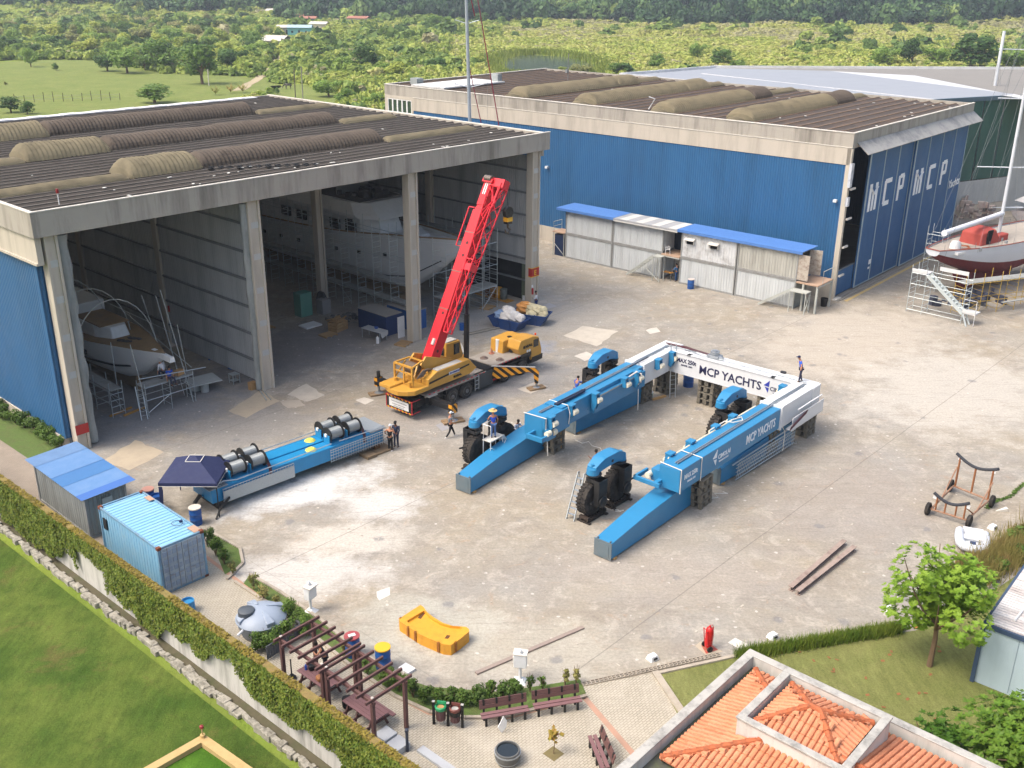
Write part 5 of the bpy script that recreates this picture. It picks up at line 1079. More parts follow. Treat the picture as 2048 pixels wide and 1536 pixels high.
# ================================================================ rubbish skips
SK = mat('skip_blue', '1b3f77', .5, dirt='3a3f4d', da=.5)
def skip(label, p, rz, cols, hump):
    t_ = thing('rubbish_skip', label, 'skip', p, rz, 'rubbish skips'); b = MB()
    b.loft([[(-1.1, -.7, 0), (1.1, -.7, 0), (1.1, .7, 0), (-1.1, .7, 0)], [(-1.6, -.85, .9), (1.6, -.85, .9), (1.6, .85, .9), (-1.6, .85, .9)]], cap=False); b.box(-1.1, -.7, 0, 1.1, .7, .05)
    for y in (-.88, .83): b.box(-1.65, y, .85, 1.65, y+.06, .95)
    for x in (-1.65, 1.59): b.box(x, -.85, .85, x+.06, .85, .95)
    for x in (-.6, .6): b.bar((x, -.74, .1), (x, -.88, 1.0), .08)
    b.build('body', SK, t_); r = random.Random(int(p[0]*10))
    for k, (x, y, z, s, m_) in enumerate(hump):
        s *= 1.25; z -= .12
        V = []; F = []; n1, n2 = 10, 8
        for i in range(n2+1):
            for j in range(n1):
                a = 2*PI*j/n1; f = PI*i/n2; q = Vector((math.cos(a)*math.sin(f), math.sin(a)*math.sin(f), math.cos(f))); d = 1+.4*mnoise.noise(q*2.1+Vector((k*7, 0, 0)))+.15*mnoise.noise(q*6)
                V.append((x+q.x*s*d, y+q.y*s*.8*d, z+q.z*s*.75*d))
        for i in range(n2):
            for j in range(n1): F.append((i*n1+j, i*n1+(j+1) % n1, (i+1)*n1+(j+1) % n1, (i+1)*n1+j))
        b = MB(); b.add(V, F); b.build('rubbish', m_, t_)
    return t_
RW = mat('rubbish_white', 'c9c8c6', .8, var=.2, vs=4, dirt='8b8588', da=.5, ds=3); RC = mat('rubbish_cream', 'b9b294', .8, var=.2, vs=4, dirt='77705c', da=.5, ds=3); RO = mat('rubbish_orange', 'c38a4c', .8, var=.1); RBl = mat('rubbish_blue', '7a93b5', .8, var=.2)
p = W(1018, 655); skip('blue skip heaped with white rubbish bags nearest the crane', (p.x, p.y, 0), R(-35), 0, [(-.8, 0, 1.1, .5, RBl), (-.3, .3, 1.4, .55, RW), (.3, -.1, 1.2, .6, RW), (.9, .1, 1.1, .5, RW), (-.1, -.3, 1.1, .5, RW)])
p = W(1062, 645); skip('blue skip heaped with cream and orange rubbish behind the first skip', (p.x, p.y, 0), R(-20), 0, [(-.7, .3, 1.3, .6, RO), (0, .2, 1.3, .55, RC), (.7, 0, 1.2, .6, RC), (.2, -.4, 1.0, .45, RC), (1.1, -.2, 1.0, .4, RC)])
# ================================================================ inside the open hangar
SC = mat('scaffold_galv', 'b0babd', .4, .5, var=.15); SCY = mat('scaffold_yellow', 'b79a4a', .5, var=.15); PLK = mat('scaffold_plank', '8a8d8b', .8, var=.15, dirt='6a675f', da=.5)
def scaffold(label, T, bays, w, lv, m_=None, plank=(1,), extra=0, group='scaffolding', r=.028, rungs=True):
    """bays: list of x positions, lv: list of ledger heights; plank: indices of planked levels"""
    m_ = m_ or SC; t_ = thing('scaffold', label, 'scaffolding', T[0], T[1], group); b = MB(); top = lv[-1]+extra
    for x in bays:
        for y in (0, w): b.tube([(x, y, 0), (x, y, top)], r, 5)
        if rungs:
            z = .3
            while z < lv[-1]: b.tube([(x, 0, z), (x, w, z)], r*.8, 4); z += .45
    for z in lv:
        for y in (0, w): b.tube([(bays[0], y, z), (bays[-1], y, z)], r, 5)
    for i in range(len(bays)-1):
        if i % 2 == 0: b.tube([(bays[i], 0, .2), (bays[i+1], 0, lv[0])], r*.8, 4)
    b.build('tubes', m_, t_)
    if plank:
        b = MB()
        for k in plank: b.box(bays[0]-.1, .03, lv[k]+.03, bays[-1]+.1, w-.03, lv[k]+.08)
        b.build('planks', PLK, t_)
    return t_
HULL = mat('hull_primer', 'c9cdcf', .45, var=.06, vs=.4, dirt='b3b8bb', da=.3, ds=.3); HULLW = mat('hull_white', 'dcdfe0', .4, var=.05, dirt='93989b', da=.3); KEEL = mat('hull_dark', '262b33', .6); TEAK = mat('teak_deck', '8d7452', .8, var=.2, dirt='6d675c', da=.6)
def hull(b, L, B, zk, zd, sheer=.6, fl=.78, n=16, bow=2.2, tr=.75, stern_rake=.6):
    """hull lofted along x: bow at x=0, stern at L; keel height zk, deck height zd"""
    rings = []
    for i in range(n+1):
        u_ = i/n; x = L*u_; w = B/2*min(1, (1-(1-min(1, u_/.45))**2.2))*(1-(1-tr)*max(0, (u_-.55)/.45)**2); w = max(.03, w)
        z1 = zd+sheer*((1-u_)**2)+.15*u_; k = zk+(z1-zk)*max(0, 1-u_/.16)**1.6*.85+(.35*(zd-zk))*max(0, (u_-.8)/.2)**2*stern_rake
        xo = -bow*max(0, 1-u_/.16)
        pts = []
        for j in range(13):
            s_ = j/12*2-1; a = abs(s_); yy = w*(math.sin(a*PI/2)**fl) ; zz = k+(z1-k)*(a**2.0)
            pts.append((x+xo*((zz-zk)/(z1-zk)), math.copysign(yy, s_) if a > 0 else 0, zz))
        rings.append(pts)
    b.loft(rings, cap=False, close=False); nn = 13; o = len(b.v)-nn*(n+1)
    b.f.append([o+n*nn+j for j in range(nn)]); b.mi.append(0)
    return rings
def deck_from(b, rings, dz=0, inset=.0):
    for i in range(len(rings)-1):
        a, c = rings[i], rings[i+1]; b.add([(a[0][0], a[0][1]+inset, a[0][2]+dz), (a[-1][0], a[-1][1]-inset, a[-1][2]+dz), (c[-1][0], c[-1][1]-inset, c[-1][2]+dz), (c[0][0], c[0][1]+inset, c[0][2]+dz)], [(0, 1, 2, 3)])
def rail_from(b, rings, r=.05, dz=0):
    for k in (0, -1): b.tube([(q[k][0], q[k][1], q[k][2]+dz) for q in rings], r, 5)
# big motor yacht in the right bay, bow towards the yard
yo = F1(35.0, 3.2); YA = thing('motor_yacht', 'large primer grey motor yacht with high superstructure in the right bay of the open hangar', 'yacht', yo, A1+PI/2)
b = MB(); rg = hull(b, 31, 6.9, 1.5, 5.6, 1.5, .7, 22, 2.6, .85); hb = b.build('hull', HULL, YA, smooth=True)
b = MB(); deck_from(b, rg, -.35); b.build('deck', HULLW, YA); b = MB(); rail_from(b, rg, .07, .02); b.build('rub_rail', TEAK, YA)
b = MB()
for i in range(1, 21):
    for k in (3, 9):
        p, q = Vector(rg[i][k]), Vector(rg[i+1][k]); b.tube([p, q], .05, 4)
b.build('waterline_stripe', KEEL, YA)
b = MB()
for i in (4, 6, 8, 10, 12, 14, 16, 18):
    for k in (1, 11):
        p = Vector(rg[i][k]); b.cbox(p+Vector((0, .03 if k == 11 else -.03, -.25)), (.32, .2, .32))
b.build('porthole', GLS, YA, bevel=.05)
def house(b, x0, x1, w0, w1, z0, z1, rake=.8, top=.85):
    b.loft([[(x0, -w0*.55, z0), (x0+1.6, -w0, z0), (x1, -w1, z0), (x1, w1, z0), (x0+1.6, w0, z0), (x0, w0*.55, z0)], [(x0+rake, -w0*.5*top, z1), (x0+1.6+rake*.8, -w0*top, z1), (x1-.2, -w1*top, z1), (x1-.2, w1*top, z1), (x0+1.6+rake*.8, w0*top, z1), (x0+rake, w0*.5*top, z1)]])
b = MB(); house(b, 7.0, 24, 2.5, 2.7, 5.4, 7.7, .7); b.build('deckhouse', HULLW, YA, bevel=.04)
b = MB(); b.loft([[(6.2, -2.0, 7.7), (8.2, -3.1, 7.7), (22, -3.1, 7.7), (22, 3.1, 7.7), (8.2, 3.1, 7.7), (6.2, 2.0, 7.7)], [(6.6, -2.1, 8.0), (8.6, -3.2, 8.0), (22, -3.2, 8.0), (22, 3.2, 8.0), (8.6, 3.2, 8.0), (6.6, 2.1, 8.0)], [(7.9, -1.9, 9.0), (9.4, -2.9, 9.0), (22, -2.9, 9.0), (22, 2.9, 9.0), (9.4, 2.9, 9.0), (7.9, 1.9, 9.0)]]); b.build('flybridge', mat('flybridge_white', 'dee0e2', .4), YA, bevel=.05)
b = MB(); b.box(8.6, -2.5, 9.01, 21, 2.5, 9.06); b.build('flybridge_well', mat('dull_cover', '6c6a68', .8), YA)
b = MB(); b.extx([(-2.2, 10.6), (-1, 11.1), (1, 11.1), (2.2, 10.6), (2.2, 10.4), (-2.2, 10.4)], 12, 20); b.box(19, -1.8, 9, 19.3, 1.8, 10.4); b.box(12.5, -1.8, 9, 12.8, 1.8, 10.4); b.build('hardtop', mat('hardtop_grey', '7e8284', .6), YA)
r_ = random.Random(8); b = MB()
for i in range(16): b.cbox((r_.uniform(9, 18), r_.uniform(-2, 2), 9.3), (r_.uniform(.3, 1.2), r_.uniform(.3, .9), r_.uniform(.3, .7)), r_.uniform(0, 3))
b.build('covered_gear', mat('gear_dark', '4b4a4c', .8, var=.3), YA)
b = MB()
for x in (9.2, 11.5, 14, 16.5, 19): b.box(x, -2.68, 6.2, x+1.4, -2.5, 7.1); b.box(x, 2.5, 6.2, x+1.4, 2.68, 7.1)
b.build('window', GLS, YA); b = MB(); b.box(9.8, 2.4, 5.6, 10.5, 2.75, 7.3); b.build('doorway', DARK, YA)
b = MB(); b.loft([[(2.6, -1.1, 5.9), (4.8, -1.6, 5.6), (4.8, 1.6, 5.6), (2.6, 1.1, 5.9)], [(3.2, -.8, 6.6), (4.6, -1.1, 6.9), (4.6, 1.1, 6.9), (3.2, .8, 6.6)]]); b.build('foredeck_cover', mat('sheet_white', 'c4c8cb', .6), YA, bevel=.05)
b = MB(); b.box(4, -.35, .9, 28, .35, 1.55)
for x in (5, 10, 15, 20, 25): b.box(x, -1.2, 0, x+.6, 1.2, .9)
b.build('keel_blocks', mat('old_timber', '7d6b54', .85), YA)
scaffold('tall scaffold along the side of the big motor yacht', (F1(31.0, 3.0), A1+PI/2), [i*2.2 for i in range(13)], .9, [1.9, 3.6, 5.6, 7.6], plank=(0, 1), extra=1.0)
scaffold('tall scaffold around the bow of the big motor yacht behind the red boom', (F1(33.2, 1.6), A1), [0, 2.2, 4.4, 6.3], 1.6, [2, 4, 6], plank=(0,), extra=1.2)
scaffold('scaffold on the far side of the motor yacht', (F1(40.4, 3.4), A1+PI/2), [i*2.4 for i in range(10)], .8, [2, 4, 6], plank=(1, 2), extra=1.0)
# sailing yacht in the left bay
yo = F1(7.3, 3.2); YB = thing('sailing_yacht', 'sailing yacht under refit with plank deck and white coachroof in the left bay', 'yacht', yo, A1+PI/2)
b = MB(); rg = hull(b, 20, 4.6, 1.2, 3.3, .7, .75, 18, 1.2, .7); b.build('hull', HULL, YB, smooth=True); b = MB(); deck_from(b, rg, .0); b.build('deck', TEAK, YB)
b = MB(); b.extx([(-.14, 3.95), (.14, 3.95), (.2, 3.6), (-.2, 3.6)], -2.1, .4); b.build('bowsprit', HULLW, YB); b = MB()
for k in (2, 10): b.tube([Vector(rg[i][k])+Vector((0, 0, -.05)) for i in range(2, 18)], .09, 5)
b.build('boot_stripe', KEEL, YB); b = MB(); b.box(5.6, 2.05, 2.55, 8.0, 2.28, 2.95) if 0 else None; p = Vector(rg[6][1]); b.cbox(p+Vector((.3, .02, -.1)), (1.9, .12, .35)); p = Vector(rg[6][11]); b.cbox(p+Vector((.3, .04, -.1)), (1.9, .12, .35)); b.build('hull_window', GLS, YB)
b = MB(); house(b, 4.6, 13, 1.25, 1.5, 3.3, 4.5, .5, .9); b.build('coachroof', HULLW, YB, bevel=.08); b = MB(); b.box(5.6, -1.1, 4.5, 9.5, 1.1, 4.56); b.build('roof_planks', TEAK, YB)
b = MB(); b.box(9.5, -1.3, 4.4, 14, 1.3, 5.3); b.build('grey_cover', HULL, YB, bevel=.1); b = MB()
for i in range(8): b.cbox((3.2+.25*(i % 4), -.5+.35*(i//4)+.1*i, 3.75), (.35, .25, .25), i)
b.build('tools', mat('gear_dark', '4b4a4c', .8, var=.3), YB); b = MB(); b.bar((2.0, -.9, 3.75), (3.2, -.2, 3.7), .18, .04); b.bar((1.4, -.1, 3.8), (1.9, -.9, 3.78), .14, .04); b.build('yellow_tape', mat('tape_yellow', 'c9a43b', .6), YB)
b = MB(); b.box(3, -.2, .2, 17, .2, 1.25); b.build('keel_blocks', mat('old_timber', '7d6b54', .85), YB)
for y in (5, 9.5, 14):        # tarp hoops over the boat
    pts = [(2.6*math.cos(a)*1.15, 0, 3.2+4.2*math.sin(a)) for a in [PI*i/14 for i in range(15)]]; b = MB(); b.tube([(3.0, 0, 0)]+pts+[(-3.0, 0, 0)], .035, 5); q = F1(5.6, 1.5+y*.8)
    tagm(b, 'hoop', SC, q, A1, {5: 'front arched tube hoop over the sailing yacht', 9.5: 'middle arched tube hoop over the sailing yacht', 14: 'rear arched tube hoop over the sailing yacht'}[y], 'tube hoop', 'tube hoops over the sailing yacht')
scaffold('low planked scaffold along the left side of the sailing yacht', (F1(4.6, 3.3), A1+PI/2), [i*2.2 for i in range(7)], .9, [1.0, 1.9], plank=(1,), extra=.6)
scaffold('planked scaffold across the bow of the sailing yacht where two men sit', (F1(5.5, 1.9), A1), [0, 1.8, 3.6], 1.1, [1.1, 2.0], plank=(1,), extra=.3)
b = MB()
for (x, y, dx, dy, h) in ((8.9, 1.9, -1.0, .8, 8.2), (9.1, 3.4, -.8, .8, 7.4), (9.2, 5.2, -.9, 1.0, 7.0), (5.5, 1.8, -.5, .3, 5.2), (9.2, 2.5, -.5, 0, 5.6), (4.6, 4, 0, 0, 5)): b.tube([F1(x, y), F1(x+dx, y+dy, h)], .03, 5)
b.tube([F1(9.0, 1.8, 2.6), F1(9.3, 12, 4.6)], .03, 5); b.tube([F1(5.0, 1.6, 2.9), F1(9.8, 1.3, 2.5)], .03, 5); b.tube([F1(9.0, 4, 4.6), F1(9.3, 16, 4.6)], .03, 5); tag(b.build('leaning_tubes', SC), 'tall leaning scaffold tubes beside the sailing yacht', 'scaffold tubes')
# ladder, floor things
q = F1(5.0, 1.5); ladder('ladder at the front corner of the sailing yacht scaffold', (q.x, q.y, 0), tuple(F1(5.2, 2.2, 2.2)), .4, 8)
def at1(x, y): return F1(x, y)
tagm(MB().prism([(-1.0, -.6), (1.2, -1.0), (1.5, .8), (-.8, 1.1)], .75, .82).cyl(.2, -.2, 0, .75, .3, 14).cyl(-.1, .5, 0, .75, .35, 14), 'work_table', mat('board_grey', 'a5aaa9', .7, dirt='8a8e8d', da=.3), at1(10.3, 3.2), A1, 'grey board laid on two drums beside the sailing yacht bow', 'table')
tagm(MB().box(-.3, -.3, .68, .3, .3, .72).bar((-.27, -.27, 0), (-.27, -.27, .68), .05).bar((.27, -.27, 0), (.27, -.27, .68), .05).bar((-.27, .27, 0), (-.27, .27, .68), .05).bar((.27, .27, 0), (.27, .27, .68), .05).box(-.27, -.27, .2, .27, .27, .22), 'stool', SC, at1(12.9, 2.9), A1, 'small grey metal stool by the partition wall', 'stool')
tagm(MB().box(-.25, -.2, 0, .25, .2, .55), 'cardboard_box', mat('cardboard', 'a8855a', .85), at1(13.1, .9), A1, 'cardboard box at the foot of the partition column', 'box')
tagm(MB().box(-.3, -.2, 0, .3, .2, .35), 'cardboard_box', mat('cardboard', 'a8855a', .85), F1(8.3, 2.3, 2.1), A1+.3, 'open cardboard box on the scaffold planks at the bow', 'box')
for i, (x, y) in enumerate(((5.7, 6.6), (6.4, 6.0))): tagm(MB().box(-.9, -.06, 0, .9, .06, .12), 'timber_beam', mat('yellow_timber', 'ab7f3c', .7), at1(x-1.2, y-2.8), A1+.2, ['yellow formwork beam on the hangar floor, the one nearer the wall', 'yellow formwork beam on the hangar floor, the one nearer the yard'][i], 'timber', 'yellow beams')
b = MB(); b.tube([(0, 0, .04), (1.9, -.3, .04)], .04); b.tube([(.2, .2, .04), (2.0, 0, .04)], .035); tagm(b, 'loose_tubes', SC, W(520, 782), R(-55), 'loose scaffold tubes on the floor in front of the partition column', 'scaffold tubes')
# right bay floor things
def box1(label, cat, name, x, y, sx, sy, sz, m_, z=0, rot=0, top=None):
    o = tagm(MB().box(-sx/2, -sy/2, 0, sx/2, sy/2, sz), name, m_, F1(x, y, z), A1+rot, label, cat, bevel=.01)
    if top: MB().box(-sx/2-.05, -sy/2-.05, sz, sx/2+.05, sy/2+.05, sz+.05).build('top', top, o)
    return o
NB = mat('navy_box', '17305c', .55, var=.1, dirt='1f2c44', da=.4); NC_ = mat('navy_corrugated', '1f5390', .5, wave=('X', .2, .03))
box1('big navy wooden box with grey lid left of the hangar column', 'box', 'storage_box', 28.1, 4.4, 1.7, 3.6, 1.7, NB, 0, 0, mat('lid_grey', '85827c', .8))
box1('corrugated blue box with grey lid right of the hangar column', 'box', 'storage_box', 30.4, 3.6, 1.6, 3.2, 1.7, NC_, 0, 0, mat('lid_grey', '85827c', .8))
box1('white display board leaning beside the navy box', 'board', 'display_board', 28.0, 1.6, .7, .08, 1.8, WHT)
box1('green cabinet against the inner column', 'cabinet', 'cabinet', 26.0, 12.2, 1.2, 1.0, 2.1, mat('cabinet_green', '4d8477', .6)); box1('brown plywood box deep in the right bay', 'box', 'plywood_box', 20.0, 14.0, 1.4, 1.2, 1.7, mat('ply_brown', '7b5a3d', .8)); box1('grey crate beside the green cabinet', 'crate', 'crate', 27.6, 11.4, .9, .9, 1.3, mat('crate_grey', '7e7f80', .8))
t_ = thing('timber_crate', 'open timber crate full of offcuts on the hangar floor', 'crate', F1(25.6, 6.9), A1+.2); b = MB(); PAL = mat('pallet_timber', 'a3855c', .8, var=.2, dirt='6d583f', da=.5)
for z in (.25, .5, .75): b.box(-.7, -.5, z-.2, .7, -.46, z); b.box(-.7, .46, z-.2, .7, .5, z); b.box(-.7, -.46, z-.2, -.66, .46, z); b.box(.66, -.46, z-.2, .7, .46, z)
b.box(-.7, -.5, 0, .7, .5, .06); b.build('frame', PAL, t_); b = MB(); r_ = random.Random(2)
for i in range(14): b.cbox((r_.uniform(-.3, .3), r_.uniform(-.4, .4), .75+.02*i), (r_.uniform(.8, 1.6), .12, .05), r_.uniform(-.5, .5))
b.build('offcuts', PAL, t_)
def pallet(label, loc, rz):
    b = MB()
    for i in range(7): b.box(-.6, -.5+i*.16, .1, .6, -.4+i*.16, .13)
    for y in (-.5, -.04, .4): b.box(-.6, y, 0, .6, y+.1, .1) if 0 else None
    for x in (-.6, -.05, .5): b.box(x, -.5, 0, x+.1, .56, .1)
    return tagm(b, 'pallet', PAL, loc, rz, label, 'pallet', 'pallets')
pallet('pallet lying by the foot of the middle hangar column', F1(27.0, .2), A1+.3); pallet('thin board pallet in front of the timber crate', F1(24.1, 6.3), A1); pallet('pallet beside the far scaffold near the drums', F1(38.7, 2.0), A1+.2); pallet('pallet deep in the right bay by the plywood box', F1(21.6, 11.5), A1)
box1('white board lying on the floor behind the timber crate', 'board', 'floor_board', 24.6, 9.4, 1.6, 1.2, .12, WHT)
t_ = thing('cloth_table', 'table with hanging plastic cloth, tools and a blue bowl on it', 'table', F1(26.3, 3.0), A1+PI/2+.1); b = MB(); b.box(-1.1, -.45, .78, 1.1, .45, .82); b.add([(-1.1, -.46, .8), (1.1, -.46, .8), (.9, -.5, .35), (.2, -.5, .6), (-.4, -.5, .2), (-.9, -.5, .55)], [(0, 1, 2, 3, 4, 5)]); b.add([(-1.12, -.45, .8), (-1.12, .45, .8), (-1.16, .3, .3), (-1.16, -.4, .5)], [(0, 1, 2, 3)]); b.build('cloth', mat('plastic_cloth', 'a3a6a6', .5), t_)
b = MB()
for x in (-1, 1):
    for y in (-.4, .4): b.tube([(x, y, 0), (x, y, .78)], .025)
b.build('legs', SC, t_); b = MB(); b.revolve([(.02, .0), (.12, 0), (.18, .12), (.02, .1)], (.3, 0, .82), 'Z', 12); tagm(b, 'bowl', mat('bowl_blue', '2350a0', .4), F1(26.3, 3.2), 0, 'blue plastic bowl on the cloth-covered table', 'bowl')
b = MB(); b.cyl(0, 0, 0, .5, .13, 12); b.cyl(0, 0, .5, .62, .05, 8); tagm(b, 'bottle', WHT, F1(25.7, 1.9), 0, 'white plastic canister on the floor by the cloth-covered table', 'canister')
DR = {'rust': mat('drum_rust', '6e4a33', .7, var=.2), 'tan': mat('drum_tan', '9b7142', .7, var=.2), 'yellow': mat('drum_yellow', 'c98f20', .6), 'grey': mat('drum_grey', '5d6460', .6, var=.2), 'blue': mat('drum_blue', '1b4f93', .45, dirt='33547f', da=.3), 'cyan': mat('drum_light_blue', '3485b8', .5)}
def drum(label, loc, body, lid=None, r=.3, h=.9, lidh=.06, ribs=True, open_=False):
    t_ = thing('drum', label, 'drum', loc, random.uniform(0, 6), 'steel and plastic drums'); b = MB(); prof = [(.02, 0), (r, 0), (r, h*.32), (r+.015, h*.34), (r, h*.36), (r, h*.64), (r+.015, h*.66), (r, h*.68), (r, h)]
    prof += [(r-.03, h), (r-.03, h-.12), (.02, h-.12)] if open_ else [(.02, h)]
    b.revolve(prof, (0, 0, 0), 'Z', 22); b.build('body', body, t_, smooth=True)
    if lid: b = MB(); b.revolve([(r+.02, 0), (r+.02, lidh), (r-.03, lidh+.01), (.02, lidh)], (0, 0, h-.02), 'Z', 22); b.build('lid', lid, t_, smooth=True)
    return t_
for i, (x, k, lb) in enumerate(((3.9, 'rust', 'rust brown drum farthest left in the dark opening'), (3.15, 'tan', 'tan drum with pale lid in the dark opening'), (2.4, 'yellow', 'yellow drum in the dark opening'), (1.75, 'grey', 'grey drum nearest the right column'))): drum(lb, F1(41.6, x+1.0), DR[k], WHT if k == 'tan' else None, .33, 1.0)
b = MB(); b.box(-.35, 0, 0, .6, 4.2, .05); tagm(b, 'drum_tray', mat('tray_orange', 'a8792f', .7), F1(41.3, 1.7), A1, 'orange edged spill tray under the drums', 'tray')
p = W(1048, 600); drum('white bucket at the foot of the right hangar column', p, WHT, None, .16, .42); p = W(1056, 601); drum('navy bin at the foot of the right hangar column', p, mat('bin_navy', '1b3b75', .5), None, .2, .6)
tagm(MB().box(-.7, -.4, 0, .7, .4, .05), 'floor_mat', mat('mat_tan', 'a97f55', .8, dirt='c29a3c', da=.4), W(1055, 612), A1, 'yellow edged tan mat on the floor by the right hangar column', 'mat')
b = MB(); b.bar((0, 0, .06), (5.2, 0, .06), .25, .1); b.bar((0, .35, .05), (5.4, .4, .05), .12, .1); tagm(b, 'steel_channel', mat('channel_grey', '85827a', .7), W(930, 672), R(36), 'long grey steel channel on the floor behind the crane', 'steel')
b = MB(); b.cyl(0, 0, 0, .6, .22, 14); tagm(b, 'bucket', DR['blue'], W(1001-77, 660), 0, 'dark blue tub on the floor behind the crane boom', 'tub')
r_ = random.Random(11); b = MB()
for i in range(40): b.cbox((r_.uniform(-1.4, 1.4), r_.uniform(-.8, .8), r_.uniform(.03, .3)), (r_.uniform(.1, .5), r_.uniform(.1, .4), r_.uniform(.05, .3)), r_.uniform(0, 3))
struct(tagm(b, 'scrap_heap', mat('scrap_mix', '57585a', .8, var=.5, vs=4), F1(27.6, 8.6), A1, 'heap of mixed scrap beside the timber crate', 'scrap'), 'stuff')
b = MB(); b.extx([(-.4, 0), (-.55, .9), (-.2, 1.7), (.3, 1.8), (.5, 1.0), (.45, 0)], -.25, .25); tagm(b, 'fibreglass_mould', mat('mould_black', '2e3033', .5), F1(27.9, 12.0), A1+.5, 'black curved mould standing by the inner column', 'mould', bevel=.1)
# tall mast behind the hangar
p = W(943, 245, 15.2); mb = Vector((p.x-.4, p.y+11, 0)); t_ = thing('tall_mast', 'very tall silver mast with spreaders and dark red stays rising behind the open hangar', 'mast', mb)
MS = mat('mast_silver', 'a9b3bd', .35, .3); b = MB(); b.tube([(0, 0, 3), (-.65, 0, 34)], .2, 12, .14); b.build('mast_tube', MS, t_); b = MB()
for z, w in ((17.2, 2.0), (23.3, 1.6), (29, 1.2)):
    xo = -.65*(z-3)/31
    for s_ in (-1, 1): b.tube([(xo, 0, z), (xo+s_*w*.75, s_*-.3, z+.35)], .035, 6)
b.build('spreaders', MS, t_); b = MB(); b.tube([(-.63, 0, 33), (3.5, 1, 9)], .055, 5); b.tube([(-.4, 0, 20), (1.9, .5, 9)], .045, 5); b.tube([(-.1, 0, 26), (.35, .2, 24)], .05, 5); b.build('red_stays', mat('stay_red', '8a2f42', .6), t_)
b = MB()
for s_ in (-1, 1): b.tube([(-.63, 0, 33), (-.3+s_*1.3, 0, 23.6), (s_*1.6, 0, 17.5), (s_*1.7, 0, 3)], .012, 4)
b.build('rigging', STEEL, t_)
# ================================================================ sailing yacht on the right, stern to the left
ys = W(1866, 503, 4.9); yd = math.atan2(.42, 1.0)
YC = thing('classic_yacht', 'classic sailing yacht with white topsides, dark red keel and red cockpit cover, propped in scaffolding', 'yacht', (38.1, 90.2, 0), R(36))
HW = mat('topside_white', 'c9ced6', .35, var=.04, dirt='a9aeb6', da=.3, ds=.5); HR = mat('antifoul_red', '6b2a30', .7, var=.12, dirt='51222a', da=.4); TK = mat('grey_teak', 'a39c92', .8, var=.1, dirt='857d72', da=.4); VR = mat('varnish', '9a5a35', .4); RCV = mat('red_cover', 'a54a42', .75, var=.1, dirt='93352f', da=.4)
L = 26.0
def ysec(u_):
    w = 2.6*math.sin(PI*min(1, .05+u_*.95))**.7; w = max(.1, w); zd = 5.0-.5*math.sin(PI*u_*.9)*.8+.25*u_; zk = 4.4-3.1*math.sin(PI*min(1, u_*1.1))**.9; return w, zd, max(1.3, zk)
rings = []; n = 24
for i in range(n+1):
    u_ = i/n; w, zd, zk = ysec(u_); ring = []
    for j in range(17):
        s_ = j/8-1; a = abs(s_); ring.append((u_*L, math.copysign(w*math.sin(a*PI/2)**.72, s_) if a else 0, zk+(zd-zk)*a**1.7))
    rings.append(ring)
def part_band(j0, j1, name, m_, off=0):
    b = MB(); m2 = j1-j0+1; vs = [r_[j] for r_ in rings for j in range(j0, j1+1)]; fs = [(i*m2+j, i*m2+j+1, (i+1)*m2+j+1, (i+1)*m2+j) for i in range(n) for j in range(m2-1)]; b.add(vs, fs); return b.build(name, m_, YC, smooth=True)
part_band(0, 3, 'topsides', HW); part_band(13, 16, 'topsides', HW); part_band(3, 13, 'underbody', HR)
b = MB(); b.add(rings[0], [tuple(range(17))]); b.build('transom', HW, YC)
b = MB(); b.loft([[(5.5, -.25, .4), (13.5, -.25, .4), (13.5, .25, .4), (5.5, .25, .4)], [(4.5, -.5, 2.2), (15, -.5, 2.2), (15, .5, 2.2), (4.5, .5, 2.2)]]); b.build('keel', HR, YC)
b = MB(); deck_from(b, [[r_[0], r_[-1]] for r_ in rings], -.12, .05); b.build('deck', TK, YC)
b = MB(); rail_from(b, [[r_[0], r_[-1]] for r_ in rings], .055, .02); b.tube([rings[0][0], rings[0][-1]], .055, 5); b.build('toe_rail', mat('rail_red_brown', '8d4b3f', .5), YC)
dz = 4.55
TY_ = Matrix.Translation((1.3, 0, 0)); b = MB(TY_); b.loft([[(4.6, -1.15, dz), (8.2, -1.1, dz), (8.2, 1.1, dz), (4.6, 1.15, dz)], [(4.8, -1.05, dz+1.2), (7.2, -1.0, dz+1.35), (7.2, 1.0, dz+1.35), (4.8, 1.05, dz+1.2)], [(5.5, -.6, dz+1.5), (6.9, -.6, dz+1.55), (6.9, .6, dz+1.55), (5.5, .6, dz+1.5)]]); b.box(7.9, -1.0, dz, 9.6, -.2, dz+.7); b.build('cockpit_cover', RCV, YC, bevel=.12)
b = MB(TY_); b.cbox((5.9, -1.12, dz+.75), (.75, .12, 1.5), 0, .1); b.build('cover_shade_panel', DARK, YC)  # black slab on the cover, its colour standing in for shade under it
b = MB(); b.revolve([(.02, .9), (.35, .88), (.5, .6), (.55, 0)], (3.0, -.35, dz), 'Z', 16); b.cbox((3.9, -1.1, dz+.1), (1.3, .3, .15)); b.cbox((2.2, -1.3, dz+.1), (1.2, .5, .2)); b.build('white_gear', WHT, YC, smooth=True)
b = MB(); b.tube([(1.8, .4, dz+.15), (2.0, -.4, dz+.18), (2.6, -1.0, dz+.2), (4.1, -1.15, dz+.2), (4.7, -.6, dz+.2), (4.4, -.1, dz+.2)], .11, 6); b.build('coaming', VR, YC)
MSW = mat('mast_white', 'ccd2d9', .35, var=.03)
mb_ = Vector((11.4, .3, dz)); iy = (Matrix.Translation((38.1, 90.2, 0)) @ Matrix.Rotation(R(36), 4, 'Z')).inverted(); mt_ = mb_+Vector((-.25, 0, 24))
b = MB(); b.tube([mb_, mt_], .17, 12, .12); b.build('mast', MSW, YC); be_ = iy @ W(1890, 466, 6.7); bs_ = mb_+Vector((0, 0, 2.3))
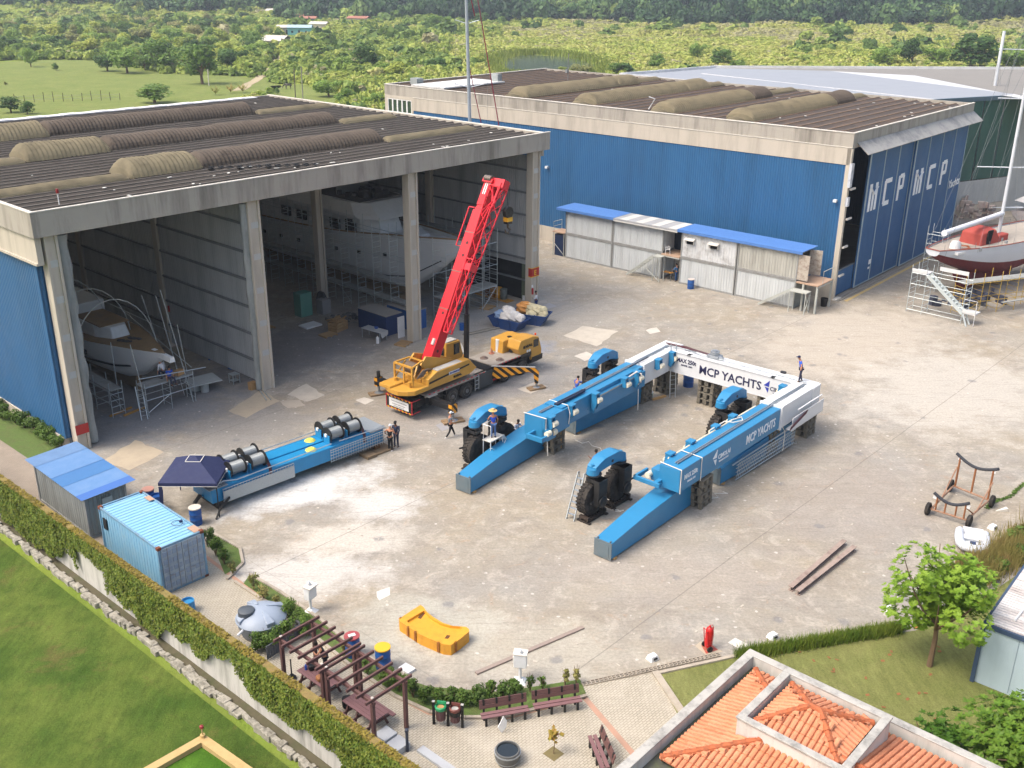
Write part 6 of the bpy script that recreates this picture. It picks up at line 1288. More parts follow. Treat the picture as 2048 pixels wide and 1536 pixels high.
b = MB(); b.tube([bs_, be_], .24, 14); b.tube([be_, be_+(be_-bs_).normalized()*.15], .28, 14); b.build('boom_with_furled_sail', mat('sail_white', 'd0d4dc', .7), YC, smooth=True)
b = MB()
for z, w in ((6.7, 3.2), (13, 2.4)):
    c_2 = mb_+Vector((0, 0, z))
    for s_ in (-1, 1): b.tube([c_2, c_2+Vector((s_*w*.81, -s_*w*.59, .05))], .06, 6)
c_2 = mb_+(mt_-mb_)*.92; b.tube([c_2, c_2+Vector((1.6, -1.2, 0))], .05, 6); b.build('spreaders', MSW, YC)
b = MB()
for s_ in (-1, 1):
    k1, k2 = mb_+(mt_-mb_)*.42, mb_+(mt_-mb_)*.7; b.tube([mt_, k2+Vector((.1, s_*1.6, 0)), k1+Vector((.1, s_*1.9, 0)), (11.6, s_*2.3, dz)], .015, 4)
    for x in (10, 12.4): b.tube([k1, (x, s_*2.3, dz)], .012, 4)
    b.tube([mt_, (.5+.2*s_, s_*1.1, dz)], .014, 4); b.tube([k2, (4.0, s_*2.0, dz)], .012, 4); b.tube([mt_, (7.0, s_*2.2, dz)], .012, 4)
b.tube([mt_, (26, 0, dz+.5)], .015, 4); b.build('rigging', STEEL, YC)
b = MB()
for s_ in (-1, 1):
    for i in range(11): x = .5+i*1.8; w, zd, _k = ysec(min(1, x/L)); b.tube([(x, s_*w*.93, zd-.1), (x, s_*w*.93, zd+.55)], .02, 5)
b.build('stanchions', STEEL, YC)
b = MB(); b.cbox((9.8, -.9, dz+.2), (.3, .3, .4)); b.cbox((4.6, -1.9, dz+.2), (.25, .25, .35)); b.cbox((9.3, -1.7, dz+.15), (.3, .2, .3)); b.build('winches', mat('zinc', 'a5abb0', .4, .6), YC, bevel=.04)
# boat shores: keel blocks
b = MB()
for x in (5, 8, 11, 14): b.box(x, -.8, 0, x+.5, .8, .42)
b.build('keel_blocks', mat('old_timber', '7d6b54', .85), YC)
q_ = W(2009, 62, 21.5); t_ = thing('white_mast', 'vertical white mast head with a yard rising between the blue hangar and the frame edge', 'mast', (q_.x, q_.y, 0)); b = MB(); b.tube([(0, 0, 14.2), (0, 0, 21.5)], .2, 10); b.tube([(0, 0, 0), (0, 0, 14.2)], .05, 6); b.build('mast_tube', MSW, t_); b = MB(); b.tube([(-.3, 0, 19.3), (4.5, 0, 19.2)], .07, 6); b.build('yard', MSW, t_); b = MB()
for k in (-2.2, -1.2, 1, 2): b.tube([(0, 0, 19.3), (k, -1, 3)], .015, 4)
b.build('rigging', STEEL, t_)
# second boat behind, under a white cover
p = W(2040, 455, 3.5); t_ = thing('covered_boat', 'boat under a white awning behind the classic yacht, partly out of frame', 'boat', (p.x+2.5, p.y+6, 0), R(20))
b = MB(); rg = hull(b, 14, 4.2, .9, 3.6, .5, .8, 12, 1.0, .8); b.build('hull', mat('hull_maroon_white', 'b9b4b2', .5, var=.1, dirt='7d3038', da=.5, ds=.5), t_, smooth=True); b = MB(); b.extx([(-2.3, 4.6), (0, 5.9), (2.3, 4.6)], 1.5, 12); b.build('awning', mat('sheet_bright', 'd9dade', .7), t_)
b = MB(); b.tube([(.5, 0, 4.3), (-5.0, -1, 4.9)], [.12, .02], 6); b.build('bowsprit', MSW, t_)
b = MB(); b.tube([(6.5, 0, 4), (6.2, 0, 20)], .12, 8); b.build('mast', mat('mast_timber', 'a0683e', .5), t_)
p = W(1962, 488, 0); r_ = random.Random(5); b = MB()
for i in range(60): b.cbox((r_.uniform(-4, 5), r_.uniform(-1, 3), r_.uniform(.3, 2.4)), (r_.uniform(.2, .9), r_.uniform(.2, .8), r_.uniform(.1, .8)), r_.uniform(0, 3))
struct(tagm(b, 'stored_goods', mat('goods_mix', '8f8784', .7, var=.6, vs=1.5, dirt='5d2c33', da=.6, ds=.8), (p.x+2, p.y+10, 0), .3, 'pile of mixed boatyard goods behind the classic yacht', 'stored goods'), 'stuff')
tagm(MB().box(-5, -1.5, 0, 9, 1.5, 1.5), 'block_wall', mat('block_wall_grey', '7b7771', .85, dirt='4e4a44', da=.6), (p.x+1, p.y+4.5, 0), .25, 'low grey block platform behind the classic yacht', 'platform')
# scaffolds around the classic yacht
p = W(1812, 622); q = W(1903, 643)
SW = mat('scaffold_white', 'b6c0c2', .45, .2); rz = math.atan2((q-p).y, (q-p).x)
t_ = scaffold('tall white scaffold stair tower at the stern of the classic yacht', ((p.x, p.y, 0), rz), [0, 1.35, 4.9], 1.3, [.25, 1.4, 2.6, 3.6], SW, plank=(), extra=.7, group='scaffolding at the classic yacht')
b = MB(); b.bar((1.4, .0, 3.6), (4.9, .0, .9), .06, .3); b.bar((1.4, .7, 3.6), (4.9, .7, .9), .06, .3)
for i in range(1, 12): b.cbox((1.4+3.5*i/12, .35, 3.6-2.7*i/12), (.22, .7, .03))
b.bar((5.0, -.1, .9), (5.6, -.5, 0), .08, .12); b.bar((5.0, .5, .9), (5.6, .2, 0), .08, .12); b.build('stair_flight', SW, t_)
b = MB(); b.box(0, 0, 3.62, 1.35, 1.3, 3.7); b.box(0, -.03, 3.7, 1.35, 0, 4.0); b.box(2.4, -.03, 4.25, 4.9, 0, 4.6); b.box(4.9, -.03, .95, 6.0, 1.2, 1.05); b.box(4.9, -.05, 1.05, 6.0, -.02, 1.35); b.tube([(6.0, 0, 0), (6.0, 0, 2.2), (4.9, 0, 2.2)], .03); b.build('platform_boards', mat('board_white', 'c3c6c8', .6), t_)
p2 = W(1835, 580); scaffold('narrow white ladder scaffold against the stern of the classic yacht', ((p2.x+.3, p2.y+.5, 0), rz), [0, 1.5], 1.2, [1.5, 3, 4.5, 5.4], SW, plank=(), extra=.8, group='scaffolding at the classic yacht')
p3 = W(1925, 640); scaffold('yellow scaffold with long plank walkway along the side of the classic yacht', ((p3.x+.2, p3.y+1.0, 0), R(20)), [i*2.0 for i in range(9)], 1.2, [1.2, 2.9], SCY, plank=(1,), extra=.9, group='scaffolding at the classic yacht')
b = MB(); b.box(-2, -.15, 0, 2, .15, .06); tagm(b, 'plank', PLK, (p3.x+5.5, p3.y+1.8, 1.3), R(24), 'plank resting on the yellow scaffold ledger', 'plank')
r_ = random.Random(12); b = MB()
for i in range(26): b.cbox((r_.uniform(-3.5, 5), r_.uniform(-1, 1.3), r_.uniform(.1, .9)), (r_.uniform(.2, 1.3), r_.uniform(.1, .6), r_.uniform(.1, .9)), r_.uniform(0, 3))
struct(tagm(b, 'under_hull_clutter', mat('clutter_navy', '3c4050', .7, var=.6, vs=1.2), (p3.x+1.5, p3.y+4.2, 0), R(20), 'drums and boxes stored under the hull of the classic yacht', 'stored goods'), 'stuff')
# ================================================================ people
SKN = mat('skin_tan', 'a8765a', .6, var=.06); SKD = mat('skin_dark', '6f4a38', .6, var=.06); HRD = mat('hair_dark', '1e1815', .8)
def cloth(k): return mat('cloth_'+k, k, .85, var=.1, vs=4)
def skinmesh(name, P, E, Rr, m_, parent, root=0, sub=1):
    me = bpy.data.meshes.new(name); me.from_pydata([tuple(p) for p in P], E, []); bm = bmesh.new(); bm.from_mesh(me); lay = bm.verts.layers.skin.verify(); bm.verts.ensure_lookup_table()
    for v, r in zip(bm.verts, Rr): v[lay].radius = (r, r) if not hasattr(r, '__len__') else r; v[lay].use_root = v.index == root
    bm.to_mesh(me); bm.free(); me.materials.append(m_); o = bpy.data.objects.new(name, me); COL.objects.link(o); o.parent = parent
    s = o.modifiers.new('skin', 'SKIN'); s.use_smooth_shade = True; d = o.modifiers.new('sub', 'SUBSURF'); d.levels = sub; d.render_levels = sub; return o
V3 = Vector
def person(label, loc, rz=0, lean=(0, 0), arms=None, legs=None, shirt='2350b0', pants='2a3350', skin=None, hat=None, hatc='1f2a4a', sleeve=.55, hip=.93, shoes='2b2a2a', look=(1, 0, 0), bald=False, mask=False, parts=None, base=0):
    """x forward; arms = ((elbow, hand) left, (elbow, hand) right) as offsets from the shoulder; legs = ((knee, foot), ...) as offsets from the hip joint"""
    skin = skin or SKN; t_ = thing('person', label, 'person', loc, rz, 'people in the yard')
    arms = arms or (((0, .06, -.29), (.08, .08, -.54)), ((0, -.06, -.29), (.08, -.08, -.54)))
    legs = legs or (((.02, .02, -.44), (0, .03, -.86)), ((.02, -.02, -.44), (0, -.03, -.86)))
    pel = V3((0, 0, hip)); dirv = V3((math.sin(lean[0]), math.sin(lean[1]), math.cos(lean[0]))).normalized(); look = V3(look).normalized()
    sp1 = pel+dirv*.2; ch = pel+dirv*.42; nk = pel+dirv*.56; hd = nk+dirv*.07+look*.02; ht = hd+dirv*.1+look*.03+V3((0, 0, .03)); htt = ht+V3((0, 0, .06))
    P = [pel, sp1, ch, nk, hd, ht, htt, ht+look*.085+V3((0, 0, -.02))]; Rr = [(.13, .1), (.12, .095), (.145, .1), .055, .07, (.083, .09), .06, .018]; E = [(0, 1), (1, 2), (2, 3), (3, 4), (4, 5), (5, 6), (5, 7)]
    sh = []; hips = []
    for s_, (el, hn) in zip((1, -1), arms):
        sj = ch+V3((0, s_*.19, .07)); e = sj+V3(el); h = sj+V3(hn); d = (h-e).normalized(); i = len(P)
        side = d.cross(V3((0, 0, 1))); side = side.normalized() if side.length > .1 else V3((1, 0, 0)); palm = h+d*.06
        P += [sj, e, h, palm]; Rr += [.058, .042, .028, (.036, .022)]; E += [(2, i), (i, i+1), (i+1, i+2), (i+2, i+3)]
        for k, (o_, l_) in enumerate(((-.028, .06), (-.01, .075), (.01, .07), (.028, .055))): P.append(palm+side*o_+d*l_+V3((.01, 0, -.015))); Rr.append(.009); E.append((i+3, len(P)-1))
        P.append(h+d*.03+side*.05); Rr.append(.011); E.append((i+2, len(P)-1)); sh.append((sj, e, h))
    for s_, (kn, ft) in zip((1, -1), legs):
        hj = pel+V3((0, s_*.09, -.06)); k = hj+V3(kn); f = hj+V3(ft); i = len(P); P += [hj, k, f, f+V3((.15, 0, -.03))]; Rr += [.085, .058, .038, (.04, .03)]; E += [(0, i), (i, i+1), (i+1, i+2), (i+2, i+3)]; hips.append((hj, k, f))
    skinmesh('body', P, E, Rr, skin, t_)
    P = [pel+dirv*-.02, sp1, ch, nk-dirv*.07]; Rr = [(.155, .12), (.14, .115), (.165, .125), .085]; E = [(0, 1), (1, 2), (2, 3)]
    for sj, e, h in sh:
        i = len(P); k = sleeve; P.append(sj); Rr.append(.075); E.append((2, i))
        if k > 0:
            if k <= 1: P.append(sj+(e-sj)*k); Rr.append(.062); E.append((i, i+1))
            else: P += [e, e+(h-e)*(k-1)]; Rr += [.056, .045]; E += [(i, i+1), (i+1, i+2)]
    skinmesh('shirt', P, E, Rr, cloth(shirt), t_)
    P = [pel+V3((0, 0, .03))]; Rr = [(.15, .118)]; E = []
    for hj, k, f in hips: i = len(P); P += [hj, k, f+V3((0, 0, .04))]; Rr += [.1, .073, .06]; E += [(0, i), (i, i+1), (i+1, i+2)]
    skinmesh('trousers', P, E, Rr, cloth(pants), t_)
    b = MB()
    for hj, k, f in hips: b.loft([[f+V3((x, y*w, z)) for y, z in ((-.045, -.055), (.045, -.055), (.04, .0+zz), (-.04, .0+zz))] for x, w, zz in ((-.08, .8, .03), (.0, 1, .05), (.12, 1, -.01), (.2, .7, -.03))])
    b.build('shoes', cloth(shoes), t_, smooth=True)
    top = ht+V3((0, 0, .03)); b = MB()
    if hat == 'straw': b.revolve([(.27, 0), (.24, .02), (.11, .035), (.1, .12), (.02, .14)], top+V3((0, 0, .0)), 'Z', 18); b.build('straw_hat', mat('straw', 'c2a36c', .8), t_, smooth=True)
    elif hat == 'cap': b.revolve([(.1, -.02), (.1, .03), (.07, .08), (.01, .095)], top, 'Z', 14); q = top+look*.11; b.cbox(q+V3((0, 0, .0)), (.14, .14, .015), math.atan2(look.y, look.x)); b.build('cap', cloth(hatc), t_, smooth=True)
    else: b.revolve([(.093, -.06), (.1, 0), (.075, .07), (.01, .09)], top-look*.012, 'Z', 14); b.build('hair', HRD if not bald else mat('hair_grey', '9a9a98', .8), t_, smooth=True)
    b = MB(); sd_ = look.cross(V3((0, 0, 1))).normalized()
    for s_ in (-1, 1): b.cbox(ht+look*.083+sd_*s_*.032+V3((0, 0, .01)), (.014, .014, .01))
    b.cbox(ht+look*.08+V3((0, 0, -.055)), (.02, .04, .01), math.atan2(look.y, look.x)); b.build('facial_features', HRD, t_)
    if mask: b = MB(); b.revolve([(.06, -.03), (.075, 0), (.06, .035)], ht+look*.035+V3((0, 0, -.05)), 'Z', 12); b.build('face_mask', cloth('1c1e26'), t_, smooth=True)
    return t_
ph = W(781, 901); person('person in black sleeveless top and cap, hand on hip near the winch beam', ph, R(60), arms=(((-.1, .2, -.22), (.05, .1, -.38)), ((.12, -.12, -.2), (.12, .02, .02))), shirt='17181b', pants='15171b', hat='cap', hatc='c3cad0', sleeve=0, shoes='c9c9c6')
ph = W(793, 893); person('person in dark navy overalls with reflective cuffs beside the one in black', ph, R(-110), arms=(((.1, .1, -.25), (.2, -.02, -.4)), ((.0, -.08, -.29), (.06, -.1, -.52))), shirt='252c44', pants='252c44', skin=SKD, sleeve=1.9, mask=True, hat='cap', hatc='15161b')
ph = W(901, 874); person('person in grey shirt and pale cap walking towards the blue bogie', ph, R(20), arms=(((.0, .07, -.28), (.25, .02, -.36)), ((-.02, -.08, -.28), (.22, -.04, -.4))), legs=(((.2, .02, -.4), (.33, .03, -.84)), ((-.08, -.02, -.43), (-.33, -.03, -.84))), shirt='5d6470', pants='1c1d22', hat='cap', hatc='c4cace', shoes='d0d0cd', mask=True)
ph = W(1072, 620); person('person in white shirt and blue jeans walking by the right hangar column', ph, R(180), legs=(((.15, .02, -.42), (.2, .03, -.86)), ((-.08, -.02, -.43), (-.36, -.03, -.82))), arms=(((.08, .06, -.28), (.28, .0, -.25)), ((.0, -.08, -.29), (.08, -.08, -.52))), shirt='cfd3dc', pants='22407c', skin=SKD, sleeve=1.9)
q = Matrix.Translation((P0.x, P0.y, 0)) @ Matrix.Rotation(R(54), 4, 'Z') @ Vector((0, 0, 1.96)); person('person in wide straw hat and blue vest standing on the white work platform', q, R(110), lean=(.08, 0), arms=(((.1, .1, -.26), (.3, .1, -.3)), ((.0, -.1, -.28), (.1, -.1, -.52))), shirt='2549b5', pants='4a6796', hat='straw', sleeve=0)
ph = W(1003, 912); person('person in blue vest bending over the bogie under the straw-hatted worker', (ph.x-.2, ph.y+1.0, .75), R(200), lean=(.35, 0), arms=(((.15, .05, -.24), (.32, -.1, -.42)), ((.15, -.05, -.24), (.32, .1, -.42))), shirt='2549b5', pants='27304a', sleeve=0, skin=SKD)
ph = W(1030, 905); person('person in white shirt working behind the long blue leg', (ph.x+.1, ph.y+.6, .3), R(-60), lean=(.2, 0), arms=(((.12, .08, -.2), (.4, -.02, -.22)), ((.12, -.08, -.2), (.4, .02, -.22))), shirt='d3d4dc', pants='2a3044', sleeve=1.8, skin=SKD)
ph = W(1203, 990); person('person in blue T-shirt on the ladder side of the front right bogie', (ph.x-.3, ph.y+.3, .95), R(130), lean=(.12, 0), arms=(((.1, .1, -.2), (.3, .12, -.1)), ((.08, -.1, -.24), (.25, -.12, -.35))), shirt='1f49c0', pants='3f5f8f', sleeve=.7, skin=SKD)
b = MB(); b.cbox((0, 0, .47), (.7, .5, .94)); tagm(b, 'stand_box', BLK2, (ph.x-.3, ph.y+.3, 0), R(48), 'black step box between the two wheels of the front right bogie', 'box')
b = MB(); b.cbox((0, 0, .37), (.7, .5, .75)); ph2 = W(1003, 912); tagm(b, 'stand_box', BLK2, (ph2.x-.2, ph2.y+1.0, 0), R(48), 'black step box by the left bogie', 'box'); b = MB(); b.cbox((0, 0, .15), (.9, .6, .3)); ph3 = W(1030, 905); tagm(b, 'stand_box', BLK2, (ph3.x+.1, ph3.y+.6, 0), R(48), 'low black box behind the long blue leg', 'box')
c = HB+0*HB; q = Vector((10.95, 69.0, 0))+Matrix.Rotation(R(-40.1), 3, 'Z') @ Vector((10.75, -.6, zt+.02)); person('person in blue shirt and cap walking on top of the white cross beam', q, R(175), lean=(.25, 0), arms=(((.0, .2, -.2), (.05, .42, -.3)), ((-.05, -.2, -.2), (.02, -.42, -.28))), shirt='2158c8', pants='2c2f45', hat='cap', hatc='23284a', sleeve=.6, legs=(((.06, .02, -.43), (.1, .02, -.86)), ((-.02, -.02, -.43), (-.12, -.02, -.85))))
ph = W(1152, 800); person('person in blue work clothes leaning on the half hidden bogie', ph, R(55), lean=(.22, 0), arms=(((.15, .05, -.1), (.38, .05, .05)), ((.15, -.05, -.1), (.38, -.05, .05))), shirt='3a57a6', pants='2d4a90', sleeve=1.9)
q = F1(7.3, 2.5, 2.1); person('person in white shirt crouching under the bow of the sailing yacht', q, R(150), lean=(.5, 0), hip=.55, legs=(((.38, .05, -.05), (.1, .08, -.48)), ((.38, -.05, -.05), (.1, -.08, -.48))), shirt='c9cdd4', pants='3b4152', sleeve=1.5)
q = F1(7.35, 1.95, 2.1); person('person in blue shirt sitting on the scaffold planks at the yacht bow', q, R(-40), lean=(.2, 0), hip=.2, legs=(((.4, .05, .05), (.5, .08, -.36)), ((.4, -.05, .05), (.5, -.08, -.36))), shirt='2450b4', pants='2a3046', sleeve=.6)
ph = F2(-4.3, 14.3); person('person in blue clothes under the container gallery', ph, A2+R(90), arms=(((.15, .05, -.22), (.35, 0, -.25)), ((.15, -.05, -.22), (.35, 0, -.25))), shirt='3d6d9c', pants='2f4f7c', sleeve=1.8)
# chair, drum and bench by the containers
def plastic_chair(label, loc, rz):
    t_ = thing('plastic_chair', label, 'chair', loc, rz); b = MB(); b.box(-.22, -.22, .42, .22, .22, .45); b.build('seat', WHT, t_, bevel=.01); b = MB(); b.loft([[(-.2, -.22, .45), (-.2, .22, .45), (-.24, .22, .45), (-.24, -.22, .45)], [(-.3, -.2, .88), (-.3, .2, .88), (-.33, .2, .88), (-.33, -.2, .88)]]); b.build('backrest', WHT, t_)
    for x in (-.2, .2):
        for y in (-.2, .2): b = MB(); b.bar((x*1.15, y*1.15, 0), (x, y, .43), .04); b.build('leg', WHT, t_)
    for y in (-.24, .24): b = MB(); b.bar((-.26, y, .66), (.18, y, .64), .05, .03); b.bar((.18, y, .64), (.2, y, .43), .04); b.build('armrest', WHT, t_)
plastic_chair('white plastic garden chair on the gallery between the containers', F2(-4.4, 15.4, 2.6), A2-R(60))
t_ = thing('workbench', 'yellowish workbench under the container gallery', 'table', F2(-4.4, 15.2), A2+R(90)); MB().box(-.5, -.25, .75, .5, .25, .8).build('top', mat('bench_top', 'b5823e', .7), t_); b = MB()
for x in (-.45, .45):
    for y in (-.2, .2): b.bar((x, y, 0), (x, y, .75), .04)
b.build('legs', STEEL, t_)
drum('blue drum with pale rim in front of the grey containers', W(1381, 577), DR['blue'], mat('lid_pale', 'b9b1ad', .6), .32, .92)
b = MB(); b.revolve([(.02, 0), (.26, 0), (.34, .75), (.3, .75), (.24, .1), (.02, .1)], (0, 0, 0), 'Z', 18); tagm(b, 'bin', BLK, W(1647, 612), 0, 'black open tub at the corner of the blue hangar', 'bin')
# ================================================================ left containers, boundary wall
LBc = mat('container_light_blue', '7fb0cc', .55, var=.1, vs=.8, dirt='9cb4be', da=.4, ds=1.2, spec=.4); LBf = mat('container_frame_blue', '6a93ad', .6, var=.15, dirt='7a5f55', da=.6, ds=2.5); DG = mat('container_door_grey', '98a5b0', .55, var=.12, vs=2, dirt='6d7a8c', da=.6, ds=1.5); RST = mat('rust', '6f3f2c', .9, var=.2)
c_ = container('blue_container', 'light blue shipping container with grey double doors beside the ivy wall', 'container', (-16.72, 41.62, 0), R(47), 6.0, 2.44, 2.6, LBc, LBf)
b = MB()
for i in range(21): y = .2+i*.28; b.box(.1, y, 2.5, 2.34, y+.14, 2.525)
b.build('roof_ribs', LBc, c_)
for s_ in (0, 1):
    x0 = .14+s_*1.09; d = MB().box(x0, -.03, .15, x0+1.06, .04, 2.48).build('door', DG, c_)
    b = MB()
    for i in range(5):
        for k in (0, 1): b.box(x0+.06+k*.5, -.06, .3+i*.44, x0+.5+k*.5, -.025, .55+i*.44)
    b.build('door_panels', mat('door_panel_blue_grey', '8496ab', .55, var=.15, vs=3, dirt='8b8f96', da=.5, ds=2), d, bevel=.015)
    b = MB()
    for x in (.28, .78): b.tube([(x0+x, -.09, .12), (x0+x, -.09, 2.52)], .022, 6); b.box(x0+x-.03, -.11, .95, x0+x+.25, -.08, .99)
    b.build('lock_rods', mat('rod_grey', '8c949a', .5, .3, dirt='6b4a3a', da=.5), d)
b = MB()
for x in (0, 2.26):
    for y in (0, 5.82): b.box(x-.01, y-.01, 2.46, x+.19, y+.19, 2.615); b.box(x-.01, y-.01, 0, x+.19, y+.19, .13)
b.build('corner_castings', RST, c_); MB().box(-.02, 5.25, 1.5, .03, 5.6, 2.1).build('window', DARK, c_)
b = MB(); b.box(2.0, .1, 2.605, 2.4, .8, 2.612); b.box(2.1, 4.6, 2.605, 2.4, 5.2, 2.612); b.build('rust_patches', mat('rust_pale', 'a58976', .9, var=.2, vs=4), c_)
b = MB(); b.tube([(1.9+.25*math.cos(a)*(1+.1*math.sin(3*a)), 1.5+.3*math.sin(a), 2.63) for a in [i*.5 for i in range(16)]], .015, 4); b.cbox((2.1, 1.5, 2.66), (.15, .12, .1)); tagm(b, 'hose_coil', mat('hose_navy', '2b3a5c', .6), (-16.72, 41.62, 0), R(47), 'thin dark hose coil lying on the light blue container roof', 'hose')
s_ = container('grey_shed_container', 'grey corrugated container shed with striped blue sheet roof by the ivy wall', 'container', (-22.25, 46.78, 0), R(47), 6.2, 2.3, 2.45, mat('shed_grey', '8f9492', .65, var=.12, vs=1, dirt='5f625e', da=.5, ds=1.2, streak=1), CGF)
def sheet_roof(b, x0, x1, y0, y1, z, dz, pitch=.22, d=.03):
    n = int((y1-y0)/(pitch/4)); P = [(y0+i*(y1-y0)/n, z+d*math.sin(i*PI/2)) for i in range(n+1)]; k = len(P); b.add([(x, y, zz+(dz if x == x1 else 0)) for x in (x0, x1) for y, zz in P], [(i, i+1, k+i+1, k+i) for i in range(k-1)])
RB1 = mat('roof_blue_worn', '6a91bd', .5, var=.12, vs=1.5, dirt='7d97b8', da=.5, ds=1.5); RB2 = mat('roof_blue_fresh', '4f78b8', .5, var=.05); RB3 = mat('roof_blue_mid', '5080b2', .5, var=.1); RB4 = mat('roof_blue_faded', '6f8fb5', .6, var=.12, dirt='5e7d9e', da=.5)
for y0, y1, m_ in ((-.3, .35, RB2), (.35, 1.9, RB1), (1.9, 3.3, RB3), (3.3, 5.3, RB1), (5.3, 6.6, RB4)): b = MB(); sheet_roof(b, -.25, 2.75, y0, y1+.06, 2.52+.004*int(y0), .12, .2, .035); b.build('roof_sheet', m_, s_)
b = MB()
for i in range(9): b.box(.2+i*.24, -.02, .15, .22+i*.24, .03, 2.4)
b.build('end_boards', CGF, s_); MB().box(.9, -.06, 1.5, 1.45, -.02, 2.1).build('hatch', mat('hatch_grey', '9a9f9d', .6), s_)
LB = lambda z: drum
drum('blue drum with clean white lid behind the light blue container', (W(390, 1053).x, W(390, 1053).y+.3, 0), DR['blue'], mat('lid_offwhite', 'c6c0b4', .6, dirt='9b8f80', da=.4), .32, 1.0)
p = W(300, 1010); drum('blue drum with pinkish lid behind the tent leg', p, DR['blue'], mat('lid_pink', 'b08478', .6, dirt='cfc6bc', da=.5), .32, 1.0); p = W(316, 1020); drum('open rusty-rimmed blue drum beside the pink-lidded one', p, DR['blue'], None, .32, .95, open_=True)
p = W(378, 1222); drum('light blue open tub between the container doors and the wall', p, DR['cyan'], None, .3, .6, open_=True)
drum('blue drum with red lid behind the pergola', W(706, 1310), DR['blue'], mat('lid_red', '97464a', .5, dirt='b88a85', da=.3), .33, 1.0); b = MB(); b.box(-.16, -.1, 0, .16, .1, .005); p = W(706, 1310); tagm(b, 'paper_sheet', WHT, (p.x, p.y, 1.06), .5, 'white paper lying on the red drum lid', 'paper')
drum('blue drum with yellow lid behind the pergola', W(767, 1335), DR['blue'], mat('lid_yellow', 'd3a72c', .5), .33, 1.05); drum('blue drum with yellow lid under the white cross beam', W(1376, 772), DR['blue'], mat('lid_yellow', 'd3a72c', .5), .38, 1.1)
drum('pale green plastic tubs stacked by the rear left crib stack', W(1300, 797), mat('tub_green', '9fb5a8', .5), WHT, .2, .5)
# boundary wall with ivy
wy = math.atan2(wa.y, wa.x)+PI; wr = wy-PI          # local x runs up the wall line, +y towards the field
WTH = 2.55
def wp(s, off, z): q = wallpt(s, off); return (q.x, q.y, z)
wall_ = thing('boundary_wall', 'whitewashed boundary wall overgrown with ivy along the green field', 'wall', (WB.x, WB.y, 0), math.atan2(wa.y, wa.x))
# local axes: x along the wall, y = field side (left of wa) is +y
WPL = mat('whitewash', 'b9b8b3', .85, var=.1, vs=1, dirt='57594f', da=.8, ds=1.4, streak=1); STN = mat('mossy_stone', '97948a', .9, var=.3, vs=3, dirt='3f3d30', da=.9, ds=3.5, bump=(7, .06)); MOS = mat('mossy_coping', '7d7040', .95, var=.25, vs=3, dirt='8a6a4a', da=.6, ds=2, bump=(9, .05))
MB().box(-22, -.32, -.1, 55, -.05, WTH).build('masonry', WPL, wall_); MB().box(-22, -.36, WTH, 55, .02, WTH+.09).build('coping', MOS, wall_)
b = MB(); r_ = random.Random(6); x = -22
while x < 55:
    l = r_.uniform(.2, .6); b.cbox((x+l/2, .5+r_.uniform(-.07, .07), .0), (l, r_.uniform(.2, .42), .26+r_.uniform(-.1, .12)), r_.uniform(-.15, .15)); x += l*.93
b.build('stone_kerb', STN, wall_, bevel=.03); MB().box(-22, -.05, -.1, 55, .4, .0).build('gutter_bed', mat('gutter_soil', '55503f', .95, var=.3, vs=3, dirt='3c4a25', da=.7), wall_)
def leaves(n, size, posf, seed, up=.5, asp=1.4):
    r = np.random.default_rng(seed); P, N, S = posf(n, r); n = len(P)
    a = r.uniform(0, 2*PI, n); t1 = np.cross(N, np.array([.3, .2, 1.0])+r.normal(0, .4, (n, 3))); t1 /= np.linalg.norm(t1, axis=1)[:, None]+1e-9; t2 = np.cross(N, t1); t2 /= np.linalg.norm(t2, axis=1)[:, None]+1e-9
    u_ = t1*np.cos(a)[:, None]+t2*np.sin(a)[:, None]; v_ = np.cross(N, u_); s = (S*size*r.uniform(.6, 1.3, n))[:, None]
    V = np.stack([P-u_*s*.5*asp, P+v_*s*.45, P+u_*s*.5*asp, P-v_*s*.45], 1).reshape(-1, 3); return V, np.arange(4*n).reshape(-1, 4)
IVY = leafmat('ivy_leaves', ['26370f', '3a5219', '55702a', '758a34', 'a8a445'], 1.6)
def ivyf(x0, x1):
    def f(n, r):
        x = r.uniform(x0, x1, n*2); z = r.uniform(.05, 1, n*2); P = []
        cov = np.array([mnoise.noise(Vector((a*.28, 3.3, 0)))*1.6+mnoise.noise(Vector((a*1.1, b_*2.0, 1.0)))*.5 for a, b_ in zip(x, z)])
        low = .26-.62*cov          # bare masonry shows below this height
        low = np.where((x > 15.8) & (x < 18.6), .72-.2*cov, low); low = np.where((x > 1) & (x < 8), np.maximum(low, .3), low)
        k = z > np.clip(low, 0, .75); x = x[k][:n]; z = z[k][:n]; m = len(x)
        th = np.array([.16+.22*abs(mnoise.noise(Vector((a*.9, b_*3, 5.0)))) for a, b_ in zip(x, z)])*(.4+.6*np.minimum(1, (1.05-z)*4))
        P = np.stack([x, -.05+th*r.uniform(.5, 1.25, m), z*(WTH+.12)], 1); N = np.stack([r.normal(0, .5, m), np.full(m, 1.0), r.normal(.45, .4, m)], 1); return P, N/np.linalg.norm(N, axis=1)[:, None], np.ones(m)
    return f
V, F = leaves(62000, .088, ivyf(-6, 38), 3); o = npmesh('ivy', V, F, IVY, wall_); struct(o, 'stuff')
def topf(n, r):
    x = r.uniform(-6, 38, n); P = np.stack([x, r.uniform(-.34, .06, n), WTH+.09+r.uniform(0, .08, n)], 1); k = np.array([mnoise.noise(Vector((a*.8, 0, 9))) for a in x]) > -.25; P = P[k]; N = np.stack([r.normal(0, .4, len(P)), r.normal(0, .4, len(P)), np.ones(len(P))], 1); return P, N/np.linalg.norm(N, axis=1)[:, None], np.ones(len(P))
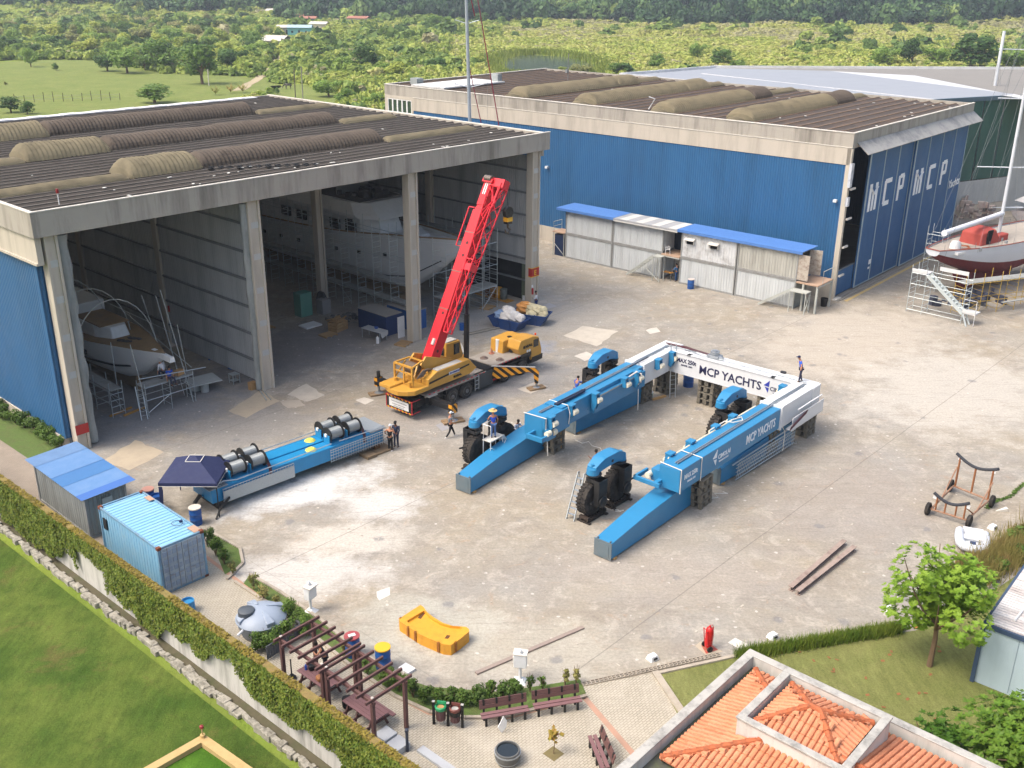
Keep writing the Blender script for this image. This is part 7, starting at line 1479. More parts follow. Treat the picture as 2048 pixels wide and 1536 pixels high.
V, F = leaves(5000, .08, topf, 5); o = npmesh('coping_moss_tufts', V, F, leafmat('moss_leaves', ['5d5a22', '7f7430', '9a8a3c'], 2), wall_); struct(o, 'stuff')
# low field-side corner bed at the bottom left
p = W(405, 1476, 1.2); t_ = thing('garden_corner_wall', 'ochre rendered low wall meeting in a point with a small red lamp, grass inside', 'wall', (p.x, p.y, 0), 0)
ang1 = math.atan2((W(300, 1536, 1.2)-p).y, (W(300, 1536, 1.2)-p).x); ang2 = math.atan2((W(490, 1536, 1.2)-p).y, (W(490, 1536, 1.2)-p).x); OCH = mat('ochre_render', 'b39a6a', .85, var=.12, vs=2, dirt='8b7348', da=.5, ds=2)
b = MB(); d1_ = Vector((math.cos(ang1), math.sin(ang1), 0)); d2_ = Vector((math.cos(ang2), math.sin(ang2), 0)); b.bar(Vector((0, 0, .6)), d1_*9+Vector((0, 0, .6)), .35, 1.2); b.bar(Vector((0, 0, .598)), d2_*9+Vector((0, 0, .598)), .36, 1.196); b.build('wall', OCH, t_)
b = MB(); b.cyl(0, .05, 1.2, 1.32, .1, 10); b.tube([(0, .05, 1.3), (0, .05, 1.62)], .025); b.build('lamp_stem', OCH, t_); MB().revolve([(.02, 0), (.08, .03), (.08, .12), (.02, .17)], (0, .05, 1.6), 'Z', 10).build('lamp_globe', mat('lamp_red', '8c2f33', .4), t_)
struct(poly('bed_grass', [(p+d1_*.2+d2_*.2)[:2], (p+d1_*9)[:2], (p+d2_*9)[:2]], 1.0, grassmat('bright_grass', '4d7a22', '6f9a38', '3d6a20', '55802a', .3)))
# ================================================================ patio
WDB = mat('brown_timber', '5e4340', .7, var=.12, vs=3, dirt='4a3432', da=.4, ds=3); WDT = mat('brown_planks', '77585a', .75, var=.15, vs=3, dirt='614648', da=.5, ds=3)
PG0 = Vector((-9.62, 35.05, 0)); PGr = R(-41.7)
def pergola(label, s0, s1):
    t_ = thing('pergola', label, 'pergola', PG0+Matrix.Rotation(PGr, 3, 'Z') @ Vector((s0, 0, 0)), PGr, 'pergola modules over the picnic tables'); L = s1-s0
    for x in (.08, L-.08):
        for y in (.1, 1.75): MB().box(x-.07, y-.07, 0, x+.07, y+.07, 2.2).build('post', WDB, t_)
    for y in (.1, 1.75): MB().box(-.05, y-.05, 2.2, L+.05, y+.05, 2.33).build('beam', WDB, t_)
    for i in range(6): x = .06+(L-.12)*i/5; MB().box(x-.04, -.25, 2.335, x+.04, 2.1, 2.46).build('rafter', WDB, t_)
    b = MB()
    for x in (.08, L-.08): b.cbox((x, .1, 2.48), (.1, .1, .03))
    b.build('post_caps', mat('cap_pale', 'b5ada5', .7), t_)
pergola('brown timber pergola module nearest the grey water tank', 0, 2.85); pergola('brown timber pergola module nearest the litter bins', 2.98, 5.9)
def picnic(label, s, off):
    t_ = thing('picnic_table', label, 'picnic table', PG0+Matrix.Rotation(PGr, 3, 'Z') @ Vector((s, off, 0)), PGr, 'brown picnic tables'); b = MB()
    for i in range(5): b.box(-.95, -.4+i*.162, .74, .95, -.25+i*.162, .78)
    b.build('table_top', WDT, t_)
    for y in (-.78, .6): b = MB(); b.box(-.95, y, .42, .95, y+.09, .46); b.box(-.95, y+.1, .42, .95, y+.19, .46); b.build('bench_seat', WDT, t_)
    for x in (-.7, -.1, .7): b = MB(); b.bar((x, -.7, .38), (x, .7, .38), .05, .1); b.bar((x, -.25, .72), (x, -.55, 0), .06, .09); b.bar((x, .25, .72), (x, .55, 0), .06, .09); b.build('trestle', WDB, t_)
picnic('brown picnic table with bags and bottles under the first pergola', 1.45, .85); picnic('bare brown picnic table under the second pergola', 4.35, .9)
def pl(s, off, z=0): q = PG0+Matrix.Rotation(PGr, 3, 'Z') @ Vector((s, off, 0)); q.z = z; return q
b = MB(); b.cyl(0, 0, 0, .2, .06, 10); b.cyl(0, 0, .2, .26, .03, 8); tagm(b, 'bottle', mat('bottle_blue', '1f4fa8', .3), pl(.75, .75, .78), 0, 'blue bottle on the picnic table', 'bottle')
b = MB(); b.cbox((0, 0, .12), (.35, .25, .24)); tagm(b, 'bag', BLK, pl(.95, .95, .78), .4, 'black bag on the picnic table', 'bag', bevel=.06); b = MB(); b.cbox((0, 0, .12), (.4, .3, .22)); tagm(b, 'bag', mat('bag_tan', '9a6a44', .7), pl(1.75, .75, .78), .7, 'tan and black bag on the picnic table', 'bag', bevel=.07)
b = MB(); b.cbox((0, 0, .25), (.45, .4, .5)); tagm(b, 'backpack', mat('backpack_black', '14161a', .7), pl(3.1, 1.0), .3, 'black backpack on the pavers between the pergolas', 'backpack', bevel=.12)
person('person in black with bare arms bending by the planter fence under the pergola', pl(.75, 1.75), R(200), lean=(.45, 0), arms=(((.2, .1, -.15), (.3, -.05, -.05)), ((.2, -.1, -.15), (.3, .05, -.05))), shirt='16171c', pants='1a1c24', sleeve=0)
# planter fence, black pole base
b = MB(); q0, q1 = W(535, 1322), W(622, 1262)
d_ = (q1-q0); L_f = d_.length
b = MB()
for i in range(int(L_f/.14)): b.box(i*.14, 0, .05, i*.14+.12, .03, .75)
b.box(0, -.03, .7, L_f, .0, .76); tagm(b, 'slat_fence', mat('fence_grey', '50545a', .6), q0, math.atan2(d_.y, d_.x), 'dark grey slatted fence holding the hedge beside the pergola', 'fence')
b = MB(); b.cyl(0, 0, 0, .08, .2, 14); b.cyl(0, 0, .08, 1.0, .03, 8); b.cyl(0, 0, .08, .2, .1, 10); tagm(b, 'pole_stand', BLK, pl(-.05, .55), 0, 'black umbrella stand beside the slatted fence', 'stand')
# water tank
p = W(525, 1262, 0); t_ = thing('water_tank', 'pale grey domed plastic water tank with dark lid beside the hedge', 'tank', (p.x, p.y, 0), R(20)); TG = mat('tank_grey', '8f9bab', .45, var=.05, dirt='7d8a99', da=.3)
b = MB(); b.revolve([(.85, 0), (.95, .1), (1.12, .75), (1.15, .8), (1.0, .98), (.7, 1.15), (.35, 1.25), (.02, 1.28)], (0, 0, 0), 'Z', 30); tk = b.build('body', TG, t_, smooth=True)
b = MB()
for k in range(4):
    a = k*PI/2+.3; b.loft([[(math.cos(a)*r_-math.sin(a)*w, math.sin(a)*r_+math.cos(a)*w, z) for w in (-ww, ww)]+[(math.cos(a)*r_-math.sin(a)*w, math.sin(a)*r_+math.cos(a)*w, z-.2) for w in (ww, -ww)] for r_, z, ww in ((.3, 1.3, .06), (.75, 1.2, .14), (1.1, 1.05, .2))])
b.build('ribs', TG, tk, bevel=.03); b = MB(); b.revolve([(.38, 1.0), (.37, 1.32), (.3, 1.36), (.02, 1.37)], (-.62, -.05, 0), 'Z', 22); b.build('lid', mat('tank_lid', '4d545b', .5), t_, smooth=True)
b = MB(); b.tube([(-.9, -.75, .75), (-1.15, -1.0, .7)], .06); b.build('outlet', WHT, t_)
# service totems with white boxes
def totem(label, loc, rz):
    t_ = thing('service_totem', label, 'service post', loc, rz, 'white service posts'); b = MB(); b.loft([[(-.28, -.28, 0), (.28, -.28, 0), (.28, .28, 0), (-.28, .28, 0)], [(-.12, -.12, .14), (.12, -.12, .14), (.12, .12, .14), (-.12, .12, .14)]]); b.build('foot', WHT, t_)
    MB().cyl(0, 0, .1, 1.5, .07, 12).build('post', WHT, t_); MB().revolve([(.02, .18), (.07, .14), (.09, .06), (.05, 0)], (0, 0, 1.48), 'Z', 12).build('cap', WHT, t_); MB().box(-.27, -.2, .75, .27, .12, 1.42).build('box', WHT, t_, bevel=.02); b = MB(); b.box(-.3, -.3, 1.38, .3, .14, 1.44); b.cbox((.29, 0, 1.1), (.05, .16, .3)); b.build('hood', CAP, t_)
totem('white service post with box hood beside the patio hedge and water tank', W(622, 1222), R(60)); totem('white service post with box hood behind the patio benches', W(1040, 1362), R(170))
def socket(label, loc, rz): b = MB(); b.loft([[(-.24, -.2, 0), (.24, -.2, 0), (.24, .2, 0), (-.24, .2, 0)], [(-.17, -.14, .22), (.17, -.14, .22), (.17, .14, .22), (-.17, .14, .22)]]); o = tagm(b, 'floor_socket_box', WHT, loc, rz, label, 'socket box', 'white floor socket boxes', bevel=.01); b = MB(); b.box(-.1, -.215, .07, .1, -.17, .16); b.build('slot', BLK, o); return o
socket('white floor socket box on the concrete by the block drain', W(1305, 1318), .6); socket('white floor socket box beside the grass hedge', W(1545, 1275), .6); socket('white floor socket box near the grey dinghy', W(1985, 1057), .6); socket('white floor socket box behind the almond tree foliage', W(1778, 1222), .5)
tagm(MB().box(-.3, -.22, 0, .3, .22, .12), 'white_box', WHT, W(814, 1340), R(-40), 'white box on the hedge bed behind the second pergola', 'box')
# yellow counterweight slab
pts = [(1540, 235), (1562, 250), (1592, 292), (1640, 330), (1720, 378), (1800, 402), (1862, 405), (1900, 408), (1922, 425), (1922, 445), (1850, 505), (1780, 552), (1720, 545), (1655, 520), (1540, 470), (1460, 420), (1375, 362), (1370, 345), (1400, 325), (1480, 272)]
CWY = mat('slab_yellow', 'cf952e', .55, var=.08, vs=1.5, dirt='a8702a', da=.5, ds=2); pw = [W(450+a/3.938, 1150+c/3.938, .55) for a, c in pts]; cw = Vector((sum(q.x for q in pw)/len(pw), sum(q.y for q in pw)/len(pw), 0)); t_ = thing('counterweight_slab', 'yellow crane counterweight slab with recessed top lying on the concrete', 'counterweight', cw)
outer = [((q-cw).x, (q-cw).y) for q in pw]; inn = [(x*.78+.02, y*.70+.0) for x, y in outer]
b = MB(); n = len(outer); V = [(x, y, 0) for x, y in outer]+[(x, y, .55) for x, y in outer]+[(x, y, .55) for x, y in inn]+[(x, y, .43) for x, y in inn]; F = [tuple(range(3*n, 4*n))]
for i in range(n):
    j = (i+1) % n; F += [(i, j, n+j, n+i), (n+i, n+j, 2*n+j, 2*n+i), (2*n+i, 2*n+j, 3*n+j, 3*n+i)]
b.add(V, F); b.build('slab', CWY, t_, bevel=.02)
b = MB(); c1, c2 = Matrix.Rotation(R(-42), 3, 'Z') @ Vector((1, 0, 0)), Matrix.Rotation(R(-42), 3, 'Z') @ Vector((0, 1, 0))
for a, c in ((-1.1, .2), (1.0, -.25)): b.cbox(c1*a+c2*c+Vector((0, 0, .435)), (.16, .5, .02), R(-42)+.4)
b.build('slots', mat('slot_brown', '5d3d1e', .8), t_)
b = MB()
for f_ in ((14, .5), (12, .6), (15, .2), (10, .5), (17, .4)):
    i = f_[0]; a = Vector((*outer[i], 0)); c = Vector((*outer[(i+1) % n], 0)); q = a+(c-a)*f_[1]; b.cbox(q+Vector((0, 0, .3)), (.12, .1, .5), math.atan2((c-a).y, (c-a).x))
b.build('lugs', mat('slab_rust', '8f5a22', .7, var=.2), t_)
# planks and steel on the yard
p, q = W(952, 1348), W(1166, 1256); b = MB(); b.bar((0, 0, .04), ((q-p).length, 0, .04), .2, .08); tagm(b, 'long_plank', mat('plank_grey', '8d8078', .85, var=.15), p, math.atan2((q-p).y, (q-p).x), 'long grey plank on the concrete beside the patio hedge', 'plank')
for i, (a, c) in enumerate((((1580, 1182), (1688, 1088)), ((1594, 1190), (1708, 1100)))):
    p, q = W(*a), W(*c); L_ = (q-p).length; b = MB(); b.box(0, -.13, .0, L_, .13, .03); b.box(0, -.13, .23, L_, .13, .26); b.box(0, -.02, .03, L_, .02, .23); tagm(b, 'steel_i_beam', mat('beam_rusty_pale', '94857c', .8, var=.2, vs=3, dirt='5f4a42', da=.6, ds=2), p, math.atan2((q-p).y, (q-p).x), ['old steel I-beam on the yard, the one nearer the blue legs', 'old steel I-beam with reddish patch, the one nearer the trees'][i], 'steel beam', 'old steel I-beams')
# boat trolley
pw = [W(*q_) for q_ in ((1860, 1030), (1930, 1052), (1976, 1012), (1905, 983))]; c0 = sum(pw, Vector())/4; t_ = thing('boat_trolley', 'rusty boat trolley on four wheels with padded curved cradles', 'trolley', (c0.x, c0.y, 0)); pr = [q_-c0 for q_ in pw]
RUP = mat('rusty_pipe', '8b6a55', .75, var=.2, vs=4, dirt='b5a594', da=.5, ds=3); RUO = mat('rusty_orange', '8a5a38', .8, var=.2)
A0, A1_, A2_, A3 = pr
b = MB(); z = .38
for a, c in ((A0, A1_), (A1_, A2_), (A3, A2_), (A0, A3)): b.tube([a+V3((0, 0, z)), c+V3((0, 0, z))], .06, 8)
def up(p_, zz): return p_+V3((0, 0, zz))
b.tube([up(A0, z), up(A3+(A2_-A3)*.02, 2.0)], .04, 8) if 0 else None
b.tube([up(A0+(A3-A0)*.45, z), up(A3, 1.6)], .04, 6); b.tube([up(A1_+(A2_-A1_)*.45, z), up(A2_, 1.5)], .045, 6); b.build('chassis', RUP, t_)
b = MB()
for f in (.12, .38, .68, .92): q_ = A0+(A1_-A0)*f; b.tube([up(q_, z), up(q_, 1.35-.35*math.sin(PI*f))], .05, 8)
for f in (.04, .5, .96): q_ = A3+(A2_-A3)*f; b.tube([up(q_, z), up(q_, 2.35-.4*math.sin(PI*f))], .06, 8)
b.tube([up(A0+(A1_-A0)*.12, 1.1), up(A0+(A3-A0)*.3, z)], .04, 6); b.tube([up(A0+(A1_-A0)*.92, 1.1), up(A1_+(A2_-A1_)*.3, z)], .04, 6); b.build('uprights', RUO, t_)
for a, c, z0, dp, ex in ((A0, A1_, 1.42, .38, .0), (A3, A2_, 2.42, .42, .08)):
    b = MB(); b.tube([up(a+(c-a)*(f*(1+2*ex)-ex), z0-dp*math.sin(PI*f)) for f in [i/14 for i in range(15)]], .09, 8); b.build('padded_cradle', mat('pad_charcoal', '33363d', .8), t_)
    for f in (.0, .92): q_ = a+(c-a)*f; d_ = (c-a).normalized(); b = MB(); b.bar(up(q_, z0-.22), up(q_+d_*.22, z0-.24-.02), .03, .22); b.build('pad_bracket', WHT, t_)
for i, q_ in enumerate(pr):
    d_ = (A1_-A0).normalized()*(.16 if i in (1, 2) else -.16); b = MB(TT) if 0 else MB(Matrix.Translation(q_+d_+V3((0, 0, .36))) @ Matrix.Rotation(math.atan2(d_.y, d_.x)+PI/2, 4, 'Z')); b.revolve([(.12, -.07), (.3, -.11), (.36, -.08), (.36, .08), (.3, .11), (.12, .07)], (0, 0, 0), 'Y', 24); b.build('wheel', TY, t_, smooth=True)
# dinghy
p = W(1943, 1092, 0); t_ = thing('inflatable_dinghy', 'pale grey inflatable dinghy lying upright beside the boat trolley', 'dinghy', (p.x, p.y, 0), R(-112)); DB = mat('dinghy_grey', 'c0c6cf', .55, var=.04, dirt='a3a9b2', da=.3, ds=2)
tube_ = [(-1.15, .62, .33), (-.9, .64, .33), (-.2, .66, .33), (.5, .62, .36), (.95, .45, .42), (1.15, 0, .46), (.95, -.45, .42), (.5, -.62, .36), (-.2, -.66, .33), (-.9, -.64, .33), (-1.15, -.62, .33)]; b = MB(); b.tube(tube_, [.12, .22, .24, .24, .23, .22, .23, .24, .24, .22, .12], 12); b.build('tube', DB, t_, smooth=True)
b = MB(); b.loft([[(-1.0, -.5, .15), (-1.0, .5, .15), (-1.0, .5, .22), (-1.0, -.5, .22)], [(.9, -.35, .2), (.9, .35, .2), (.9, .35, .28), (.9, -.35, .28)]]); b.box(-.95, -.5, .2, -.88, .5, .6); b.box(-.2, -.48, .4, .05, .48, .46); b.build('floor_and_transom', WHT, t_)
MB().box(.25, -.14, .3, .55, .14, .42).build('dark_bag', mat('hose_navy', '2b3a5c', .6), t_); b = MB()
for s_2 in (-1, 1): b.tube([(-.8, s_2*.72, .5), (-.3, s_2*.86, .42), (.2, s_2*.74, .55), (.6, s_2*.8, .45)], .015, 4)
b.build('grab_line', BLK, t_)
p = W(2003, 1022); b = MB(); b.loft([[(-.35, -.02, 0), (-.35, .02, 0), (-.35, .02, .03), (-.35, -.02, .03)], [(.3, -.12, 0), (.3, .12, 0), (.3, .12, .2), (.3, -.12, .2)]]); tagm(b, 'wheel_chock', CAP, p, .1, 'pale wedge lying on the concrete by the bushes', 'wedge')
# wheeled extinguisher
p = W(1416, 1298); t_ = thing('wheeled_extinguisher', 'red wheeled fire extinguisher standing on a painted square', 'extinguisher', p, R(20)); b = MB(); b.revolve([(.02, 0), (.17, .02), (.18, .1), (.18, .85), (.13, .98), (.05, 1.03), (.05, 1.1), (.02, 1.12)], (0, 0, .15), 'Z', 18); b.build('cylinder', mat('ext_red', 'b51f1f', .3), t_, smooth=True)
b = MB(); b.tube([(-.12, -.15, .3), (-.22, -.15, 1.1), (-.22, .15, 1.1), (-.12, .15, .3)], .02); b.tube([(.15, .1, 1.2), (.3, .2, 1.0), (.28, .1, .6), (.2, 0, .4)], .02); b.build('handle', mat('ext_red', 'b51f1f', .3), t_)
for y in (-.24, .24): MB().revolve([(.02, -.03), (.14, -.03), (.14, .03), (.02, .03)], (-.05, y, .14), 'Y', 14).build('wheel', TY, t_)
# benches
def bench(label, p, q, face=1):
    p, q = Vector(p), Vector(q); d_ = q-p; L = d_.length; t_ = thing('park_bench', label, 'bench', (p.x, p.y, 0), math.atan2(d_.y, d_.x), 'brown slatted benches'); s_ = face
    b = MB(); b.box(0, s_*.02, .42, L, s_*.14, .46) if 0 else None
    for k in (0, 1): y = s_*(.05+k*.2); b.box(0, min(y, y+s_*.16), .42, L, max(y, y+s_*.16), .46)
    b.build('seat', WDT, t_); b = MB()
    for k in (0, 1): b.loft([[(x, s_*(.5+.05*k), .55+k*.19), (x, s_*(.54+.05*k), .55+k*.19), (x, s_*(.58+.05*k), .72+k*.19), (x, s_*(.54+.05*k), .72+k*.19)] for x in (0, L)])
    b.build('backrest', WDB, t_)
    for i in range(4): x = .18+(L-.36)*i/3; b = MB(); b.bar((x, s_*.1, .0), (x, s_*.1, .42), .07, .09); b.bar((x, s_*.45, 0), (x, s_*.6, .92), .06, .08); b.bar((x, s_*.05, .39), (x, s_*.5, .39), .06, .05); b.build('leg', BLK, t_)
bench('brown slatted bench beside the litter bins with a white object leaning on it', W(965, 1458), W(1060, 1441)); bench('brown slatted bench to the right of the first, near the drain', W(1070, 1438), W(1165, 1422)); p, q = W(1172, 1490), W(1198, 1556); bench('brown slatted bench seen end-on beside the tiled building', p, q, 1)
b = MB(); b.loft([[(x, y, z) for (x, z) in ((0, 0), (.2, .25), (.22, .55), (.08, .8), (-.02, .55), (-.15, .3))] for y in (0, .05)]); tagm(b, 'white_shield', WHT, W(1003, 1466), R(15), 'white curved board leaning on the first bench', 'board')
# litter bins
t_ = thing('litter_bins', 'pair of slatted litter bins, one green topped and one brown topped, on three dark posts', 'litter bin', W(868, 1448), math.atan2((W(925, 1455)-W(868, 1448)).y, (W(925, 1455)-W(868, 1448)).x)); sp_ = (W(925, 1455)-W(868, 1448)).length/2
for i in range(3): MB().box(i*sp_-.05, -.05, 0, i*sp_+.05, .05, 1.12).build('post', BLK, t_); MB().box(i*sp_-.055, -.055, 1.12, i*sp_+.055, .055, 1.14).build('post_cap', GREYP, t_)
for i, (m_, nm) in enumerate(((mat('bin_green', '2d9460', .5), 'green_lid'), (mat('bin_brown', '6d3f38', .5), 'brown_lid'))):
    x = (i+.5)*sp_; b = MB(); b.revolve([(.02, .3), (.17, .3), (.19, .85), (.02, .85)], (x, 0, 0), 'Z', 20); bb = b.build('slatted_body', WDT, t_); b = MB()
    for k in range(16): a = 2*PI*k/16; b.bar((x+.18*math.cos(a), .18*math.sin(a), .3), (x+.2*math.cos(a), .2*math.sin(a), .85), .035, .02)
    b.build('slats', WDB, bb); b = MB(); b.revolve([(.23, .82), (.24, .95), (.2, .99), (.19, .9), (.02, .88)], (x, 0, 0), 'Z', 22); b.extx([(.1, .95), (.22, .9), (.22, 1.02), (.12, 1.06)], x-.18, x+.18); b.build(nm, m_, t_, smooth=True); b = MB(); b.revolve([(.02, .9), (.14, .91), (.15, .88)], (x, -.02, 0), 'Z', 14); b.build('bin_contents', GREYP if i else mat('cardboard', 'a8855a', .85), t_)
    if i: b = MB(); b.loft([[(x+r_*math.cos(a), r_*math.sin(a), z) for a in [2*PI*k/12 for k in range(12)]] for r_, z in ((.24, .84), (.26, .72), (.21, .6+.0))], cap=False); b.build('bag_overhang', BLK, t_, smooth=True)
# wooden planter tub, sapling in soil square
p = W(1015, 1522); t_ = thing('barrel_planter', 'half barrel planter filled with dark water, metal hoops', 'planter', p); b = MB(); b.revolve([(.02, .02), (.42, .02), (.5, .3), (.47, .58), (.42, .58), (.42, .5), (.02, .5)], (0, 0, 0), 'Z', 24); b.build('staves', mat('barrel_grey', '5d5f5e', .6, var=.25, vs=5, dirt='3f3f3d', da=.5), t_); b = MB()
for z, r in ((.12, .46), (.45, .5)): b.revolve([(r, z), (r+.012, z), (r+.012, z+.05), (r, z+.05)], (0, 0, 0), 'Z', 24)
b.build('hoops', mat('zinc', 'a5abb0', .4, .6), t_); MB().revolve([(.02, .52), (.41, .52), (.41, .5)], (0, 0, 0), 'Z', 24).build('water', mat('dark_water', '20282c', .08, spec=.8), t_)
p = W(1107, 1508); struct(poly('soil_square', [(p+Vector((.42*math.cos(a), .42*math.sin(a), 0)))[:2] for a in (0, PI/2, PI, 3*PI/2)], .02, mat('planting_soil', '6f6544', .95, var=.3, vs=6)))
t_ = thing('sapling', 'young sapling with yellow-green and red leaves in a square soil pit', 'sapling', p); b = MB(); b.tube([(0, 0, 0), (.03, 0, .5), (0, .02, .85)], .018, 6); b.tube([(.01, 0, .7), (.15, .05, .95)], .01, 5); b.tube([(0, 0, .75), (-.12, .03, 1.0)], .01, 5); b.build('trunk', mat('bark', '6d5a45', .9), t_)
def sapf(n, r): P = r.normal(0, [.13, .13, .14], (n, 3))+np.array([0, 0, .95]); N = r.normal(0, .5, (n, 3))+np.array([0, -.4, .8]); return P, N/np.linalg.norm(N, axis=1)[:, None], np.ones(n)
V, F = leaves(34, .17, sapf, 9); npmesh('crown', V, F, leafmat('sapling_leaves', ['6f7a2a', '8f963a', 'a0603c'], 5), t_); b = MB(); b.revolve([(.02, 0), (.1, .02), (.02, .03)], (.14, -.05, .98), 'X', 10); b.build('red_leaf', mat('leaf_red', '8c2f45', .5), t_)
# bollard lamp, slabs
b = MB(); b.tube([(0, 0, 0), (0, 0, .95)], .06, 12); b.revolve([(.02, 1.1), (.08, 1.07), (.08, .95)], (0, 0, 0), 'Z', 12); tagm(b, 'garden_lamp', mat('slate_lamp', '2f3645', .5), W(815, 1503), 0, 'dark bollard lamp beside the pale concrete slabs', 'lamp')
for i, q_ in enumerate(((772, 1478), (797, 1497))): tagm(MB().box(-.33, -.33, 0, .33, .33, .3), 'concrete_block', mat('pale_concrete', 'a7abb0', .8, dirt='8b8e90', da=.4), W(*q_), PGr, ['pale concrete block beside the pergola post', 'pale concrete block beside the bollard lamp'][i], 'concrete block', 'pale concrete blocks', bevel=.02)
kerb([W(840, 1500), W(905, 1545), W(960, 1600)], .35, .12, 'pale_step', mat('pale_concrete', 'a7abb0', .8))
# ================================================================ tiled building, bottom right
TLm = NT('clay_tiles'); g = TLm.co(src='World'); c_col = TLm.mix(TLm.ramp(TLm.noise(g, 1.1, 5, .7), [(.3, 0.), (.7, 1.)]), 'b57352', 'c98a68'); c_col = TLm.mix(TLm.math('MULTIPLY', TLm.ramp(TLm.noise(g, 2.4, 6, .75), [(.56, 0.), (.7, 1.)]), .55), c_col, '8d5540'); c_col = TLm.mix(TLm.math('MULTIPLY', TLm.ramp(TLm.noise(g, .7, 5, .7), [(.6, 0.), (.75, 1.)]), .4), c_col, '6c5a48')
rnd_ = TLm.N('ShaderNodeNewGeometry').outputs['Random Per Island']; c_col = TLm.mix(TLm.math('MULTIPLY', rnd_, .3), c_col, 'cf967a'); TILE = TLm.fin(c_col, .8, normal=TLm.bump(TLm.noise(g, 12, 4), .01), spec=.2)
CAPT = mat('ridge_tiles', 'a95f3c', .8, var=.2, vs=5, dirt='4d3a2e', da=.8, ds=4); PARA = mat('weathered_parapet', 'a8a7a2', .85, var=.12, vs=1.2, dirt='5a5a58', da=.7, ds=1.8, bump=(6, .02)); PAR2 = mat('parapet_white', 'c4c3be', .8, var=.06, dirt='77756f', da=.5, streak=1); GUT = mat('gutter_dark', '4d4f48', .9, var=.2, dirt='5c6a2c', da=.6, ds=2)
zp = 4.0; K0 = W(1500, 1300, zp); E1 = W(2000, 1536, zp); E2 = W(1250, 1536, zp); hx_ = (E1-K0); hx_.z = 0; hx_.normalize(); ha = math.atan2(hx_.y, hx_.x)
HT = thing('tiled_house', 'house with orange clay tile hip roofs inside weathered concrete parapets at the bottom right', 'house', (K0.x, K0.y, 0), ha)
def IH(p_): return Matrix.Rotation(-ha, 3, 'Z') @ (Vector(p_)-Vector((K0.x, K0.y, 0)))
# local: x along the far parapet, y negative towards the camera
X1, Y1 = 14.0, -11.0; w = .32
b = MB(); b.box(0, -w, 0, X1, 0, zp); b.box(0, Y1, 0, w, -w, zp); b.box(X1-w, Y1, 0, X1, -w, zp); b.build('walls', PAR2, HT)
b = MB(); b.box(-.02, -w-.01, zp, X1+.02, .02, zp+.06); b.box(-.02, Y1, zp, w+.01, -w-.01, zp+.06); b.build('parapet_cap', PARA, HT, bevel=.02)
MB().box(w, Y1, zp-.5, X1-w, -w, zp-.45).build('gutter', GUT, HT)
def tile_plane(b, o, eave, slope, widths, pitch=.21, row=.42):
    """o = eave start, eave = unit vector along the eave, slope = unit vector up the slope; widths(t) -> (start,end) along the eave at slope distance t; semi-round tiles running up the slope"""
    o, e, s = Vector(o), Vector(eave), Vector(slope); nrm = e.cross(s); nrm = nrm if nrm.z > 0 else -nrm; t = 0
    a0, a1, T = widths
    n = int((a1(0)-a0(0))/pitch)
    t = 0; r_ = 0
    while t < T:
        t2 = min(t+row, T); i = int(math.floor(a0(t)/pitch))
        while i*pitch < a1(t):
            x = i*pitch
            if x >= a0(t)-pitch*.6 and x+pitch <= a1(t)+pitch*.6:
                vs = []
                for tt, rr, dz in ((t-.03, .1, .03), (t2+.03, .09, .0)):
                    for k in range(5): a = PI*k/4; vs.append(o+e*(x+pitch/2-math.cos(a)*rr)+s*tt+nrm*(math.sin(a)*rr*.9+dz))
                b.add(vs, [(k, k+1, 6+k, 5+k) for k in range(4)]+[(0, 1, 2, 3, 4)])
            i += 1
        t = t2; r_ += 1
def hip(par, x0, x1, y0, y1, ze, ang, name='tile_roof'):
    """hip roof over the rectangle x0..x1, y0..y1 (y0<y1) with eaves at ze"""
    D = min(x1-x0, y1-y0)/2; ta = math.tan(ang); T = D/math.cos(ang); ca, sa = math.cos(ang), math.sin(ang); b = MB()
    for o, e, s, L in (((x0, y0, ze), (1, 0, 0), (0, ca, sa), x1-x0), ((x1, y1, ze), (-1, 0, 0), (0, -ca, sa), x1-x0), ((x0, y1, ze), (0, -1, 0), (ca, 0, sa), y1-y0), ((x1, y0, ze), (0, 1, 0), (-ca, 0, sa), y1-y0)):
        tile_plane(b, o, e, s, (lambda t: t*ca, lambda t, L=L: L-t*ca, T))
    rf = b.build(name, TILE, par, smooth=True)
    b = MB(); zr = ze+D*ta; u = MB()
    P_ = [(x0, y0, ze), (x1, y0, ze), (x1, y1, ze), (x0, y1, ze)]; long_x = (x1-x0) >= (y1-y0)
    ra, rb = ((x0+D, (y0+y1)/2, zr), (x1-D, (y0+y1)/2, zr)) if long_x else (((x0+x1)/2, y0+D, zr), ((x0+x1)/2, y1-D, zr))
    if long_x: pairs = [(P_[0], ra), (P_[3], ra), (P_[1], rb), (P_[2], rb), (ra, rb)]; u.add(P_+[ra, rb], [(0, 1, 5, 4), (1, 2, 5), (2, 3, 4, 5), (3, 0, 4)])
    else: pairs = [(P_[0], ra), (P_[1], ra), (P_[2], rb), (P_[3], rb), (ra, rb)]; u.add(P_+[ra, rb], [(0, 1, 4), (1, 2, 5, 4), (2, 3, 5), (3, 0, 4, 5)])
    u.build('roof_underlay', TILE, par)
    for p_, q_ in pairs:
        p_, q_ = Vector(p_), Vector(q_); n = max(1, int((q_-p_).length/.38)); d = (q_-p_)/n
        if (q_-p_).length < .05: continue
        for i in range(n): b.tube([p_+d*i+V3((0, 0, .07)), p_+d*(i+1.08)+V3((0, 0, .05))], [.125, .1], 8)
    b.build('ridge_caps', CAPT, par, smooth=True)
# lower roof eaves just inside the parapets
hip(HT, .62, X1-.6, -6.9, -.62, zp-.3, R(15), 'tile_roof')
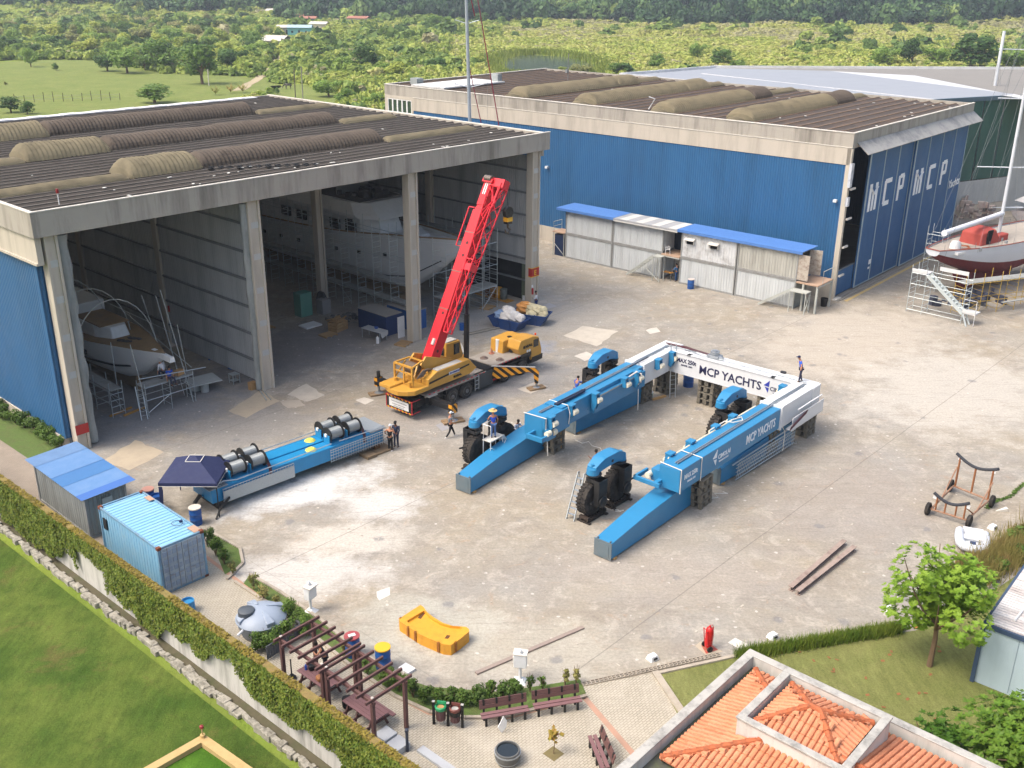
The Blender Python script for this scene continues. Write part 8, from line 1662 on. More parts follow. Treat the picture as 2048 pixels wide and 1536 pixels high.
# raised lantern with its own parapet
zl = zp+.8; c4 = [IH(W(*q_, zl)) for q_ in ((1568, 1340), (1783, 1434), (1700, 1540), (1470, 1447))]; lx0, lx1 = (c4[0].x+c4[3].x)/2, (c4[1].x+c4[2].x)/2; ly1, ly0 = (c4[0].y+c4[1].y)/2, (c4[2].y+c4[3].y)/2
ly0 = min(ly0, ly1-3.0)
print('LANTERN', lx0, lx1, ly0, ly1)
ww = .24; b = MB(); b.box(lx0, ly0, zp-.7, lx1, ly0+ww, zl); b.box(lx0, ly1-ww, zp-.7, lx1, ly1, zl); b.box(lx0, ly0+ww, zp-.7, lx0+ww, ly1-ww, zl); b.box(lx1-ww, ly0+ww, zp-.7, lx1, ly1-ww, zl); la = b.build('lantern', PAR2, HT)
b = MB(); b.box(lx0-.05, ly0-.05, zl, lx1+.05, ly0+ww, zl+.08); b.box(lx0-.05, ly1-ww, zl, lx1+.05, ly1+.05, zl+.08); b.box(lx0-.05, ly0+ww, zl, lx0+ww, ly1-ww, zl+.08); b.box(lx1-ww, ly0+ww, zl, lx1+.05, ly1-ww, zl+.08); b.build('lantern_cap', PARA, la, bevel=.02)
MB().box(lx0+ww, ly0+ww, zl-.45, lx1-ww, ly1-ww, zl-.4).build('gutter', GUT, la); hip(la, lx0+ww+.18, lx1-ww-.18, ly0+ww+.18, ly1-ww-.18, zl-.22, R(24))
# ================================================================ white service building, right edge
p3 = W(1965, 1245, 3.0); q3 = W(2048, 1128, 3.0); d3 = (q3-p3); d3.z = 0; an = math.atan2(d3.y, d3.x)
HS = thing('white_service_building', 'small white building with dirty sheet roof and grey roof vent at the right edge', 'building', (p3.x, p3.y, 0), an)
# local x up the yard side edge, -y to the right
MB().box(.1, -7.9, 0, 8, -.1, 2.8).build('walls', mat('panel_white', 'a9bcc6', .5, var=.05, dirt='8fa1aa', da=.3, streak=1), HS)
b = MB(); b.box(0, -8, 2.8, 8.2, 0, 3.0); rf = b.build('roof_edge', mat('navy_trim', '384a63', .5), HS); t2 = NT('sheet_roof_dirty'); cc_ = t2.mix(t2.ramp(t2.noise(t2.co(scale=(1, .15, 1)), 1.6, 6, .75), [(.42, 0.), (.7, 1.)]), 'cfccc9', '857873'); SRD = t2.fin(cc_, .6, normal=t2.bump(t2.wave(t2.co(), PI/10/.2, 'X'), .03))
MB().box(.12, -7.9, 3.0, 8.2, -.12, 3.04).build('roof', SRD, HS); b = MB(); b.box(-.02, -.14, 0, .14, .02, 2.8); b.box(-.02, -.5, 0, .1, -.34, 2.8) if 0 else None; b.build('corner_post', mat('navy_trim', '384a63', .5), HS)
b = MB(); b.tube([(.9, -1.0, 3.08), (8, -1.3, 3.08)], .05, 6); b.build('roof_pipe', WHT, HS); b = MB(); b.revolve([(.5, 0), (.55, .12), (.5, .3), (.3, .42), (.02, .46)], (1.6, -2.2, 3.04), 'Z', 24); b.build('roof_vent', mat('vent_grey', '77767a', .5, .4, var=.15, vs=8), HS)
for i in range(1, 6): MB().box(.085, -8+i*1.3, .1, .098, -7.97+i*1.3, 2.7).build('panel_joint', mat('joint_grey', '8293a0', .6), HS)
# ================================================================ vegetation
BARK = mat('bark', '6d5a45', .9, var=.2, vs=4)
def crown_geo(n, leaf, rx, rz, lumps, seed, flat=0., inner=.25):
    """leaf quads spread over a lumpy crown of unit centre; returns V,F"""
    r = np.random.default_rng(seed); L = []; 
    for i in range(lumps):
        a = r.uniform(0, 2*PI); f = r.uniform(0, 1)**.6; z = r.uniform(-.8, .85)*(1-flat*.4); rr = rx*.62*f*math.sqrt(max(.1, 1-(z*.8)**2)); L.append((rr*math.cos(a), rr*math.sin(a), z*rz*.62, rx*r.uniform(.3, .48)))
    L = np.array(L); k = r.integers(0, lumps, n); d = r.normal(0, 1, (n, 3)); d /= np.linalg.norm(d, axis=1)[:, None]; rad = r.uniform(inner, 1, n)**.45
    P = L[k, :3]+d*(L[k, 3]*rad)[:, None]*np.array([1, 1, rz/rx*.9 if rz < rx else 1]); N = d+r.normal(0, .45, (n, 3))+np.array([0, 0, .45]); N /= np.linalg.norm(N, axis=1)[:, None]
    a = r.uniform(0, 2*PI, n); t1 = np.cross(N, r.normal(0, 1, (n, 3))); t1 /= np.linalg.norm(t1, axis=1)[:, None]+1e-9; t2 = np.cross(N, t1); s = (leaf*r.uniform(.6, 1.35, n))[:, None]
    V = np.stack([P-t1*s*.6, P+t2*s*.5, P+t1*s*.6, P-t2*s*.5], 1).reshape(-1, 3); return V, np.arange(4*n).reshape(-1, 4)
def trunk_mb(h, r0, spread, seed, n=5):
    b = MB(); r = random.Random(seed); b.tube([(0, 0, -.3), (.02*h, 0, h*.3), (0, .02*h, h*.6)], [r0, r0*.8, r0*.55], 8)
    for i in range(n): a = 2*PI*i/n+r.uniform(-.4, .4); b.tube([(0, 0, h*r.uniform(.3, .55)), (spread*.45*math.cos(a), spread*.45*math.sin(a), h*.72), (spread*.8*math.cos(a), spread*.8*math.sin(a), h*r.uniform(.85, 1.05))], [r0*.45, r0*.3, r0*.1], 6)
    return b
FG = {'dark': leafmat('foliage_dark', ['2c4722', '3c5b2a', '4f6f34', '66853f'], .25), 'mid': leafmat('foliage_mid', ['47652b', '5f8036', '7a9845', '92ab52'], .25),
      'yellow': leafmat('foliage_yellow_green', ['6f8636', '8c9f44', 'a8b450', 'bcc060'], .25), 'olive': leafmat('foliage_olive', ['5f6c38', '7d854b', '98995f', 'aeab74'], .25), 'blue': leafmat('foliage_blue_green', ['25402c', '375637', '4b6d48', '5f8058'], .25)}
protos = {}
def tree_obj(kind, var, label, loc, h, rx, rz=0, group=None, name='broadleaf_tree'):
    key = (kind, var)
    if key not in protos:
        t_ = thing(name, 'x', 'tree'); V, F = crown_geo(1500, .34, 3.0, 3.2, 13, 50+var, flat=.3 if var % 2 else 0); V = V*np.array([1, 1, .95])+np.array([0, 0, 3.5]); npmesh('crown', V, F, FG[kind], t_); trunk_mb(3.8, .2, 2.2, var).build('trunk', BARK, t_); protos[key] = t_; o = t_
    else: o = copy_tree(protos[key])
    o.name = name; place(o, loc, rz, label, group); s = h/7.; o.scale = (rx/3.1, rx/3.1*random.uniform(.9, 1.1), s); return o
r_ = random.Random(21)
def T(px, py, hpx, wpx, kind, label, group=None, name='broadleaf_tree', dz=0):
    p = W(px, py); D = math.hypot(p.y, CAMZ); h = hpx*D/2000; rx = wpx*D/4050; return tree_obj(kind, r_.randrange(5), label, (p.x, p.y, -.1), max(h, 1.2), rx, r_.uniform(0, 6), group, name)
# single trees that stand out (base pixel, height, width)
for a in [(405, 168, 88, 95, 'mid', 'round spreading tree alone at the edge of the meadow with a pale post beside it'), (470, 140, 52, 70, 'dark', 'dark bushy tree right behind the round meadow tree'), (215, 142, 42, 55, 'dark', 'dark tree at the left end of the grove behind the meadow'), (255, 146, 62, 75, 'mid', 'tall tree in the middle of the grove behind the meadow'), (325, 143, 70, 90, 'mid', 'widest tree of the grove behind the meadow'),
          (62, 134, 42, 34, 'mid', 'small tree on the left part of the meadow'), (112, 141, 18, 18, 'dark', 'small round bush standing alone on the meadow'), (12, 170, 8, 10, 'olive', 'tiny bush low on the left of the meadow'), (310, 206, 42, 92, 'mid', 'broad bush just behind the hangar roof, below the meadow'), (22, 225, 36, 60, 'dark', 'dark bush behind the far left end of the hangar roof'), (55, 228, 30, 40, 'dark', 'smaller dark bush behind the left hangar roof'),
          (658, 193, 42, 72, 'mid', 'round glossy tree beside the grazing horse'), (555, 188, 16, 14, 'dark', 'little shrub beside the horse paddock'), (735, 142, 62, 80, 'dark', 'large dark tree in the scrub between the two hangars'), (690, 150, 40, 60, 'mid', 'lighter tree left of the large dark tree'), (800, 160, 40, 70, 'yellow', 'yellowish rounded tree left of the blue hangar roof'), (765, 155, 34, 50, 'mid', 'green tree just beyond the windows of the blue hangar'), (690, 208, 36, 60, 'mid', 'low leafy tree near the corner of the blue hangar'), (748, 215, 34, 56, 'mid', 'low bright tree beside the office windows'),
          (880, 62, 38, 58, 'mid', 'dense round tree at the foot of the hill left of the tall mast'), (962, 54, 32, 48, 'dark', 'dense tree at the foot of the hill right of the tall mast'), (1160, 150, 28, 60, 'olive', 'brownish bush at the right end of the pond'), (1125, 147, 16, 26, 'yellow', 'bright bush at the pond edge'), (1235, 152, 30, 60, 'mid', 'bush between the pond and the white roof'), (1310, 138, 34, 50, 'mid', 'green tree behind the start of the white roof'), (1440, 132, 40, 60, 'dark', 'dark tree in the marsh behind the white roof'), (1395, 120, 42, 40, 'mid', 'slender tree in the marsh behind the white roof'),
          (1600, 36, 22, 38, 'dark', 'single dark umbrella tree on the yellow marsh'), (1615, 112, 20, 20, 'mid', 'small green tree on the yellow marsh'), (1640, 112, 16, 16, 'olive', 'small olive tree on the yellow marsh'), (1770, 136, 52, 62, 'mid', 'left tree of the clump behind the white roof'), (1822, 136, 64, 62, 'dark', 'darkest round tree of the clump behind the white roof'), (1870, 136, 52, 60, 'mid', 'right tree of the clump behind the white roof'), (1940, 138, 74, 120, 'dark', 'wide layered tree behind the white roof near the yacht mast'), (2010, 138, 50, 80, 'mid', 'tree at the right edge behind the yacht mast'),
          (1870, 60, 0, 0, None, '')]:
    if a[4]: T(*a)
# grove and forest trees, told apart as crowns
gl = 'rounded tree among the dense grove beyond the meadow'; n_ind = 0
for i in range(190):
    px = r_.uniform(-40, 560); py = r_.uniform(48, 140); lim = 118 if px < 200 else (146 if px < 500 else 120)
    if py > lim-4: continue
    if 540 < px < 660 and 42 < py < 112: continue
    T(px, py, r_.uniform(26, 42)*(1 if py > 80 else .8), r_.uniform(34, 60)*(1 if py > 80 else .8), r_.choice(['yellow', 'yellow', 'mid', 'mid', 'olive', 'dark'] if py < 100 else ['mid', 'mid', 'dark', 'yellow']), gl, 'trees of the grove beyond the meadow')
# merged scrub, marsh and forest (nobody could count them)
base = [crown_geo(170, .36, 1.0, .8, 6, 80+i, inner=.5) for i in range(5)]; basef = [crown_geo(260, .26, 1.0, .95, 9, 90+i, inner=.5) for i in range(4)]
def mass(name, label, pts, tints, rad, hs, bases, m_, cat='scrub'):
    Vs, Fs, Ts = [], [], []; o_ = 0; rg = np.random.default_rng(len(pts))
    for (x, y, z), tn, rr, hh in zip(pts, tints, rad, hs):
        V, F = bases[rg.integers(len(bases))]; a = rg.uniform(0, 6.28); c, s = math.cos(a), math.sin(a); X = V[:, 0]*c-V[:, 1]*s; Y = V[:, 0]*s+V[:, 1]*c
        Vs.append(np.stack([X*rr+x, Y*rr+y, (V[:, 2]+.35)*hh+z], 1)); Fs.append(F+o_); o_ += len(V); Ts.append(np.full(len(V), tn)+rg.normal(0, .05, len(V)))
    o = npmesh(name, np.concatenate(Vs), np.concatenate(Fs), m_, None, np.concatenate(Ts)); tag(o, label, cat); return struct(o, 'stuff')
def nz(x, y, s, k=0): return mnoise.noise(Vector((x*s, y*s, k)))
marsh = leafmat('scrub_leaves', ['4c6a32', '6b853e', '8a9e4a', 'a8b458', 'b3b468', 'a9a680'], .12, attr=True); forest = leafmat('forest_leaves', ['28422c', '365434', '4c6c3e', '68854b', '869a58'], .06, attr=True)
def inpoly(px, py, P):
    c = False; j = len(P)-1
    for i in range(len(P)):
        if (P[i][1] > py) != (P[j][1] > py) and px < (P[j][0]-P[i][0])*(py-P[i][1])/(P[j][1]-P[i][1])+P[i][0]: c = not c
        j = i
    return c
CLEAR = [[(-80, 124), (90, 119), (200, 121), (330, 148), (480, 152), (545, 160), (560, 178), (470, 215), (250, 340), (-80, 340)], [(540, 170), (600, 166), (680, 190), (690, 240), (540, 215)], [(965, 122), (1010, 111), (1060, 108), (1120, 110), (1190, 122), (1225, 138), (1190, 165), (1000, 165)], [(545, 110), (566, 112), (566, 126), (545, 145), (500, 176), (465, 182), (495, 160), (530, 140)], [(565, 58), (650, 58), (650, 72), (600, 74), (590, 98), (540, 98), (540, 82), (570, 76)]]
pts, tn, rd, hs = [], [], [], []; rg = np.random.default_rng(33)
y = 196.
while y < 700:
    step = 2.2+(y-196)*.0055; hw = .54*y+20; x = -hw
    while x < hw:
        xx = x+rg.uniform(-.5, .5)*step; yy = y+rg.uniform(-.5, .5)*step; x += step
        px, py = PX(xx, yy); q1 = I1((xx, yy, 0)); q2 = I2((xx, yy, 0))
        if -8 < q1.x < 50 and -5 < q1.y < 44: continue
        if -10 < q2.x < 115 and -20 < q2.y < 68: continue
        if py > 330 or any(inpoly(px, py, c) for c in CLEAR): continue
        if px < 560 and py < 115 and rg.random() < .25: continue
        reed = 900 < px < 1560 and 78 < py < 138
        big = nz(xx, yy, .03, 2)+.3*nz(xx, yy, .12, 5)
        t0 = .55+.32*nz(xx, yy, .012, 7)+.22*nz(xx, yy, .06, 9)
        if px > 1000 and py < 95: t0 += .16
        if px < 900 and py > 90: t0 -= .12
        hgt = 1.6+2.6*max(0, big)*2; rr = step*.72*rg.uniform(.8, 1.25)
        if reed: t0 = .62+.12*nz(xx, yy, .05, 1); hgt = 1.5
        if px > 1000 and not reed: hgt *= .75
        if px < 940: hgt *= 1.5
        if rg.random() < (.07 if px < 1000 else .02) and not reed: t0 = rg.uniform(.05, .45); rr *= rg.uniform(1.4, 2.2); hgt = rr*.9
        if rg.random() < .02: t0 = .9
        pts.append((xx, yy, hill(xx, yy))); tn.append(min(1, max(0, t0+rg.normal(0, .07)))); rd.append(rr); hs.append(min(hgt, rr*1.25))
    y += step*.9
print('SCRUB', len(pts)); mass('scrub', 'wide yellow-green marsh scrub behind the hangars', pts, tn, rd, hs, base, marsh)
pts, tn, rd, hs = [], [], [], []; y = 640.
while y < 1120:
    step = 8.5+(y-640)*.008; hw = .53*y+40; x = -hw
    while x < hw:
        xx = x+rg.uniform(-.5, .5)*step; yy = y+rg.uniform(-.5, .5)*step; x += step; px, py = PX(xx, yy)
        edge = 640+60*nz(xx, 0, .012, 3)-(0 if px > 560 else -40)
        if yy < edge: continue
        dk = .34+.45*nz(xx, yy, .011, 3)+.35*nz(xx, yy, .04, 4)+(.22 if px < 500 else 0)+(.12 if px > 1750 else 0)
        pts.append((xx, yy, hill(xx, yy))); tn.append(min(1, max(0, dk+rg.normal(0, .16)))); rd.append(step*.75*rg.uniform(.8, 1.35)); hs.append(rg.uniform(6, 11))
    y += step*.8
print('FOREST', len(pts)); mass('hill_forest', 'dark dense forest covering the hillside along the top', pts, tn, rd, hs, basef, forest, 'forest')
# reeds by the pond
def blades(name, label, n, posf, h, wd, m_, seed=1, par=None, cat='reeds'):
    r = np.random.default_rng(seed); P = posf(n, r); n = len(P); a = r.uniform(0, PI, n); hh = h*r.uniform(.6, 1.2, n); dx = np.stack([np.cos(a), np.sin(a), np.zeros(n)], 1)*wd; le = np.stack([r.normal(0, .22, n), r.normal(0, .22, n), np.ones(n)], 1)*hh[:, None]
    V = np.stack([P-dx, P+dx, P+dx*.2+le, P-dx*.2+le], 1).reshape(-1, 3); o = npmesh(name, V, np.arange(4*n).reshape(-1, 4), m_, par)
    if par is None: tag(o, label, cat)
    return struct(o, 'stuff')
REED = leafmat('reed_blades', ['5f7a2c', '7d9038', '97a04a', 'a8a05a'], .2)
def pondf(n, r):
    c = [W(*q) for q in ((975, 122), (1010, 112), (1060, 108), (1120, 110), (1185, 121), (1222, 134), (1195, 148), (1100, 152), (1010, 150), (970, 138))]; out = []
    for k in range(n): i = r.integers(0, len(c)); f = r.random(); q = c[i]+(c[(i+1) % len(c)]-c[i])*f; out.append((q.x+r.normal(0, 2.5), q.y+(abs(r.normal(0, 5)) if i < 5 else -abs(r.normal(0, 3))), -.1))
    return np.array(out)
blades('reeds', 'tall yellow-green reeds fringing the pond', 9000, pondf, 1.7, .28, REED)
# palm-like plants, fence, horse, far houses
for i, (px, py) in enumerate(((432, 190), (462, 186), (486, 185))):
    p = W(px, py); t_ = thing('agave', ['orange tinged spiky plant left of the pair behind the hangar roof', 'tall green spiky plant behind the hangar roof', 'broad spiky plant right of the tall one behind the hangar roof'][i], 'spiky plant', (p.x, p.y, 0), 0, 'spiky plants behind the hangar'); b = MB()
    for k in range(26): a = k*2.4; l = 1.6+.6*math.sin(k); b.add([(0, 0, .2), (math.cos(a)*l*.5-.12*math.sin(a), math.sin(a)*l*.5+.12*math.cos(a), 1.3), (math.cos(a)*l, math.sin(a)*l, 1.5+.9*math.cos(k)), (math.cos(a)*l*.5+.12*math.sin(a), math.sin(a)*l*.5-.12*math.cos(a), 1.3)], [(0, 1, 2, 3)])
    b.build('leaves', leafmat('agave_leaves', ['6a8036', '8a8a44', 'a6864c'], .8), t_)
fp_ = W(30, 205); fq_ = W(240, 200); t_ = thing('post_fence', 'thin wire fence on wooden posts across the meadow behind the hangar roof', 'fence', (fp_.x, fp_.y, 0)); b = MB(); d_ = fq_-fp_
for i in range(12): q_ = d_*(i/11); b.tube([q_+V3((0, 0, -.1)), q_+V3((.1*math.sin(i*3), 0, 1.9+.4*math.sin(i*5)))], .07, 5)
b.build('posts', mat('dark_post', '4b4238', .9), t_); b = MB()
for z in (.6, 1.3): b.tube([V3((0, 0, z)), d_+V3((0, 0, z))], .02, 4)
b.build('wires', STEEL, t_)
for i, (px, py, h) in enumerate(((418, 172, 4.2), (591, 196, 6.6), (606, 200, 7.5))): p = W(px, py); tagm(MB().tube([(0, 0, -.1), (.1, 0, h)], .13, 6), 'utility_pole', [mat('whitewashed_post', 'c4c1b4', .8), mat('dark_pole', '5a544b', .8), mat('grey_pole', '85837c', .8)][i], (p.x, p.y, 0), 0, ['short pale post beside the round meadow tree', 'dark utility pole in the horse paddock', 'grey utility pole right of the dark one'][i], 'pole')
# grazing horse
p = W(577, 178); hz_ = thing('horse', 'dark horse with pale patches grazing in the small paddock', 'horse', (p.x, p.y, -.02), R(200)); HC = mat('horse_coat', '2e2622', .7, var=.5, vs=.9, dirt='b9b4ad', da=.8, ds=.9)
P_ = [(-.6, 0, 1.15), (0, 0, 1.12), (.55, 0, 1.15), (.95, 0, 1.2), (1.35, 0, .8), (1.6, 0, .35), (1.75, 0, .15), (.5, .18, .9), (.52, .2, .45), (.48, .2, .02), (.5, -.18, .9), (.62, -.2, .45), (.56, -.2, .02), (-.6, .18, .85), (-.5, .2, .6), (-.68, .2, .45), (-.62, .2, .02), (-.6, -.18, .85), (-.45, -.2, .6), (-.62, -.2, .45), (-.55, -.2, .02), (-.85, 0, 1.1), (-.95, 0, .6)]
skinmesh('body', P_, [(0, 1), (1, 2), (2, 3), (3, 4), (4, 5), (5, 6), (2, 7), (7, 8), (8, 9), (2, 10), (10, 11), (11, 12), (0, 13), (13, 14), (14, 15), (15, 16), (0, 17), (17, 18), (18, 19), (19, 20), (0, 21), (21, 22)], [.3, .29, .3, .18, .13, .12, .07, .13, .06, .05, .13, .06, .05, .16, .08, .055, .05, .16, .08, .055, .05, .07, .05], HC, hz_, 1)
# shacks at the foot of the hill
HW1 = mat('shack_wall', 'b5aca0', .85, var=.2, vs=.3); HR1 = mat('shack_roof_pale', 'c2bdb5', .7, var=.2, vs=.2); HR2 = mat('shack_roof_rust', '9a6a58', .8, var=.2); HB1 = mat('shack_blue', '2563a8', .6)
for i, (px, py, w_, d_2, h, mr, mw, lb) in enumerate([(555, 90, 9, 6, 2.6, HR1, HW1, 'pale roofed shed beside the dirt track beyond the meadow'), (545, 94, 7, 4, 2.4, HR1, HW1, 'low lean-to left of the pale roofed shed'), (575, 68, 9, 5, 3, HR1, HW1, 'small pale house left of the turquoise one at the foot of the hill'), (601, 69, 11, 6, 3.2, mat('shack_roof_sky', '9db8c6', .6), mat('shack_turquoise', '6ba6ac', .7), 'turquoise house with light blue roof at the foot of the hill'), (618, 52, 9, 6, 4.0, HR2, HB1, 'blue fronted house among the shacks at the foot of the hill'), (600, 44, 12, 6, 3.2, HR2, HW1, 'house with reddish roof behind the blue fronted one'), (640, 60, 9, 5, 3, HR1, HW1, 'pale house right of the blue fronted one'), (552, 40, 10, 5, 3, HR1, HW1, 'pale house at the left end of the shacks'),
          (718, 48, 12, 6, 3.2, HR2, HW1, 'brick coloured house under the dark hill forest'), (782, 44, 13, 6, 3.4, HR1, HW1, 'pale house under the dark hill forest left of the mast'), (922, 28, 10, 5, 3.5, HR1, HW1, 'white house on the slope right beside the tall mast'), (1298, 42, 12, 6, 3, HR2, HW1, 'house with pinkish roof in the scrub right of the pond'), (1240, 46, 10, 5, 3, HR1, HW1, 'pale roof in the scrub left of the pinkish one')]):
    p = W(px, py); z = hill(p.x, p.y); t_ = thing('far_house', lb, 'house', (p.x, p.y, z), r_.uniform(-.3, .3)); MB().box(-w_/2, -d_2/2, -1, w_/2, d_2/2, h).build('wall', mw, t_); MB().extx([(-d_2/2-.5, h-.1), (0, h+1.0), (d_2/2+.5, h-.1), (d_2/2+.5, h+.1), (0, h+1.2), (-d_2/2-.5, h+.1)], -w_/2-.4, w_/2+.4).build('roof', mr, t_)
    b = MB(); b.box(-.5, -d_2/2-.03, 0, .4, -d_2/2-.003, 2.0); b.build('door', DARK, t_)
    for s_2 in (-1, 1): MB().box(s_2*w_*.3-.5, -d_2/2-.03, .9, s_2*w_*.3+.5, -d_2/2-.003, 1.8).build('window', DARK, t_)
# ---------------- near trees
def rosette_tree(label, name, loc, h, rx, rz, nclump, lf, seed, m_, trunk_h, sq=(1, 1)):
    t_ = thing(name, label, 'tree', loc, 0); r = np.random.default_rng(seed); VV, FF = [], []; o_ = 0; n = nclump
    L = np.array([(rx*.55*math.cos(a)*f, rx*.55*math.sin(a)*f, z, rx*q) for a, f, z, q in zip(r.uniform(0, 6.28, 13), r.uniform(.1, 1.2, 13), r.uniform(-.5, .75, 13)*rz, r.uniform(.3, .5, 13))])
    k = r.integers(0, 13, n); d = r.normal(0, 1, (n, 3)); d /= np.linalg.norm(d, axis=1)[:, None]; C_ = L[k, :3]+d*(L[k, 3]*r.uniform(.55, 1.0, n)**.5)[:, None]
    for c, dd in zip(C_, d):
        up_ = Vector((dd[0]*.5, dd[1]*.5, 1)).normalized(); a_ = up_.cross(Vector((1, .1, 0))).normalized(); b_ = up_.cross(a_); m_l = r.integers(6, 10)
        for j in range(m_l):
            an_ = 2*PI*j/m_l+r.uniform(-.3, .3); e_ = (a_*math.cos(an_)+b_*math.sin(an_)); l = lf*r.uniform(.7, 1.25); tip = e_*l+up_*l*r.uniform(.0, .6); s__ = e_.cross(up_)*l*.3; c0_ = Vector(c)
            VV += [c0_, c0_+tip*.55+s__, c0_+tip, c0_+tip*.55-s__]; FF.append((o_, o_+1, o_+2, o_+3)); o_ += 4
    V = np.array([tuple(v) for v in VV])+np.array([0, 0, h]); npmesh('crown', V, np.array(FF), m_, t_)
    b = MB(); b.tube([(0, 0, -.1), (.05, .05, trunk_h*.6), (0, .1, trunk_h)], [.14, .11, .09], 8); rr_ = random.Random(seed)
    for i in range(9): a = i*.7*2; b.tube([(0, .1, trunk_h*rr_.uniform(.75, 1)), (rx*.4*math.cos(a), rx*.4*math.sin(a), trunk_h+rz*.3), (rx*.75*math.cos(a), rx*.75*math.sin(a), trunk_h+rz*rr_.uniform(.4, 1.3))], [.07, .045, .015], 6)
    b.build('trunk', BARK, t_); return t_
ALM = leafmat('almond_leaves', ['38541a', '4f7222', '6a8e2c', '8aa53c'], 1.0)
p = W(1846, 1338); rosette_tree('almond tree with bright green leaf rosettes standing on the trimmed lawn', 'almond_tree', (p.x+.35, p.y+.2, 0), 3.75, 2.35, 2.2, 1500, .17, 5, ALM, 2.4)
def scatter_orange(t_, n, R_, zc, seed): 
    b = MB(); r = random.Random(seed)
    for i in range(n): a = r.uniform(0, 6.28); f = r.uniform(.7, 1.05); b.cbox((R_*f*math.cos(a)*.9, R_*f*math.sin(a)*.9, zc+r.uniform(-1.3, 1.2)), (.13, .09, .02), a, .5)
    b.build('orange_leaves', mat('leaf_orange', 'a8703a', .6), t_)
scatter_orange([o for o in bpy.data.objects if o.name.startswith('almond_tree')][-1], 9, 2.1, 3.9, 3)
p = W(1985, 1450, 2.8); rosette_tree('wide almond tree at the bottom right corner beside the tiled house', 'almond_tree', (p.x+1.3, p.y-1.0, 0), 2.7, 2.7, 1.3, 1900, .17, 8, ALM, 2.0)
p = W(1860, 1500, 1.0); rosette_tree('low dense almond bush under the corner tree', 'almond_bush', (p.x+.3, p.y, 0), 1.2, 1.5, .9, 420, .17, 11, leafmat('almond_leaves_dark', ['2c4a14', '3f621a', '557c22'], 1.0), .6)
# shrubs of the patio beds
SHM = {'a': leafmat('shrub_leaves', ['2e431c', '415c24', '57742e', '758c40'], 1.5), 'b': leafmat('shrub_leaves_dry', ['4f5a28', '6d7438', '8b8a4c', '9d9260'], 1.5)}
def shrub(label, px, py, h, r_x, k='a', n=700, leaf=.075, group='shrubs of the patio beds', sd=0):
    p = W(px, py); t_ = thing('shrub', label, 'shrub', (p.x, p.y, .02), r_.uniform(0, 6), group); V, F = crown_geo(n, leaf, r_x, h*.5, 9, sd+int(px), inner=.15); V[:, 2] += h*.5; V[:, 2] = np.abs(V[:, 2]); npmesh('foliage', V, F, SHM[k], t_); b = MB()
    for i in range(5): a = i*1.3; b.tube([(0, 0, 0), (r_x*.3*math.cos(a), r_x*.3*math.sin(a), h*.5), (r_x*.5*math.cos(a), r_x*.5*math.sin(a), h*.85)], [.02, .014, .006], 5)
    b.build('stems', BARK, t_); return t_
for i, a in enumerate([('tall shrub at the corner of the light blue container', 415, 1092, 1.3, .5), ('second tall shrub beyond the light blue container doors', 432, 1112, 1.35, .5), ('third shrub beyond the container doors', 449, 1130, 1.15, .42), ('thin pale shrub at the end of the first bed', 466, 1150, .9, .3, 'b', 220), ('thin pale shrub at the start of the second bed', 508, 1180, 1.1, .35, 'b', 300), ('sparse shrub in the second bed', 528, 1200, 1.0, .38, 'b', 320), ('sparse shrub above the water tank', 556, 1218, .9, .35, 'b', 280),
                        ('bright bushy shrub right of the water tank', 588, 1250, 1.5, .65, 'a', 1100), ('wide shrub between the tank and the pergola', 618, 1272, 1.2, .6, 'a', 900), ('dense shrub in front of the water tank behind the slatted fence', 545, 1300, 1.3, .75, 'a', 1300), ('left shrub behind the slatted fence', 515, 1302, 1.0, .6, 'a', 900), ('right shrub behind the slatted fence', 580, 1282, 1.2, .6, 'a', 900), ('pale shrub beside the red-lidded drum', 690, 1310, .8, .3, 'b', 260), ('pale shrub beside the yellow-lidded drum', 735, 1350, .9, .35, 'a', 300)]): shrub(*a, sd=i)
hedge_pts = [(775, 1372), (800, 1384), (826, 1396), (850, 1404), (876, 1408), (902, 1410), (928, 1410), (954, 1408), (980, 1402), (1006, 1396), (1030, 1390)]
for i, (px, py) in enumerate(hedge_pts): shrub('leafy hedge shrub in the curved row behind the litter bins and benches', px, py, r_.uniform(.8, 1.15), .46, 'a', 1000, .075, 'hedge shrubs of the curved patio row')
for i, (px, py) in enumerate(((1060, 1385), (1085, 1380), (1130, 1372), (1152, 1368))): shrub(['thin shrub left of the white service post foot', 'thin shrub by the upper bench end', 'thin pale shrub near the drain blocks', 'tall thin pale shrub at the end of the hedge'][i], px, py, r_.uniform(.8, 1.15), .24, 'b' if i > 1 else 'a', 190, .08)
# hedge along the hangar side
for i in range(11):
    f = i/10; p = W(-60+f*188, 800+f*98); r0 = W(0, 0, 1); t_ = thing('hedge_bush', 'clipped hedge bush in the row along the blue hangar wall', 'hedge', (p.x-.2, p.y+.2, 0), r_.uniform(0, 6), 'hedge bushes along the blue wall'); V, F = crown_geo(1000, .1, .8, .62, 9, 300+i, inner=.4); V[:, 2] += .62; npmesh('foliage', V, F, SHM['a'], t_); MB().cyl(0, 0, 0, .5, .04, 6).build('stems', BARK, t_)
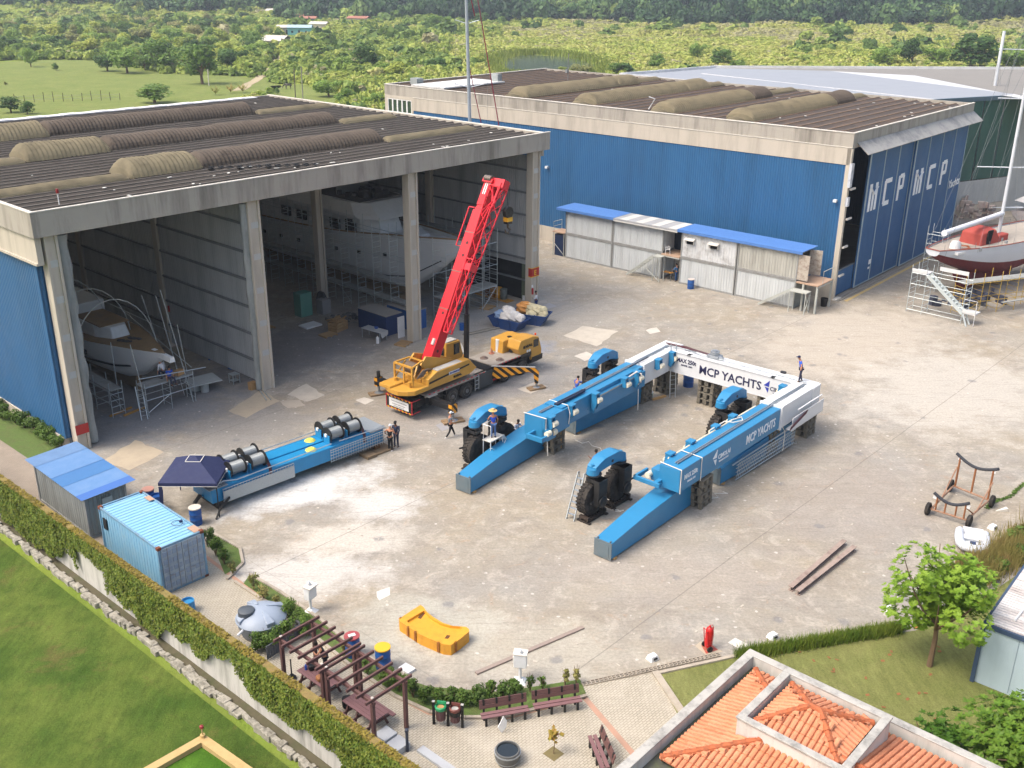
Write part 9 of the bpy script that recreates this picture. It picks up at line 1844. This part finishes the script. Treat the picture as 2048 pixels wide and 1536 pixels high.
# grassy hedge by the lawn, tall grasses on the right
GRS = leafmat('lily_grass', ['3c5a1c', '577a28', '7c9038', 'a09a50'], 1.2)
def linef(a, c, wd):
    def f(n, r): A__, C__ = W(*a), W(*c); t_0 = r.random(n); return np.stack([A__.x+(C__.x-A__.x)*t_0+r.normal(0, wd, n), A__.y+(C__.y-A__.y)*t_0+r.normal(0, wd, n), np.zeros(n)], 1)
    return f
blades('grass_hedge', 'low hedge of strappy green grass between the concrete and the trimmed lawn', 7000, linef((1478, 1316), (1800, 1262), .13), .5, .02, GRS, 4, None, 'grass hedge'); blades('tall_grass', 'tall rough grasses between the yard edge and the white building', 9000, linef((1925, 1165), (2120, 1050), .45), .8, .025, leafmat('rough_grass', ['4a6226', '6f7c38', '8f8a50', '9b7a58'], .9), 6, None, 'tall grass')
for i, (px, py, s_2) in enumerate(((1995, 1140, .7), (2035, 1085, .8), (1975, 1165, .6), (2045, 1120, .8))): shrub(['mixed bush near the grey dinghy', 'upper bush at the right edge below the trolley', 'reddish bush above the white building roof', 'bush at the right edge above the white building'][i], px, py, s_2*1.3, s_2, 'a' if i != 2 else 'b', 1000, .1, 'bushes along the right yard edge')
def vinef(n, r): A__, C__ = W(1972, 1018), W(2060, 965); t_0 = r.random(n); P = np.stack([A__.x+(C__.x-A__.x)*t_0+r.normal(0, .06, n), A__.y+(C__.y-A__.y)*t_0+.15*np.sin(t_0*9)+r.normal(0, .06, n), np.abs(r.normal(.05, .03, n))], 1); N = r.normal(0, .4, (n, 3))+np.array([0, 0, 1]); return P, N/np.linalg.norm(N, axis=1)[:, None], np.ones(n)
V, F = leaves(420, .11, vinef, 2); o = npmesh('creeping_vine', V, F, SHM['a']); tag(o, 'thin green creeper crossing the concrete behind the boat trolley', 'creeper'); struct(o, 'stuff')
# fallen leaves on the lawn, small litter on the yard
b = MB(); r2 = random.Random(31)
for i in range(26): p = W(r2.uniform(1560, 1880), r2.uniform(1290, 1440)); b.cbox((p.x, p.y, .04), (.16, .1, .02), r2.uniform(0, 3), .3)
struct(tag(b.build('fallen_leaves', mat('dead_leaf', '8a5c3a', .8, var=.3)), 'brown fallen leaves scattered on the trimmed lawn', 'fallen leaves'), 'stuff')
b = MB()
for i in range(240):
    px, py = r2.uniform(300, 2000), r2.uniform(640, 1330); p = W(px, py); q1 = I1(p)
    b.cbox((p.x, p.y, .012), (r2.uniform(.04, .22), r2.uniform(.03, .12), .015), r2.uniform(0, 3))
struct(tag(b.build('yard_litter', mat('litter_mixed', 'b3aca0', .8, var=.6, vs=.7, dirt='55524e', da=.8, ds=.6)), 'small bits of litter scattered over the concrete yard', 'litter'), 'stuff')
# ================================================================ air
hm = bpy.data.materials.new('haze'); hm.use_nodes = True; hm.node_tree.nodes.clear(); o_ = hm.node_tree.nodes.new('ShaderNodeOutputMaterial'); v_ = hm.node_tree.nodes.new('ShaderNodeVolumePrincipled'); v_.inputs['Density'].default_value = .00027; v_.inputs['Color'].default_value = (.75, .85, 1, 1); v_.inputs['Anisotropy'].default_value = .2
hm.node_tree.links.new(v_.outputs[0], o_.inputs['Volume'])
if HAZE: struct(MB().box(-1400, -80, -3, 1400, 1800, 175).build('haze', hm), 'stuff')
